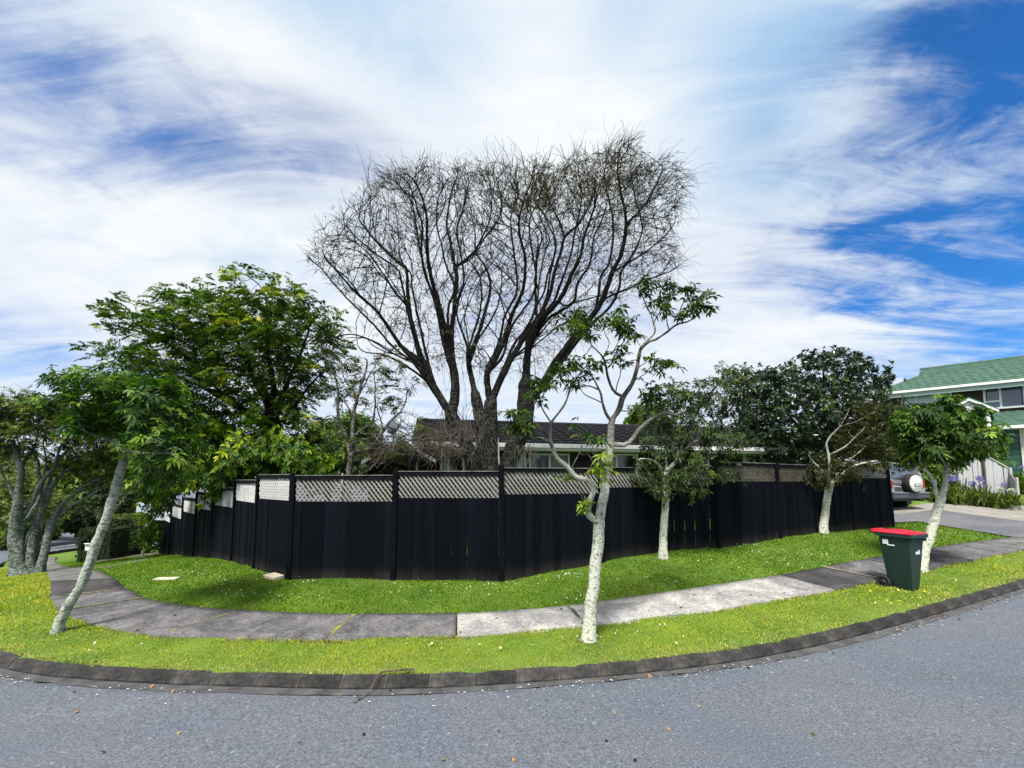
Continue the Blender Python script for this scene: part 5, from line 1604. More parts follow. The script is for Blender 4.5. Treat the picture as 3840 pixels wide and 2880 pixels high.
# dense dark tree in the garden
rng = np.random.default_rng(53)
sk = Skel(rng); Y8 = 13.6
b0 = at(3050, 1850, Y8); b0[2] = T1(b0[0], b0[1]) - .05
sk.limb([b0] + pxl([(3050, 1800), (3045, 1700), (3050, 1600)], Y8), .2, .14, .15, .3, True)
for L in ([(3048, 1680), (2980, 1580), (2910, 1500)], [(3050, 1600), (3080, 1480), (3090, 1400)], [(3050, 1660), (3150, 1560), (3220, 1470)], [(3048, 1700), (2950, 1660), (2880, 1620)], [(3048, 1700), (3140, 1660), (3200, 1620)]):
    sk.limb(pxl(L, Y8, Y8 - .5), .07, .02, .15, .4)
B8 = [(2915, 1475, 130, 80, Y8, 1.3), (3075, 1405, 150, 90, Y8, 1.4), (3210, 1440, 100, 80, Y8, 1.2), (3050, 1560, 220, 120, Y8 - .4, 1.6), (2890, 1600, 100, 110, Y8 - .2, 1.2), (3200, 1570, 110, 110, Y8 - .2, 1.3), (3020, 1700, 170, 70, Y8 - .5, 1.1), (3240, 1430, 50, 40, Y8, .6), (2870, 1420, 50, 40, Y8, .6), (3110, 1345, 60, 30, Y8, .6), (3020, 1370, 60, 35, Y8, .7), (2860, 1530, 85, 90, Y8, 1.1), (2845, 1640, 70, 90, Y8, 1.0), (3000, 1640, 200, 100, Y8 - .6, 1.2)]
sk.colonize(blob_points(B8, 3000, rng, .5), .15, 1.3, .20, 60, (0, 0, .03), .25)
sk.finish(.006)
idx = np.concatenate([sk.tips, rng.choice(np.arange(len(sk.P))[sk.R < .01], 700)])
lp = [whorls(sk, idx, 4, 9, .11, .42, .95, .15, [(.012, .028, .010), (.020, .044, .015), (.036, .072, .024), (.060, .105, .024)], [4, 4, 3, .8], rng, .09, .6)]
plant_tree('dense_garden_tree', 'dense dark glossy round-headed tree behind the right run of the fence', 'tree', sk, 'bark_dark', lp, 'leaf_gloss', .04, (8, 4), twig='twig_dark')

# ------------------------------------------------------------------ houses
class Frame:
    """local house frame: u along the front, w inwards, z up"""
    def __init__(s, O, d):
        s.O = np.array(O, float); d = np.array(d, float); s.d = d / np.linalg.norm(d)
        s.m = np.array([-s.d[1], s.d[0]])
    def p(s, u, w, z):
        q = s.O + s.d * u + s.m * w
        return (q[0], q[1], z)
    def uz(s, px, py, w):
        r = ray(px, py)
        o = s.O + s.m * w
        t = (o @ s.m) / (r[:2] @ s.m)
        q = r[:2] * t - o
        return float(q @ s.d), EYE + r[2] * t
    def box(s, mb, u0, u1, w0, w1, z0, z1):
        return mb.hexa([s.p(u0, w0, z0), s.p(u1, w0, z0), s.p(u1, w1, z0), s.p(u0, w1, z0), s.p(u0, w0, z1), s.p(u1, w0, z1), s.p(u1, w1, z1), s.p(u0, w1, z1)])

def tile_course(fr, u0a, u1a, u0b, u1b, wa, za, wb, zb_, lift, pitch=0.30, amp=0.022):
    """one course of wavy tiles from (wa, za) up to (wb, zb_)"""
    n = max(6, int((u1a - u0a) / (pitch / 4)))
    V = []
    for (ua, ub, w, z, l) in ((u0a, u1a, wa, za, lift), (u0a, u1a, wa, za, lift * .1 - .02), (u0b, u1b, wb, zb_, 0.0)):
        for i in range(n + 1):
            u = ua + (ub - ua) * i / n
            bz = amp * (0.5 + 0.5 * math.cos(2 * math.pi * u / pitch)) + l
            V.append(fr.p(u, w, z + (bz if l >= 0 else l)))
    m = n + 1
    Fq = [(i + m, i + m + 1, i + 1, i) for i in range(n)] + [(i, i + 1, i + 2 * m + 1, i + 2 * m) for i in range(n)]
    return V, Fq

def window(fr, house, u0, u1, z0, z1, w, panes, glassmat, fw=0.055, transom=None):
    """white frame proud of the wall, with panes as sub-parts"""
    mb = MB()
    out = w - 0.045
    fr.box(mb, u0 - fw, u1 + fw, out, w + .02, z1, z1 + fw)
    fr.box(mb, u0 - fw - .03, u1 + fw + .03, out - .03, w + .02, z0 - fw, z0)
    fr.box(mb, u0 - fw, u0, out, w + .02, z0, z1); fr.box(mb, u1, u1 + fw, out, w + .02, z0, z1)
    us = [u0]
    for p in panes:
        us.append(u0 + (u1 - u0) * p)
    us.append(u1)
    for x in us[1:-1]:
        fr.box(mb, x - fw / 2, x + fw / 2, out + .003, w + .02, z0, z1)
    f = mb.build('window', M['white'], house)
    gm = glassmat if isinstance(glassmat, list) else [glassmat] * (len(us) - 1)
    for a, b_, g in zip(us, us[1:], gm):
        q = MB(); fr.box(q, a + fw / 2, b_ - fw / 2, w - .012, w + .01, z0, z1)
        q.build('pane', M[g], f)
    if transom:
        q = MB(); fr.box(q, us[0], us[1], out + .004, w + .02, transom - fw / 2, transom + fw / 2); q.build('transom', M['white'], f)
    return f

# dark single-storey house behind the bare tree
gL, gR = at(1560, 1656, 11.05), at(2700, 1676, 12.9)
gz = 3.22
hf = Frame((gL[0], gL[1]), (gR[0] - gL[0], gR[1] - gL[1]))
house = thing('dark_house', 'low dark weatherboard house with black tiled roof behind the fence', 'house', hf.p(0, 0, T1(*hf.p(0, 0, 0)[:2])))
inv = house.location.copy()
def part_fix(root):
    """children were built in world space: shift them into the parent's space"""
    for c in root.children:
        c.location -= root.location
LH = 14.5
mb = MB(); hf.box(mb, .25, LH - .25, .55, 6.2, -.2, gz - .05); mb.build('wall', M['wall_dark'], house)
for k in range(12):
    z0 = .5 + k * .21
    mb = MB(); mb.hexa([hf.p(.22, .53, z0), hf.p(LH - .22, .53, z0), hf.p(LH - .22, .56, z0), hf.p(.22, .56, z0), hf.p(.22, .545, z0 + .205), hf.p(LH - .22, .545, z0 + .205), hf.p(LH - .22, .56, z0 + .205), hf.p(.22, .56, z0 + .205)])
    mb.build('weatherboard', M['wall_dark'], house)
mb = MB(); hf.box(mb, -.05, LH, -.02, .55, gz - .20, gz - .17); mb.build('soffit', M['white'], house)
mb = MB(); hf.box(mb, -.05, LH, -.10, .0, gz - .13, gz - .005); hf.box(mb, -.05, LH, -.03, .0, gz - .20, gz - .13)
mb.build('gutter', M['white'], house, bevel=.012)
rw, rh = 3.1, 1.02
roof = MB(); roof.add([hf.p(-.1, 0, gz - .02), hf.p(LH, 0, gz - .02), hf.p(LH, rw, gz + rh - .02), hf.p(-.1, rw, gz + rh - .02), hf.p(LH, 2 * rw, gz - .02), hf.p(-.1, 2 * rw, gz - .02)], [(0, 1, 2, 3), (3, 2, 4, 5), (0, 3, 5), (1, 4, 2)])
rf = roof.build('roof', M['roof_dark'], house)
NC = 10
for k in range(NC):
    a, b_ = k / NC, (k + 1.06) / NC
    V, Fq = tile_course(hf, -.12, LH, -.12, LH, rw * a - .04, gz + rh * a, rw * min(b_, 1), gz + rh * min(b_, 1), .05, .33)
    me = bpy.data.meshes.new('tile_course'); me.from_pydata(V, [], Fq); me.materials.append(M['roof_dark']); link('tile_course', me, rf)
mb = MB(); mb.cyl(hf.p(-.12, rw, gz + rh + .03), hf.p(LH, rw, gz + rh + .03), .07, n=8); mb.build('ridge_cap', M['roof_dark'], rf)
for (x0, x1, panes, gm, y0, y1) in ((1925, 1965, (), ['curtain'], 1700, 1790), (1990, 2128, (.5,), ['glass_dark', 'net_green'], 1706, 1790), (2245, 2385, (.46,), ['glass_dark', 'glass_dark'], 1707, 1790), (2600, 2650, (), ['curtain'], 1708, 1790), (2790, 2850, (.6,), ['curtain', 'glass_dark'], 1710, 1790),
                                    (1660, 1735, (.3,), ['curtain', 'glass_dark'], 1698, 1790)):
    u0, zt = hf.uz(x0, y0, .53); u1, _ = hf.uz(x1, y0, .53); _, zl = hf.uz(x0, y1, .53)
    window(hf, house, u0, u1, zl, zt, .53, panes, gm)
# left wing with a pale barge board and its own low roof
u0, _ = hf.uz(1400, 1700, -.6); u1 = .42
mb = MB(); hf.box(mb, u0, u1, -.4, 4.5, -.2, 2.62); mb.build('wing_wall', M['wall_dark'], house)
wr = MB(); um = (u0 + u1) / 2
wr.add([hf.p(u0 - .25, -.65, 2.58), hf.p(um, -.65, 3.12), hf.p(u1 + .12, -.65, 2.62), hf.p(u0 - .25, 4.6, 2.58), hf.p(um, 4.6, 3.12), hf.p(u1 + .12, 4.6, 2.62)], [(0, 1, 4, 3), (1, 2, 5, 4), (0, 2, 1), (3, 4, 5)])
wr.build('wing_roof', M['roof_dark'], house)
for a, b_ in (((u0 - .27, 2.55), (um, 3.10)), ((um, 3.10), (u1 + .12, 2.59))):
    mb = MB(); mb.hexa([hf.p(a[0], -.70, a[1]), hf.p(b_[0], -.70, b_[1]), hf.p(b_[0], -.655, b_[1]), hf.p(a[0], -.655, a[1]), hf.p(a[0], -.70, a[1] + .10), hf.p(b_[0], -.70, b_[1] + .10), hf.p(b_[0], -.655, b_[1] + .10), hf.p(a[0], -.655, a[1] + .10)])
    mb.build('barge_board', M['cream'], house)
ua, zt = hf.uz(1482, 1712, -.42); ub, _ = hf.uz(1560, 1712, -.42); _, zl = hf.uz(1482, 1790, -.42)
window(hf, house, ua, ub, zl, zt, -.42, (.35, .68), ['curtain', 'glass_dark', 'net_green'])
part_fix(house)

# satellite dish on a mast above the wing
dp = np.array(hf.p(*[hf.uz(1476, 1590, .3)[0], .3, hf.uz(1476, 1590, .3)[1]]))
dish = thing('satellite_dish', 'grey oval satellite dish on a thin mast above the house wing', 'satellite dish', (dp[0], dp[1], dp[2] - .75))
mb = MB(); mb.lathe([(.0, .06), (.12, .05), (.22, .02), (.30, -.03), (.30, -.045), (.2, .0), (.0, .04)], (0, -.05, .75), (-.55, -.75, .25), 20); mb.build('reflector', M['galv'], dish, smooth=True)
mb = MB(); mb.cyl((0, .03, 0), (0, .03, .8), .022); mb.cyl((0, .03, .75), (-.05, -.02, .75), .02); mb.build('mast', M['galv'], dish)
mb = MB(); mb.cyl((0, -.05, .5), (-.22, -.38, .62), .010); mb.box((-.23, -.39, .64), (.06, .06, .09)); mb.build('feed_arm', M['galv'], dish)

# white board standing between the trunks
wb = at(1866, 1770, 10.6)
board = thing('white_board', 'tall white painted board standing between the trunks of the bare tree', 'board', (wb[0], wb[1], T1(wb[0], wb[1])))
h = 2.15 + (1800 - 1640) / F * 10.6 - board.location.z
mb = MB(); mb.hexa([(-.17, 0, 0), (.19, 0, 0), (.19, .03, 0), (-.17, .03, 0), (-.17, 0, h), (.02, 0, h), (.02, .03, h), (-.17, .03, h)]); mb.build('panel', M['white'], board, bevel=.004)
mb = MB(); mb.box((0, .05, h * .4), (.3, .04, .08)); mb.build('batten', M['white'], board)

# green-roofed two-storey house up the slope
gf_ = Frame((22.2, 24.0), (4.2, -3.4))
ez, rz_, rw = 7.40, 9.2, 3.4
gh = thing('green_roofed_house', 'two-storey brown brick house with green tiled roof and green garage door', 'house', gf_.p(0, 0, 2.6))
LG = 15
mb = MB(); gf_.box(mb, .7, LG, .65, 6.2, 2.4, ez - .12); mb.build('brick_wall', M['brick'], gh)
mb = MB(); gf_.box(mb, .0, LG, .02, .66, ez - .16, ez - .12); mb.build('soffit', M['soffit'], gh)
mb = MB(); gf_.box(mb, -.05, LG, -.10, .02, ez - .13, ez); mb.build('gutter', M['white'], gh, bevel=.015)
mb = MB(); gf_.box(mb, -.05, LG, .021, .06, ez - .36, ez - .13); mb.build('fascia', M['soffit'], gh)
def uleft(f): return 2.2 * f / .65 if f < .65 else 2.2 + .2 * (f - .65) / .35
roof = MB()
hz = lambda f: ez + (rz_ - ez) * f
roof.add([gf_.p(0, 0, ez - .02), gf_.p(LG, 0, ez - .02), gf_.p(LG, rw, rz_ - .02), gf_.p(2.4, rw, rz_ - .02), gf_.p(2.2, rw * .65, hz(.65) - .02), gf_.p(2.2, rw * 1.35, hz(.65) - .02), gf_.p(0, 2 * rw, ez - .02), gf_.p(LG, 2 * rw, ez - .02)],
         [(0, 1, 2, 3, 4), (3, 2, 7, 6, 5), (0, 4, 5, 6), (4, 3, 5)])
rf = roof.build('roof', M['roof_green'], gh)
NC = 11
for k in range(NC):
    a, b_ = k / NC, min((k + 1.06) / NC, 1)
    V, Fq = tile_course(gf_, uleft(a), LG, uleft(b_), LG, rw * a - .04, hz(a), rw * b_, hz(b_), .055, .36, .03)
    me = bpy.data.meshes.new('tile_course'); me.from_pydata(V, [], Fq); me.materials.append(M['roof_green']); link('tile_course', me, rf)
mb = MB(); mb.cyl(gf_.p(2.35, rw, rz_ + .03), gf_.p(LG, rw, rz_ + .03), .08, n=8); mb.build('ridge_cap', M['roof_green'], rf)
mb = MB(); mb.cyl(gf_.p(-.02, 0, ez + .03), gf_.p(2.2, rw * .65, hz(.65) + .03), .07, n=8); mb.build('hip_cap', M['roof_green'], rf)
mb = MB(); mb.hexa([gf_.p(2.12, rw * .65, hz(.65)), gf_.p(2.32, rw, rz_ - .02), gf_.p(2.32, rw + .04, rz_ - .02), gf_.p(2.12, rw * .65 + .04, hz(.65)), gf_.p(2.12, rw * .65, hz(.65) + .14), gf_.p(2.32, rw, rz_ + .12), gf_.p(2.32, rw + .04, rz_ + .12), gf_.p(2.12, rw * .65 + .04, hz(.65) + .14)])
mb.build('barge_board', M['soffit'], gh)
for (x0, x1, panes, gm, y0, y1, tr) in ((3385, 3560, (.28, .70), ['glass_pale'] * 3, 1482, 1545, None), (3693, 3833, (.40,), ['glass_blue', 'glass_blue'], 1458, 1526, 1508), (3860, 3960, (.5,), ['glass_blue'] * 2, 1448, 1520, None)):
    u0, zt = gf_.uz(x0, y0, .64); u1, _ = gf_.uz(x1, y0, .64); _, zl = gf_.uz((x0 + x1) / 2, y1 + (0 if tr is None else 0), .64)
    t_ = gf_.uz(x0, tr, .64)[1] if tr else None
    window(gf_, gh, u0, u1, zl, zt, .64, panes, gm, .09, t_)
# garage wing
WG = -3.2
ug0, _ = gf_.uz(3560, 1600, WG); ugd0, zdt = gf_.uz(3690, 1612, WG); ugd1, _ = gf_.uz(3822, 1610, WG); _, zgb = gf_.uz(3800, 1768, WG)
_, zge = gf_.uz(3800, 1596, WG - .4)
ug1 = ugd1 + 3.5
mb = MB(); gf_.box(mb, ug0, ugd0, WG, .6, 2.2, zge - .06); gf_.box(mb, ugd1, ug1, WG, .6, 2.2, zge - .06); gf_.box(mb, ugd0, ugd1, WG, .6, zdt, zge - .06)
mb.build('garage_wall', M['cream'], gh)
door = MB(); gf_.box(door, ugd0, ugd1, WG + .10, WG + .14, zgb - .2, zdt); door = door.build('garage_door', M['green_paint'], gh)
nsl = 9
for k in range(nsl):
    za, zc_ = zgb - .2 + (zdt - zgb + .2) * k / nsl, zgb - .2 + (zdt - zgb + .2) * (k + 1) / nsl
    mb = MB(); gf_.box(mb, ugd0 + .01, ugd1 - .01, WG + .065, WG + .105, za + .012, zc_ - .012); mb.build('door_slat', M['green_paint'], door, bevel=.008)
gl = MB(); gl.add([gf_.p(ug0 - .4, WG - .45, zge), gf_.p(ug1 + .4, WG - .45, zge), gf_.p(ug1 - 1.2, .62, zge + 1.05), gf_.p(ug0 + 1.6, .62, zge + 1.05)], [(0, 1, 2, 3)])
lr = gl.build('garage_roof', M['roof_green'], gh)
for k in range(8):
    a, b_ = k / 8, min((k + 1.06) / 8, 1)
    V, Fq = tile_course(gf_, ug0 - .4 + 2.0 * a, ug1 + .4 - 1.6 * a, ug0 - .4 + 2.0 * b_, ug1 + .4 - 1.6 * b_, WG - .47 + (3.8 - WG * 0) * a * .99, zge + .02 + 1.05 * a, WG - .47 + 3.8 * b_ * .99, zge + .02 + 1.05 * b_, .055, .36, .03)
    me = bpy.data.meshes.new('tile_course'); me.from_pydata(V, [], Fq); me.materials.append(M['roof_green']); link('tile_course', me, lr)
mb = MB(); gf_.box(mb, ug0 - .45, ug1 + .45, WG - .58, WG - .46, zge - .14, zge + .0); mb.build('gutter', M['white'], gh, bevel=.015)
mb = MB(); gf_.box(mb, ug0 - .4, ug1 + .4, WG - .46, WG, zge - .16, zge - .12); mb.build('soffit', M['white'], gh)
# small front gable over the entrance
Wp = WG - .9
ua, zb0 = gf_.uz(3548, 1546, Wp); ub, zb1 = gf_.uz(3724, 1541, Wp); up_, zp = gf_.uz(3598, 1504, Wp)
zb0 = min(zb0, zb1)
mb = MB(); mb.slab([gf_.p(ua, Wp, zb0), gf_.p(ub, Wp, zb0), gf_.p((ua + ub) / 2, Wp, zp), gf_.p((ua + ub) / 2 - .02, Wp, zp)], (-gf_.m[0], -gf_.m[1], 0), -.05); mb.build('gable_panel', M['white'], gh)
for e, f_ in (((ua - .15, zb0 - .05), ((ua + ub) / 2, zp)), (((ua + ub) / 2, zp), (ub + .15, zb0 - .05))):
    mb = MB(); mb.hexa([gf_.p(e[0], Wp - .12, e[1]), gf_.p(f_[0], Wp - .12, f_[1]), gf_.p(f_[0], Wp + 2.6, f_[1]), gf_.p(e[0], Wp + 2.6, e[1]), gf_.p(e[0], Wp - .12, e[1] + .14), gf_.p(f_[0], Wp - .12, f_[1] + .14), gf_.p(f_[0], Wp + 2.6, f_[1] + .14), gf_.p(e[0], Wp + 2.6, e[1] + .14)])
    mb.build('gable_roof', M['trim_green'], gh)
    mb = MB(); mb.hexa([gf_.p(e[0], Wp - .15, e[1] - .03), gf_.p(f_[0], Wp - .15, f_[1] - .03), gf_.p(f_[0], Wp - .12, f_[1] - .03), gf_.p(e[0], Wp - .12, e[1] - .03), gf_.p(e[0], Wp - .15, e[1] + .07), gf_.p(f_[0], Wp - .15, f_[1] + .07), gf_.p(f_[0], Wp - .12, f_[1] + .07), gf_.p(e[0], Wp - .12, e[1] + .07)])
    mb.build('barge_board', M['white'], gh)
for uu in (ua + .15, ub - .15):
    mb = MB(); gf_.box(mb, uu - .06, uu + .06, Wp + .05, Wp + .17, 2.0, zb0); mb.build('porch_post', M['white'], gh)
part_fix(gh)

# ------------------------------------------------------------------ silvered timber fence with sloping end, right
pf = thing('timber_fence', 'silvered grey paling fence stepping down beside the agapanthus', 'fence')
runs = [((3520, 1700, 17.6), (3585, 1694, 17.4), 'a'), ((3585, 1692, 17.4), (3678, 1688, 17.1), 'b'), ((3680, 1703, 17.1), (3780, 1758, 16.9), 'c'), ((3785, 1765, 16.9), (3806, 1800, 15.9), 'd')]
unit = MB().box((0, 0, .5), (1, 1, 1)).build('paling', M['grey_timber']); um_ = unit.data; bpy.data.objects.remove(unit)
for (a, b_, k) in runs:
    A, B = at(*a), at(*b_)
    d = B - A; L = math.hypot(d[0], d[1]); n = max(4, int(L / .145))
    ang = math.atan2(d[1], d[0])
    for i in range(n):
        q = A + d * (i + .5) / n
        z0 = T1(q[0], q[1]) - .05
        o = bpy.data.objects.new('paling', um_); COL.objects.link(o); o.parent = pf
        o.location = (q[0], q[1], z0); o.rotation_euler = (random.uniform(-.01, .01), random.uniform(-.008, .008), ang)
        o.scale = (L / n - .008, .02, q[2] - z0 + random.uniform(-.012, .012))
    if k in 'bc':
        c = (A + B) / 2
        o = MB().box((0, 0, 0), (math.hypot(L, d[2]) + .04, .09, .035)).build('cap_rail', M['rail_cap'] if k == 'b' else M['grey_timber'], pf)
        o.location = (c[0], c[1], c[2] + .03); o.rotation_euler = (0, -math.atan2(d[2], L), ang)
for px, py, Y in ((3585, 1690, 17.36), (3678, 1680, 17.06), (3783, 1754, 16.85), (3806, 1790, 15.9)):
    q = at(px, py, Y); z0 = T1(q[0], q[1]) - .1
    o = MB().box((0, 0, (q[2] - z0) / 2), (.07, .07, q[2] - z0)).build('post', M['brown_timber'] if px < 3700 else M['grey_timber'], pf, bevel=.008)
    o.location = (q[0], q[1] + (.06 if px == 3585 else -.045), z0)
e0, e1 = G(3770, 1912), G(3990, 1935)
d = e1 - e0; L = math.hypot(d[0], d[1])
o = MB().box((0, 0, 0), (L, .16, .26)).build('edging_block', M['concrete'], None, bevel=.012)
o.location = tuple((e0 + e1) / 2 + np.array([0, .1, .09])); o.rotation_euler = (0, -math.atan2(d[2], L), math.atan2(d[1], d[0]))
tag(o, 'pale concrete edging block at the corner of the driveway bed', 'edging')

# ------------------------------------------------------------------ agapanthus
def agapanthus(px, py, width, height, nflow, label, seed, white=0):
    r = np.random.default_rng(seed)
    b = G(px, py)
    t = thing('agapanthus_clump', label, 'plant', b, group='agapanthus clumps by the grey fence')
    n = 700; height *= 1.35
    P0 = np.stack([r.uniform(-width / 2, width / 2, n), r.normal(0, .22, n), np.zeros(n)], 1)
    ph = r.uniform(0, 6.28, n); out = np.stack([np.cos(ph), np.sin(ph), np.zeros(n)], 1)
    Ls = height * r.uniform(.7, 1.25, n)
    segs = 4
    V = np.empty((n, segs + 1, 2, 3))
    side = np.stack([-np.sin(ph), np.cos(ph), np.zeros(n)], 1)
    lean = r.uniform(.35, 1.0, n)
    for k in range(segs + 1):
        s = k / segs
        c = P0 + out * (Ls * lean * s * .75)[:, None] + np.array([0, 0, 1.0]) * (Ls * (1.25 * s - lean * 1.0 * s ** 2.2))[:, None]
        w = .024 * (1 - s ** 3) + .003
        V[:, k, 0] = c - side * w; V[:, k, 1] = c + side * w
    V[..., 2] = np.maximum(V[..., 2], .01)
    idx = np.arange(n * (segs + 1) * 2).reshape(n, segs + 1, 2)
    Fq = np.concatenate([np.stack([idx[:, k, 0], idx[:, k, 1], idx[:, k + 1, 1], idx[:, k + 1, 0]], 1) for k in range(segs)])
    col = palette(n, [(.05, .085, .012), (.085, .13, .016), (.14, .18, .025), (.20, .20, .06)], [4, 4, 2, .7], r)
    link('leaves', mesh_np('leaves', V.reshape(-1, 3), Fq, M['leaf'], np.repeat(col, (segs + 1) * 2, 0)), t)
    for k in range(nflow):
        x, y = r.uniform(-width / 2, width / 2), r.normal(0, .2)
        h = height * r.uniform(1.0, 1.4); lx, ly = r.normal(0, .12, 2)
        mb = MB(); mb.cyl((x, y, 0), (x + lx, y + ly, h), .008, .006, 5)
        st = mb.build('flower_stem', M['moss'], t)
        C = np.repeat(np.array([[x + lx, y + ly, h]]), 26, 0); D = r.normal(0, 1, (26, 3)); D[:, 2] += .3
        iswhite = k < white
        col = palette(26, [(.62, .62, .58)] if iswhite else [(.20, .17, .52), (.27, .23, .62), (.34, .32, .68)], [1] if iswhite else [1, 1, 1], r)
        Dn = D / np.linalg.norm(D, axis=1)[:, None]
        v, f, c = rosettes(C + Dn * .055, Dn, 5, .055, .38, .55, .1, col, r)
        link('flower_head', mesh_np('flower_head', v, f, M['petal'], c), st)
agapanthus(3610, 1892, 1.7, .62, 7, 'broad agapanthus clump with violet flowers under the stepped grey fence', 61)
agapanthus(3735, 1906, 1.25, .50, 6, 'strappy agapanthus clump with pale and violet heads nearest the concrete edging', 62, 3)
agapanthus(3520, 1868, 1.2, .72, 5, 'agapanthus clump with blue flowers growing close beside the parked four-wheel drive', 63, 1)
agapanthus(3850, 1845, 1.3, .70, 5, 'agapanthus clump with blue heads before the green garage door', 64)

# ------------------------------------------------------------------ vehicles
def loft(stations, name, mat, parent):
    """stations: list of (y offset fn, [(hw, z)...]); mirrored closed hull"""
    bm = bmesh.new(); rings = []
    for yf, prof in stations:
        L = [(hw, z) for hw, z in prof]
        full = [(-hw, z) for hw, z in L] + [(hw, z) for hw, z in reversed(L)]
        rings.append([bm.verts.new((x, yf(z), z)) for x, z in full])
    for a, b_ in zip(rings, rings[1:]):
        n = len(a)
        for i in range(n):
            bm.faces.new((a[i], a[(i + 1) % n], b_[(i + 1) % n], b_[i]))
    bm.faces.new(rings[0]); bm.faces.new(rings[-1][::-1])
    bmesh.ops.recalc_face_normals(bm, faces=bm.faces[:])
    bmesh.ops.bevel(bm, geom=[e for e in bm.edges if e.calc_face_angle(0) > .6], offset=.03, segments=2, affect='EDGES', clamp_overlap=True)
    me = bpy.data.meshes.new(name); bm.to_mesh(me); bm.free(); me.materials.append(mat)
    for p in me.polygons: p.use_smooth = True
    try:
        me.set_sharp_from_angle(angle=math.radians(35))
    except Exception:
        pass
    return link(name, me, parent)

def wheel(parent, x, y, r, w):
    s = 1 if x > 0 else -1
    mb = MB(); mb.lathe([(r * .6, -w / 2), (r * .93, -w / 2), (r, -w * .35), (r, w * .35), (r * .93, w / 2), (r * .6, w / 2)], (x, y, r), (1, 0, 0), 24)
    t = mb.build('wheel', M['tyre'], parent, smooth=True)
    mb = MB(); mb.lathe([(0, 0), (r * .2, .01), (r * .55, -.02), (r * .62, .02)], (x + s * w * .4, y, r), (s, 0, 0), 18); mb.build('rim', M['rim'], t, smooth=True)

sg = np.array([13.9, 14.12, 0])
suv = thing('parked_four_wheel_drive', 'silver four-wheel drive with white spare wheel cover parked on the driveway', 'car', (sg[0], sg[1], T1(sg[0], sg[1]) + .03), math.radians(12.8))
lo_ = [(.70, .40), (.79, .52), (.83, .80), (.82, 1.04)]
def prof(hr, zr): return lo_ + [(hr, zr - .10), (hr - .10, zr), (0.02, zr + .02)]
loft([(lambda z: .0 + .16 * max(0, z - 1.02) - .03 * (z < .6), prof(.70, 1.66)), (lambda z: .45, prof(.71, 1.70)), (lambda z: 1.5, prof(.71, 1.71)), (lambda z: 2.35, prof(.69, 1.66)), (lambda z: 2.95 - .2 * max(0, z - 1.0), prof(.74, 1.12)), (lambda z: 3.6, prof(.72, 1.04)), (lambda z: 4.02, [(.62, .42), (.70, .52), (.74, .75), (.70, .90), (.66, .94), (.55, .96), (.02, .97)])], 'body', M['car_silver'], suv)
yr = lambda z: -.004 + .16 * max(0, z - 1.02)
def rear_panel(name, mk, x0, x1, z0, z1, x2=None, x3=None, t=.012, par=None):
    x2 = x0 if x2 is None else x2; x3 = x1 if x3 is None else x3
    mb = MB(); mb.hexa([(x0, yr(z0) - t, z0), (x1, yr(z0) - t, z0), (x1, yr(z0) + .02, z0), (x0, yr(z0) + .02, z0), (x2, yr(z1) - t, z1), (x3, yr(z1) - t, z1), (x3, yr(z1) + .02, z1), (x2, yr(z1) + .02, z1)])
    return mb.build(name, M[mk], par or suv, bevel=.008)
rear_panel('rear_window', 'glass_blue', -.66, .66, 1.10, 1.58, -.58, .58)
rear_panel('tailgate_lower', 'car_lower', -.62, .70, .62, .78)
rear_panel('tail_lamp', 'lamp_red', .70, .80, .76, 1.02); rear_panel('tail_lamp', 'lamp_red', -.80, -.70, .76, 1.02)
pl = rear_panel('number_plate', 'plate', -.62, -.36, .80, .92, t=.02)
for k in range(6):
    mb = MB(); mb.box((-.60 + k * .04 + .01, yr(.86) - .023, .86), (.026, .004, .06)); mb.box((-.60 + k * .04 + .01, yr(.86) - .026, .86), (.012 if k % 2 else .026, .004, .012))
    mb.build('plate_character', M['ink'], pl)
mb = MB(); mb.box((-.49, -.03, .95), (.34, .05, .05)); mb.build('plate_lamp_bar', M['car_silver'], suv, bevel=.01)
mb = MB(); mb.hexa([(-.84, -.13, .42), (.84, -.13, .42), (.86, .3, .42), (-.86, .3, .42), (-.82, -.12, .62), (.82, -.12, .62), (.85, .3, .62), (-.85, .3, .62)]); mb.build('bumper', M['car_lower'], suv, bevel=.03)
mb = MB(); mb.box((0, -.14, .60), (1.60, .03, .035)); mb.build('bumper_trim', M['car_silver'], suv, bevel=.008)
SC = (.02, -.02, .92)
mb = MB(); mb.lathe([(.0, .0), (.30, .0), (.335, .03), (.335, .20), (.30, .225)], SC, (0, -1, 0), 36); sw = mb.build('spare_wheel', M['tyre'], suv, smooth=True)
mb = MB(); mb.lathe([(.285, .20), (.290, .235), (.27, .248), (.20, .252), (.19, .260), (.0, .262)], SC, (0, -1, 0), 36); cv = mb.build('spare_cover', M['cover_white'], sw, smooth=True)
mb = MB(); mb.box((SC[0] + .02, SC[1] - .268, SC[2] - .045), (.30, .008, .085)); mb.build('emblem_surround', M['ink'], cv)
mb = MB(); mb.box((SC[0] + .02, SC[1] - .274, SC[2] - .045), (.25, .006, .045)); mb.build('emblem_plate', M['cover_white'], cv)
for x in (-.72, .72):
    wheel(suv, x, .78, .34, .23); wheel(suv, x, 3.28, .34, .23)
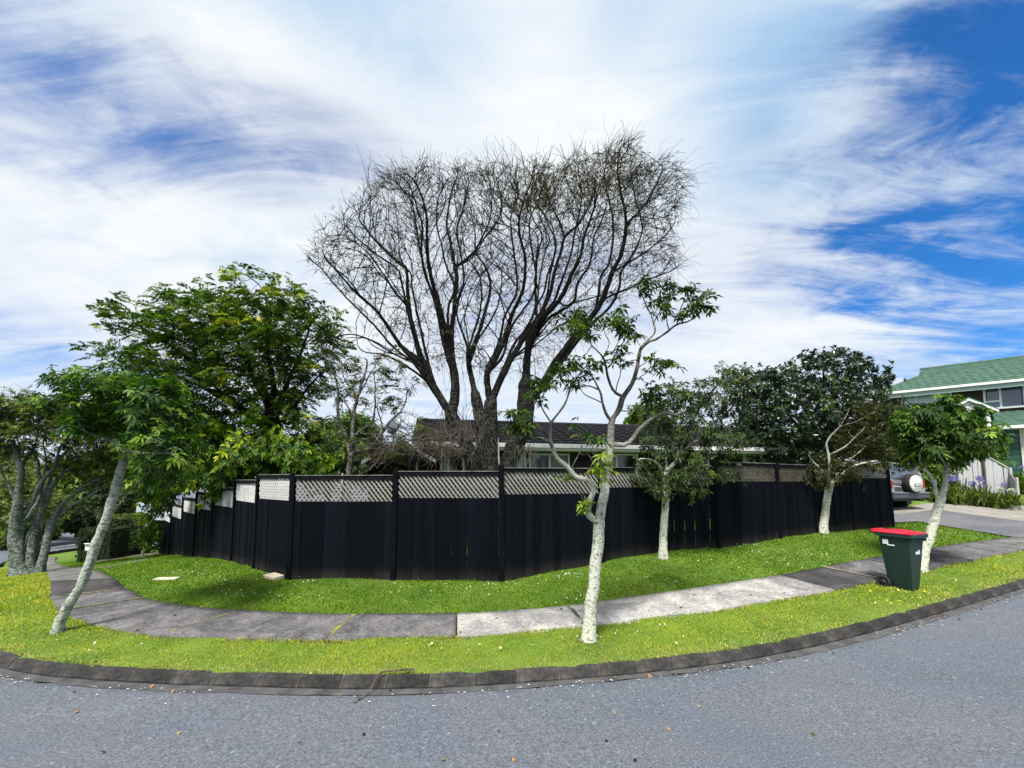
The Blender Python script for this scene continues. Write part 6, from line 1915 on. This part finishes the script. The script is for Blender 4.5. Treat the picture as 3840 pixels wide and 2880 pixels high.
for s in (-1, 1):
    mb = MB(); mb.hexa([(s * .785, .62, 1.10), (s * .785, 2.2, 1.10), (s * .80, 2.2, 1.10), (s * .80, .62, 1.10), (s * .70, .66, 1.56), (s * .70, 2.15, 1.56), (s * .725, 2.15, 1.56), (s * .725, .66, 1.56)]); mb.build('side_window', M['glass_dark'], suv)
    mb = MB(); mb.box((s * .60, 1.3, 1.75), (.04, 1.7, .035)); mb.box((s * .60, .6, 1.72), (.04, .08, .05)); mb.box((s * .60, 2.0, 1.72), (.04, .08, .05)); mb.build('roof_rail', M['car_silver'], suv, bevel=.008)
mb = MB(); mb.cyl((.45, .12, .34), (.45, -.16, .33), .03, n=10); mb.build('exhaust', M['black_plastic'], suv)
mb = MB(); mb.box((0, .5, .38), (1.2, .9, .14)); mb.build('underbody', M['black_plastic'], suv)
for s in (-1, 1):
    mb = MB(); mb.box((s * .66, .42, .30), (.24, .02, .26)); mb.build('mud_flap', M['black_plastic'], suv)

# car parked at the left edge
cg = np.array([-18.55, 13.55]); 
car = thing('parked_car', 'dark blue-grey car parked by the kerb at the far left', 'car', (cg[0], cg[1], T1(*cg) - KD + .005), math.radians(138.0))
cl_ = [(.68, .24), (.76, .36), (.80, .62), (.78, .86)]
def cprof(hr, zr): return cl_ + [(hr, zr - .08), (hr - .10, zr), (.02, zr + .015)]
loft([(lambda z: 0.0 + .1 * abs(z - .55), [(.60, .30), (.70, .40), (.74, .60), (.70, .72), (.64, .76), (.5, .78), (.02, .79)]), (lambda z: .35, cprof(.70, .88)), (lambda z: 1.0 + .15 * max(0, z - .8), cprof(.70, .98)), (lambda z: 1.75, cprof(.62, 1.42)), (lambda z: 2.7, cprof(.62, 1.45)), (lambda z: 3.5, cprof(.60, 1.36)), (lambda z: 4.0 - .1 * z, [(.60, .30), (.70, .42), (.74, .62), (.72, .90), (.66, .95), (.5, .97), (.02, .98)])], 'body', M['car_blue'], car)
for s in (-1, 1):
    wheel(car, s * .70, .75, .31, .2); wheel(car, s * .70, 3.2, .31, .2)
    mb = MB(); mb.box((s * .90, 1.45, .98), (.20, .10, .13)); mb.box((s * .80, 1.45, .95), (.10, .05, .04)); mb.build('wing_mirror', M['car_blue'], car, bevel=.03)
    mb = MB(); mb.hexa([(s * .765, 1.35, .93), (s * .765, 3.3, .93), (s * .785, 3.3, .93), (s * .785, 1.35, .93), (s * .655, 1.85, 1.32), (s * .655, 3.1, 1.30), (s * .68, 3.1, 1.30), (s * .68, 1.85, 1.32)]); mb.build('side_window', M['glass_dark'], car)
    mb = MB(); mb.box((s * .58, .04, .62), (.24, .08, .12)); mb.build('headlight', M['glass_pale'], car, bevel=.02)
mb = MB(); mb.hexa([(-.62, 1.06, .97), (.62, 1.06, .97), (.60, 1.10, .96), (-.60, 1.10, .96), (-.54, 1.66, 1.37), (.54, 1.66, 1.37), (.54, 1.70, 1.35), (-.54, 1.70, 1.35)]); mb.build('windscreen', M['glass_dark'], car)

# ------------------------------------------------------------------ wheelie bin
C = G(3418, 2224)
th = math.radians(20)
bin_ = thing('wheelie_bin', 'dark green wheelie bin with red lid standing on the verge', 'bin', C, th)
# local: x = width (to the right), y = depth (towards the wheels), near corner at the origin
H = .92
def quad_ring(x0, x1, y0, y1, z): return [(x0, y0, z), (x1, y0, z), (x1, y1, z), (x0, y1, z)]
rings = [quad_ring(.035, .285, .02, .30, 0), quad_ring(.02, .30, .01, .33, .10), quad_ring(-.02, .365, -.03, .385, H - .10), quad_ring(-.025, .372, -.035, .39, H)]
bm = bmesh.new(); vr = [[bm.verts.new(p) for p in r] for r in rings]
for a, b_ in zip(vr, vr[1:]):
    for i in range(4): bm.faces.new((a[i], a[(i + 1) % 4], b_[(i + 1) % 4], b_[i]))
bm.faces.new(vr[0][::-1]); bm.faces.new(vr[-1])
bmesh.ops.bevel(bm, geom=[e for e in bm.edges if abs(e.verts[0].co.z - e.verts[1].co.z) > .02], offset=.035, segments=3, affect='EDGES', clamp_overlap=True)
bmesh.ops.recalc_face_normals(bm, faces=bm.faces[:])
me = bpy.data.meshes.new('body'); bm.to_mesh(me); bm.free(); me.materials.append(M['bin_green']); bb = link('body', me, bin_)
mb = MB(); mb.hexa([(-.055, -.085, H - .035), (.405, -.085, H - .035), (.405, .43, H - .035), (-.055, .43, H - .035), (-.06, -.095, H + .025), (.41, -.095, H + .025), (.41, .435, H + .025), (-.06, .435, H + .025)])
mb.build('rim', M['bin_rim'], bb, bevel=.014)
for k in range(5):
    mb = MB(); mb.box((.0 + k * .085, -.07, H - .06), (.008, .04, .05)); mb.build('rib', M['bin_rim'], bb)
bm = bmesh.new()
N1, N2 = 12, 12
g = [[bm.verts.new((-.065 + .48 * i / N1, -.075 + .55 * j / N2, H + .03 + .058 * (math.sin(math.pi * min(1, max(0, i / N1))) ** .5) * (math.sin(math.pi * j / N2) ** .5) - (.0 if .12 < i / N1 < .88 else .004))) for j in range(N2 + 1)] for i in range(N1 + 1)]
for i in range(N1):
    for j in range(N2): bm.faces.new((g[i][j], g[i + 1][j], g[i + 1][j + 1], g[i][j + 1]))
me = bpy.data.meshes.new('lid'); bm.to_mesh(me); bm.free(); me.materials.append(M['bin_red'])
for p in me.polygons: p.use_smooth = True
lid = link('lid', me, bin_)
mb = MB(); mb.hexa([(-.068, -.078, H + .027), (.418, -.078, H + .027), (.418, .478, H + .027), (-.068, .478, H + .027), (-.066, -.076, H + .045), (.416, -.076, H + .045), (.416, .476, H + .045), (-.066, .476, H + .045)]); mb.build('lid_edge', M['bin_red'], lid, bevel=.006)
mb = MB(); mb.cyl((-.0, .53, H + .02), (.36, .53, H + .02), .016, n=10); mb.box((.0, .48, H + .015), (.03, .10, .03)); mb.box((.36, .48, H + .015), (.03, .10, .03)); mb.build('handle', M['bin_green'], bb)
mb = MB(); mb.box((.17, .50, H + .055), (.30, .05, .03)); mb.build('lid_grip', M['bin_red'], lid, bevel=.01)
for x, s in ((-.035, -1), (.355, 1)):
    mb = MB(); mb.lathe([(.04, -.025), (.092, -.025), (.105, -.012), (.105, .012), (.092, .025), (.075, .027), (.07, .018), (.045, .018), (.04, .026), (.0, .026)], (x, .355, .105), (s, 0, 0), 28); w_ = mb.build('wheel', M['tyre'], bin_, smooth=True)
    mb = MB(); mb.lathe([(.0, .034), (.03, .034), (.035, .026)], (x, .355, .105), (s, 0, 0), 16); mb.build('hub', M['black_plastic'], w_, smooth=True)
mb = MB(); mb.cyl((-.03, .355, .105), (.35, .355, .105), .012, n=8); mb.build('axle', M['black_plastic'], bin_)
def bin_sticker(pts, mk, face):
    mb = MB()
    P = []
    for a, z in pts:
        k = (z - .1) / (H - .2)
        if face == 'side': P.append((.02 - .04 * k - .0025, a, z))
        else: P.append((a, .01 - .04 * k - .0025, z))
    mb.slab(P, (-1, 0, 0) if face == 'side' else (0, -1, 0), .002)
    return mb.build('sticker', M[mk], bb)
bin_sticker([(.335, .755), (.255, .755), (.255, .835), (.335, .835)], 'sticker', 'side')
bin_sticker([(.27, .735), (.17, .735), (.17, .755), (.27, .755)], 'sticker', 'side')
bin_sticker([(.15, .615), (.27, .615), (.27, .66), (.15, .66)], 'sticker_blue', 'front')
bin_sticker([(.22, .66), (.26, .66), (.26, .685), (.22, .685)], 'sticker_blue', 'front')

# ------------------------------------------------------------------ left background: hedge, letterbox, sign, shrubs
def leafy_box(mb_boxes, n, cols, wts, rng, L=.07, sway=.04, k=4):
    """leaf tufts over the faces of boxes (x0,x1,y0,y1,z0,z1)"""
    pts, nor = [], []
    for (x0, x1, y0, y1, z0, z1) in mb_boxes:
        dx, dy, dz = x1 - x0, y1 - y0, z1 - z0
        areas = np.array([dy * dz, dy * dz, dx * dz, dx * dz, dx * dy]); c = rng.multinomial(n, areas / areas.sum())
        for f, m_ in enumerate(c):
            a, b_ = rng.random(m_), rng.random(m_)
            if f < 2: p = np.stack([np.full(m_, (x0, x1)[f]), y0 + a * dy, z0 + b_ * dz], 1); nn = (-1 if f == 0 else 1, 0, .3)
            elif f < 4: p = np.stack([x0 + a * dx, np.full(m_, (y0, y1)[f - 2]), z0 + b_ * dz], 1); nn = (0, -1 if f == 2 else 1, .3)
            else: p = np.stack([x0 + a * dx, y0 + b_ * dy, np.full(m_, z1)], 1); nn = (0, 0, 1)
            pts.append(p + rng.normal(0, sway, p.shape)); nor.append(np.tile(np.array(nn, float), (m_, 1)))
    P, N = np.concatenate(pts), np.concatenate(nor) + rng.normal(0, .35, (sum(map(len, pts)), 3))
    return rosettes(P, N, k, L, .5, .9, .2, palette(len(P), cols, wts, rng), rng)

rng = np.random.default_rng(71)
h0, h1 = G(352, 2088), G(548, 2078)
d = h1 - h0; L = math.hypot(d[0], d[1]); ang = math.atan2(d[1], d[0])
hh = EYE + (1800 - 1938) / F * h0[1] - h0[2]
hedge = thing('clipped_hedge', 'tall dark clipped hedge beyond the end of the black fence', 'hedge', h0, ang)
mb = MB(); mb.box((L / 2, .75, hh / 2 - .1), (L - .1, 1.3, hh)); mb.build('core', M['hedge_core'], hedge)
V, f, c = leafy_box([(0, L, .06, 1.5, 0, hh)], 5200, [(.014, .028, .008), (.024, .044, .011), (.042, .066, .014)], [3, 3, 1], rng)
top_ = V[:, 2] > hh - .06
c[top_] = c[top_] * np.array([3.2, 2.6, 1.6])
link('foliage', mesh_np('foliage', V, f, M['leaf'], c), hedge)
# low hedge with a niche for the letterbox
n0 = G(286, 2110)
nh = thing('niche_hedge', 'small clipped hedge with an arched niche holding a letterbox', 'hedge', n0, ang + .15)
s_ = n0[1] / F
W_, H_ = 66 * s_ * 1.15, 120 * s_
bx = [(0, .14, 0, .9, 0, H_), (W_ - .02, W_ + .4, 0, .9, 0, H_), (.14, W_, 0, .9, H_ * .66, H_), (.14, W_, 0, .9, 0, H_ * .34), (.14, W_, .55, .9, H_ * .34, H_ * .66)]
for b_ in bx:
    mb = MB(); mb.box(((b_[0] + b_[1]) / 2, (b_[2] + b_[3]) / 2, (b_[4] + b_[5]) / 2), (b_[1] - b_[0] - .03, b_[3] - b_[2] - .03, b_[5] - b_[4] - .03)); mb.build('core', M['hedge_core'], nh)
V, f, c = leafy_box(bx, 620, [(.014, .030, .008), (.024, .046, .010), (.045, .07, .014)], [3, 3, 1], rng, .055, .025)
link('foliage', mesh_np('foliage', V, f, M['leaf'], c), nh)
lb = thing('letterbox', 'white letterbox set in the niche of the small hedge', 'letterbox', n0 + np.array([W_ * .45 * math.cos(ang + .15) - .2 * math.sin(ang + .15), W_ * .45 * math.sin(ang + .15) + .2 * math.cos(ang + .15), H_ * .34]), ang + .15)
mb = MB(); mb.box((0, 0, .15), (.26, .34, .28)); mb.build('box', M['white'], lb, bevel=.012)
mb = MB(); mb.box((0, 0, .31), (.32, .42, .04)); mb.build('lid', M['white'], lb, bevel=.01)
mb = MB(); mb.box((0, -.173, .20), (.18, .008, .025)); mb.build('slot', M['ink'], lb)

# signpost
sg_ = G(533, 2086)
sign = thing('signpost', 'grey steel signpost with two pale blades seen from behind', 'sign', sg_)
sy = sg_[1]
zt = EYE + (1800 - 1882) / F * sy - sg_[2]
mb = MB(); mb.cyl((0, 0, -.1), (.18, 0, zt + .02), .045, n=12); mb.build('pole', M['galv'], sign)
s_ = sy / F
mb = MB(); mb.box((-.02, -.06, zt - .23), (.62, .03, .46), Matrix.Rotation(.02, 3, 'Y')); mb.build('blade', M['sign_grey'], sign, bevel=.008)
mb = MB(); mb.box((.52, -.03, zt - .60), (.74, .03, .34), Matrix.Rotation(.04, 3, 'Y')); mb.build('blade', M['sign_grey'], sign, bevel=.008)
for z in (zt - .35, zt - .12, zt - .60):
    mb = MB(); mb.box((.14, .0, z), (.12, .12, .03)); mb.build('clamp', M['galv'], sign)

def flower_shrub(px, py, r_, label, cols, seed, nf, hgt):
    r = np.random.default_rng(seed); b = G(px, py)
    t = thing('hydrangea', label, 'shrub', b)
    n = 500
    q = r.normal(0, 1, (n, 3)); q /= np.linalg.norm(q, axis=1)[:, None]; q[:, 2] = np.abs(q[:, 2])
    P = q * np.array([r_, r_ * .8, hgt]) * (r.random((n, 1)) ** .4)
    v, f, c = rosettes(P, q + np.array([0, 0, .4]), 6, .14, .55, 1.0, .3, palette(n, [(.020, .045, .010), (.035, .075, .014), (.06, .11, .02)], [3, 3, 1], r), r)
    link('foliage', mesh_np('foliage', v, f, M['leaf'], c), t)
    for s in range(4):
        mb = MB(); mb.cyl((0, 0, 0), (r.normal(0, r_ * .4), r.normal(0, r_ * .3), hgt * .6), .014, .008, 5); mb.build('stem', M['brown_timber'], t)
    for k in range(nf):
        q = r.normal(0, 1, 3); q[1] = -abs(q[1]); q[2] = abs(q[2]) * .8; q /= np.linalg.norm(q)
        c0 = q * np.array([r_, r_ * .85, hgt])
        D = r.normal(0, 1, (40, 3)); D /= np.linalg.norm(D, axis=1)[:, None]
        v, f, c = rosettes(c0 + D * .08, D, 4, .05, .8, 1.2, 0, palette(40, cols, [1] * len(cols), r), r)
        link('flower_head', mesh_np('flower_head', v, f, M['petal'], c), t)
flower_shrub(505, 2074, .45, 'white-flowered hydrangea beside the grey signpost', [(.72, .72, .66), (.62, .64, .58)], 81, 8, .95)
flower_shrub(572, 2072, .55, 'hydrangea with one blue and one white head at the end of the fence', [(.66, .68, .72), (.25, .30, .66)], 82, 2, .80)
# spiky plant in front of the hedge
rng = np.random.default_rng(83); b = G(462, 2080)
sp = thing('spiky_plant', 'dry spiky strap-leaved plant in front of the tall hedge', 'plant', b)
n = 170; ph = rng.uniform(0, 6.28, n); el = rng.uniform(-.1, 1.2, n)
A = np.stack([np.cos(ph) * np.cos(el), np.sin(ph) * np.cos(el), np.sin(el)], 1); S = np.stack([-np.sin(ph), np.cos(ph), 0 * ph], 1)
v, f, c = leaves_quads(np.tile([[0, 0, .55]], (n, 1)) + rng.normal(0, .05, (n, 3)), A, S, rng.uniform(.5, 1.0, n), .05, .25, palette(n, [(.16, .12, .07), (.26, .22, .15), (.06, .07, .03), (.38, .36, .30)], [3, 2, 2, 1], rng))
link('leaves', mesh_np('leaves', v, f, M['leaf'], c), sp)
mb = MB(); mb.cyl((0, 0, -.05), (0, 0, .6), .10, .07, 9); mb.build('stem', M['brown_timber'], sp)
# bed of earth and bark in front of the hedge
e = [G(*q) for q in ((365, 2108), (440, 2098), (560, 2082), (596, 2080), (580, 2068), (430, 2078), (352, 2090))]
V = np.array([(p[0], p[1], T1(p[0], p[1]) + .02) for p in e]); tag(link('garden_bed', mesh_np('garden_bed', V, np.array([list(range(7))]), M['earth'])), kind='structure')

# background trees
def background_tree(name, label, px, ptop, pbase, wpx, Y, cols, wts, seed, n=900, L=.22, low=False):
    r = np.random.default_rng(seed)
    sk = Skel(r)
    b0 = at(px, pbase, Y); b0[2] = min(b0[2], T1(b0[0], b0[1]))
    ph = pbase - ptop
    sk.limb([b0, at(px, pbase - ph * .3, Y), at(px + r.normal(0, wpx * .05), pbase - ph * .75, Y)], .16, .06, .3, .4, True)
    blobs = []
    for k in range(12 if low else 9):
        a = r.uniform(0, 6.28); q = r.uniform(.2, .78)
        blobs.append((px + math.cos(a) * wpx * .5 * q, ptop + ph * (.46 if low else .38) + math.sin(a) * ph * (.52 if low else .36) * q, wpx * r.uniform(.16, .28), ph * r.uniform(.13, .22), Y + r.normal(0, wpx * Y / F * .2), wpx * Y / F * .25))
    st = max(.22, wpx * Y / F * .05)
    sk.colonize(blob_points(blobs, n, r, .3), st, st * 9, st * 1.3, 50, (0, 0, .03), .28); sk.finish(.012)
    ti = np.concatenate([sk.tips, r.choice(np.arange(len(sk.P))[sk.R < .03], min(600, n))])
    lp = [whorls(sk, ti, 4, 5, L, .5, 1.1, .4, cols, wts, r, st * .75, .4)]
    return plant_tree(name, label, 'tree', sk, 'bark_dark', lp, 'leaf', .06, (6, 4), group='trees beyond the left street', twig='twig_dark')
OL = [(.060, .082, .018), (.105, .135, .026), (.16, .19, .04)]  # olive and green leaf colours lightened to paint in the glow of haze
GR = [(.045, .092, .014), (.082, .150, .020), (.14, .22, .028)]
DK = [(.012, .024, .008), (.022, .040, .012), (.04, .06, .015)]
background_tree('street_side_tree', 'olive tree across the street behind the thick left trunks', 40, 1700, 2060, 330, 26, OL, [3, 3, 2], 91, 900, .22, True)
background_tree('street_side_tree', 'bright green tree left of centre over the receding left street', 290, 1740, 2010, 260, 34, GR, [2, 3, 3], 92, 900, .28, True)
background_tree('street_side_tree', 'dark tree rising behind the tall clipped hedge', 440, 1700, 2000, 230, 24, DK, [3, 3, 2], 93, 900, .22, True)
background_tree('street_side_tree', 'olive tree at the end of the left street', 190, 1760, 2000, 260, 48, OL, [3, 3, 2], 94, 800, .36, True)
background_tree('street_side_tree', 'green tree farthest left across the street', -120, 1690, 2050, 330, 30, GR, [3, 3, 1], 95, 700, .26, True)
background_tree('street_side_tree', 'grey-green tree just behind the hedge beside the signpost', 545, 1760, 2000, 170, 23, DK, [2, 3, 3], 96, 700, .2, True)
background_tree('street_side_tree', 'pale olive tree far down the left street', 110, 1800, 2000, 200, 60, OL, [2, 3, 3], 97, 600, .4, True)
for lab, px, pt, pb, w, Y, cols, sd in (('low green bush across the street left of the thick trunks', 20, 1890, 2060, 190, 27, GR, 201), ('low olive bush across the street showing between the thick trunks', 130, 1900, 2040, 170, 33, OL, 202),
        ('low dark bush at the far corner of the left street', 330, 1890, 2015, 150, 31, DK, 203), ('low bush beyond the lane markings of the side street', 215, 1905, 2005, 120, 42, GR, 204)):
    background_tree('street_side_bush', lab, px, pt, pb, w, Y, cols, [3, 3, 2], sd, 500, .24, True)
for lab, px, pt, pb, w, Y, cols, sd in (('dark shrub behind the fence left of the half-bare tree', 1200, 1640, 1830, 190, 12.5, DK, 205), ('dark shrub behind the fence right of the half-bare tree', 1400, 1690, 1830, 170, 12.2, DK, 206), ('small dark shrub against the house wing', 1480, 1720, 1830, 90, 10.6, DK, 207)):
    background_tree('garden_shrub', lab, px, pt, pb, w, Y, cols, [3, 3, 2], sd, 450, .13, True)
for k, (lab, px, pt, pb, w, Y, cols, sd) in enumerate((('green tree top showing behind the half-bare tree', 1290, 1560, 1760, 300, 20, GR, 98), ('small green tree showing above the dark roof', 2430, 1520, 1720, 130, 19, GR, 99),
        ('leafy tree in front of the garage, right of the umbrella crown', 3680, 1630, 1800, 150, 18.2, GR, 101), ('dark shrub between the four-wheel drive and the agapanthus', 3480, 1600, 1880, 170, 17.5, GR, 102), ('brownish twiggy tree left of the green-roofed house', 3300, 1500, 1880, 230, 15.5, [(.035, .034, .012), (.06, .055, .018), (.09, .075, .025)], 103))):
    background_tree('garden_tree', lab, px, pt, pb, w, Y, cols, [3, 3, 2], sd, 700, .13 if Y < 19 else .18)
    bpy.data.objects[[o.name for o in bpy.data.objects if o.name.startswith('garden_tree')][-1]]['group'] = 'trees in the gardens behind'

# ------------------------------------------------------------------ small things on the ground
# tan stone slab by the corner post
q = G(1028, 2168)
o = MB().box((0, 0, .03), (.36, .20, .07)).build('stone_slab', M['stone_tan'], None, bevel=.012)
o.location = tuple(q); o.rotation_euler = (.03, .04, -.55)
tag(o, 'flat tan stone lying against the fence corner', 'stone')
q = G(625, 2172)
o = MB().box((0, 0, .012), (.42, .16, .03)).build('toby_cover', M['stone_tan'], None, bevel=.008)
o.location = tuple(q); o.rotation_euler = (0, 0, .1); tag(o, 'worn concrete cover set in the left lawn', 'cover')
# fallen twig over the kerb
rng = np.random.default_rng(111)
P = []
for px, py, up in ((1325, 2603, -.11), (1380, 2572, -.09), (1420, 2545, .03), (1450, 2532, .03), (1500, 2528, .03), (1555, 2524, .03)):
    q = G(px, py); P.append(q + np.array([0, 0, (up if up > 0 else up * .8) + .012]))
P2 = [P[3], P[3] + np.array([.03, .05, .05]), P[3] + np.array([.10, .10, .08])]
P3 = [P[4], P[4] + np.array([.06, -.03, .03]), P[4] + np.array([.14, -.02, .02])]
V, f = tubes([(catmull(np.array(P), 6), np.linspace(.005, .011, 31)), (catmull(np.array(P2), 5), np.linspace(.006, .003, 11)), (catmull(np.array(P3), 5), np.linspace(.006, .003, 11))], 6)
tag(link('fallen_twig', mesh_np('fallen_twig', V, f, M['twig_grey'])), 'bent dry twig fallen across the kerb into the gutter', 'twig')

# ------------------------------------------------------------------ grass, daisies (uncountable)
rng = np.random.default_rng(121)
N = 760000
a_ = .45; r0, r1 = 3.4, 26.0
r = (r0 ** a_ + rng.random(N) * (r1 ** a_ - r0 ** a_)) ** (1 / a_)
ph = rng.uniform(-math.radians(58), math.radians(57), N)
x, y = r * np.sin(ph), r * np.cos(ph)
sd = signed_dist(x, y, KERB[(KERB[:, 0] > -30) & (KERB[:, 1] < 30)])
ok = (sd < -.10)
x, y, r, sd = x[ok], y[ok], r[ok], sd[ok]
fpoly = np.concatenate([fence_pts[:, :2], [[40, 30], [40, 60], [-30, 60], [-22, 25]]])
ok = ~in_poly(x, y, fpoly) & ~in_poly(x, y, path_poly) & ~in_poly(x, y, drive_poly)
x, y, r, sd = x[ok], y[ok], r[ok], sd[ok]
n = len(x)
lowf = 0.5 + 0.25 * (np.sin(x * 1.3 + 2 * np.sin(y * .9)) + np.sin(y * 2.1 + 1.5 * np.sin(x * 1.7 + 1)))
midf = 0.5 + 0.25 * (np.sin(x * 7.3 + 2 * np.sin(y * 5.1)) + np.sin(y * 8.1 + 2 * np.sin(x * 6.3)))
# is the blade on the narrow roadside verge or on the lawn behind the path?
pm_ = (cl + cr) / 2
verge = signed_dist(x, y, pm_[::4]) > 0
vv = verge.astype(float)
cA = np.array([.088, .178, .005]); cB = np.array([.150, .255, .007])          # lawn
cC = np.array([.275, .320, .010]); cD = np.array([.410, .425, .030])          # verge, drier
straw = np.array([.44, .38, .16])
t = np.clip(.6 * lowf + .4 * midf + rng.normal(0, .25, n), 0, 1)[:, None]
col = (cA + (cB - cA) * t) * (1 - vv[:, None]) + (cC + (cD - cC) * t) * vv[:, None]
dry = np.clip(np.exp(-((-sd - .10) / .16)) * 1.0 + .12 * vv * (midf > .75), 0, .95)
dm = rng.random(n) < dry * .8
col[dm] = straw * (1 + rng.normal(0, .15, (int(dm.sum()), 1)))
pat = 0.5 + 0.25 * (np.sin(x * 2.7 + 3 * np.sin(y * 1.9 + .5)) + np.sin(y * 3.3 + 2.2 * np.sin(x * 2.2)))
br = (pat > .80) & (rng.random(n) < .45)
col[br] = col[br] * .55 + np.array([.12, .10, .03])
dk_ = (pat < .22)
col[dk_] *= np.array([.72, .85, .8])
for tb in ((2207, 2402), (217, 2370), (75, 2158), (110, 2150), (140, 2145), (2488, 2091), (3086, 1999), (3452, 2136)):
    tb = G(*tb)
    dt = np.hypot(x - tb[0], y - tb[1])
    wm = rng.random(n) < 0.9 * np.exp(-(dt / .20) ** 2)
    col[wm] = np.array([.10, .075, .03]) * (1 + rng.normal(0, .2, (int(wm.sum()), 1)))
col *= (1 + rng.normal(0, .15, (n, 1))).clip(.4, 1.7)
h = rng.uniform(.014, .038, n) * (1 - .3 * vv) * (.6 + .5 * lowf + .4 * midf) * np.where(rng.random(n) < .02, 1.7, 1)
w = .0042 * np.clip(r / 4, 1, 6)
az = rng.uniform(0, 6.28, n); le = rng.uniform(.2, 1.1, n)
z = T(x, y) + .012 * np.sin(x * 3.1 + 1.7 * np.sin(y * 2.3)) * sstep(0.0, -0.6, sd) - .004
V = np.empty((n, 3, 3))
fx, fy = np.cos(az), np.sin(az)
sx_, sy_ = -fy, fx
V[:, 0] = np.stack([x - sx_ * w, y - sy_ * w, z], 1); V[:, 1] = np.stack([x + sx_ * w, y + sy_ * w, z], 1)
V[:, 2] = np.stack([x + fx * h * le, y + fy * h * le, z + h], 1)
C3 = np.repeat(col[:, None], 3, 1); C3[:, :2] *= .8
g_ = link('grass', mesh_np('grass', V.reshape(-1, 3), np.arange(n * 3).reshape(n, 3), M['grass'], C3.reshape(-1, 3).clip(0, 1)))
tag(g_, 'short green grass of the corner lawn and verge', 'grass', kind='stuff')
# daisies and clover heads
def flowers(name, label, pts, rad, cols, seed, cat='flowers', lift=None):
    r_ = np.random.default_rng(seed); m_ = len(pts)
    zz = T(pts[:, 0], pts[:, 1]) + (r_.uniform(.03, .055, m_) if lift is None else lift)
    k = 6; V = np.empty((m_, k + 1, 3)); rr = rad * r_.uniform(.7, 1.3, m_)
    V[:, 0] = np.stack([pts[:, 0], pts[:, 1], zz + .003], 1)
    tx, ty = r_.normal(0, .35, m_), r_.normal(-.35, .35, m_)
    for j in range(k):
        a = j * 6.283 / k
        dx, dy = np.cos(a) * rr, np.sin(a) * rr
        V[:, j + 1] = np.stack([pts[:, 0] + dx, pts[:, 1] + dy, zz - tx * dx * 0 + ty * dy * -1.0], 1)
    b = np.arange(m_)[:, None] * (k + 1)
    Fq = np.concatenate([np.stack([b[:, 0], b[:, 0] + j + 1, b[:, 0] + (j + 1) % k + 1], 1) for j in range(k)])
    col = palette(m_, cols, [1] * len(cols), r_)
    tag(link(name, mesh_np(name, V.reshape(-1, 3), Fq, M['petal'], np.repeat(col, k + 1, 0))), label, cat, kind='stuff')
dz = []
for px, py, sx2, sy2, m_ in ((2900, 2100, 260, 35, 110), (2800, 2050, 60, 12, 30), (3050, 2080, 150, 20, 40), (2450, 2190, 260, 45, 70), (2250, 2260, 200, 25, 40), (1900, 2200, 250, 30, 50), (2130, 2158, 60, 8, 30), (1500, 2210, 250, 30, 30), (1150, 2185, 60, 10, 14), (900, 2180, 160, 25, 50), (700, 2150, 120, 20, 60), (760, 2120, 80, 10, 25), (880, 2230, 90, 15, 25), (1050, 2240, 120, 20, 20), (2200, 2400, 140, 30, 30), (2500, 2350, 300, 40, 25), (1700, 2440, 400, 40, 15), (3350, 2330, 80, 25, 14), (3560, 2190, 60, 15, 8), (150, 2290, 100, 40, 12), (350, 2430, 250, 40, 10)):
    for _ in range(int(m_ * .5)):
        dz.append(G(px + rng.normal(0, sx2 * .5), py + rng.normal(0, sy2 * .5))[:2])
dz = np.array(dz)
okd = ~in_poly(dz[:, 0], dz[:, 1], path_poly) & ~in_poly(dz[:, 0], dz[:, 1], fpoly) & (signed_dist(dz[:, 0], dz[:, 1], KERB) < -.25)
flowers('daisies', 'small white daisies scattered through the lawn', dz[okd], .0085, [(.75, .75, .72), (.6, .6, .58)], 122)
yl = np.array([G(3370 + rng.normal(0, 60), 2265 + rng.normal(0, 30))[:2] for _ in range(20)] + [G(rng.uniform(200, 3000), rng.uniform(2420, 2450))[:2] for _ in range(5)])
okd = ~in_poly(yl[:, 0], yl[:, 1], path_poly) & (signed_dist(yl[:, 0], yl[:, 1], KERB) < -.25)
flowers('dandelions', 'small yellow dandelion flowers on the verge near the bin', yl[okd], .013, [(.70, .52, .03), (.75, .66, .25)], 123)

# fallen leaves on the path, gutter and road edge
fl = [G(rng.uniform(0, 3840), rng.uniform(2150, 2420))[:2] for _ in range(90)]
fl = np.array(fl); fl = fl[in_poly(fl[:, 0], fl[:, 1], path_poly)]
flowers('path_leaves', 'scattered dry brown leaves lying on the footpath', fl, .016, [(.10, .07, .03), (.18, .14, .06), (.05, .04, .02)], 124, 'leaves', .024)
gi = rng.integers(0, len(kk), 70)
rl = np.concatenate([kk[gi] + nk[gi] * np.abs(rng.normal(.10, .10, (70, 1))), np.array([onz(rng.uniform(0, 3840), rng.uniform(2640, 2860), 0)[:2] for _ in range(16)])])
flowers('road_leaves', 'dry leaves caught along the gutter and on the road', rl, .014, [(.10, .07, .03), (.24, .18, .08), (.03, .025, .02), (.35, .16, .05)], 125, 'leaves', -KD + .014)
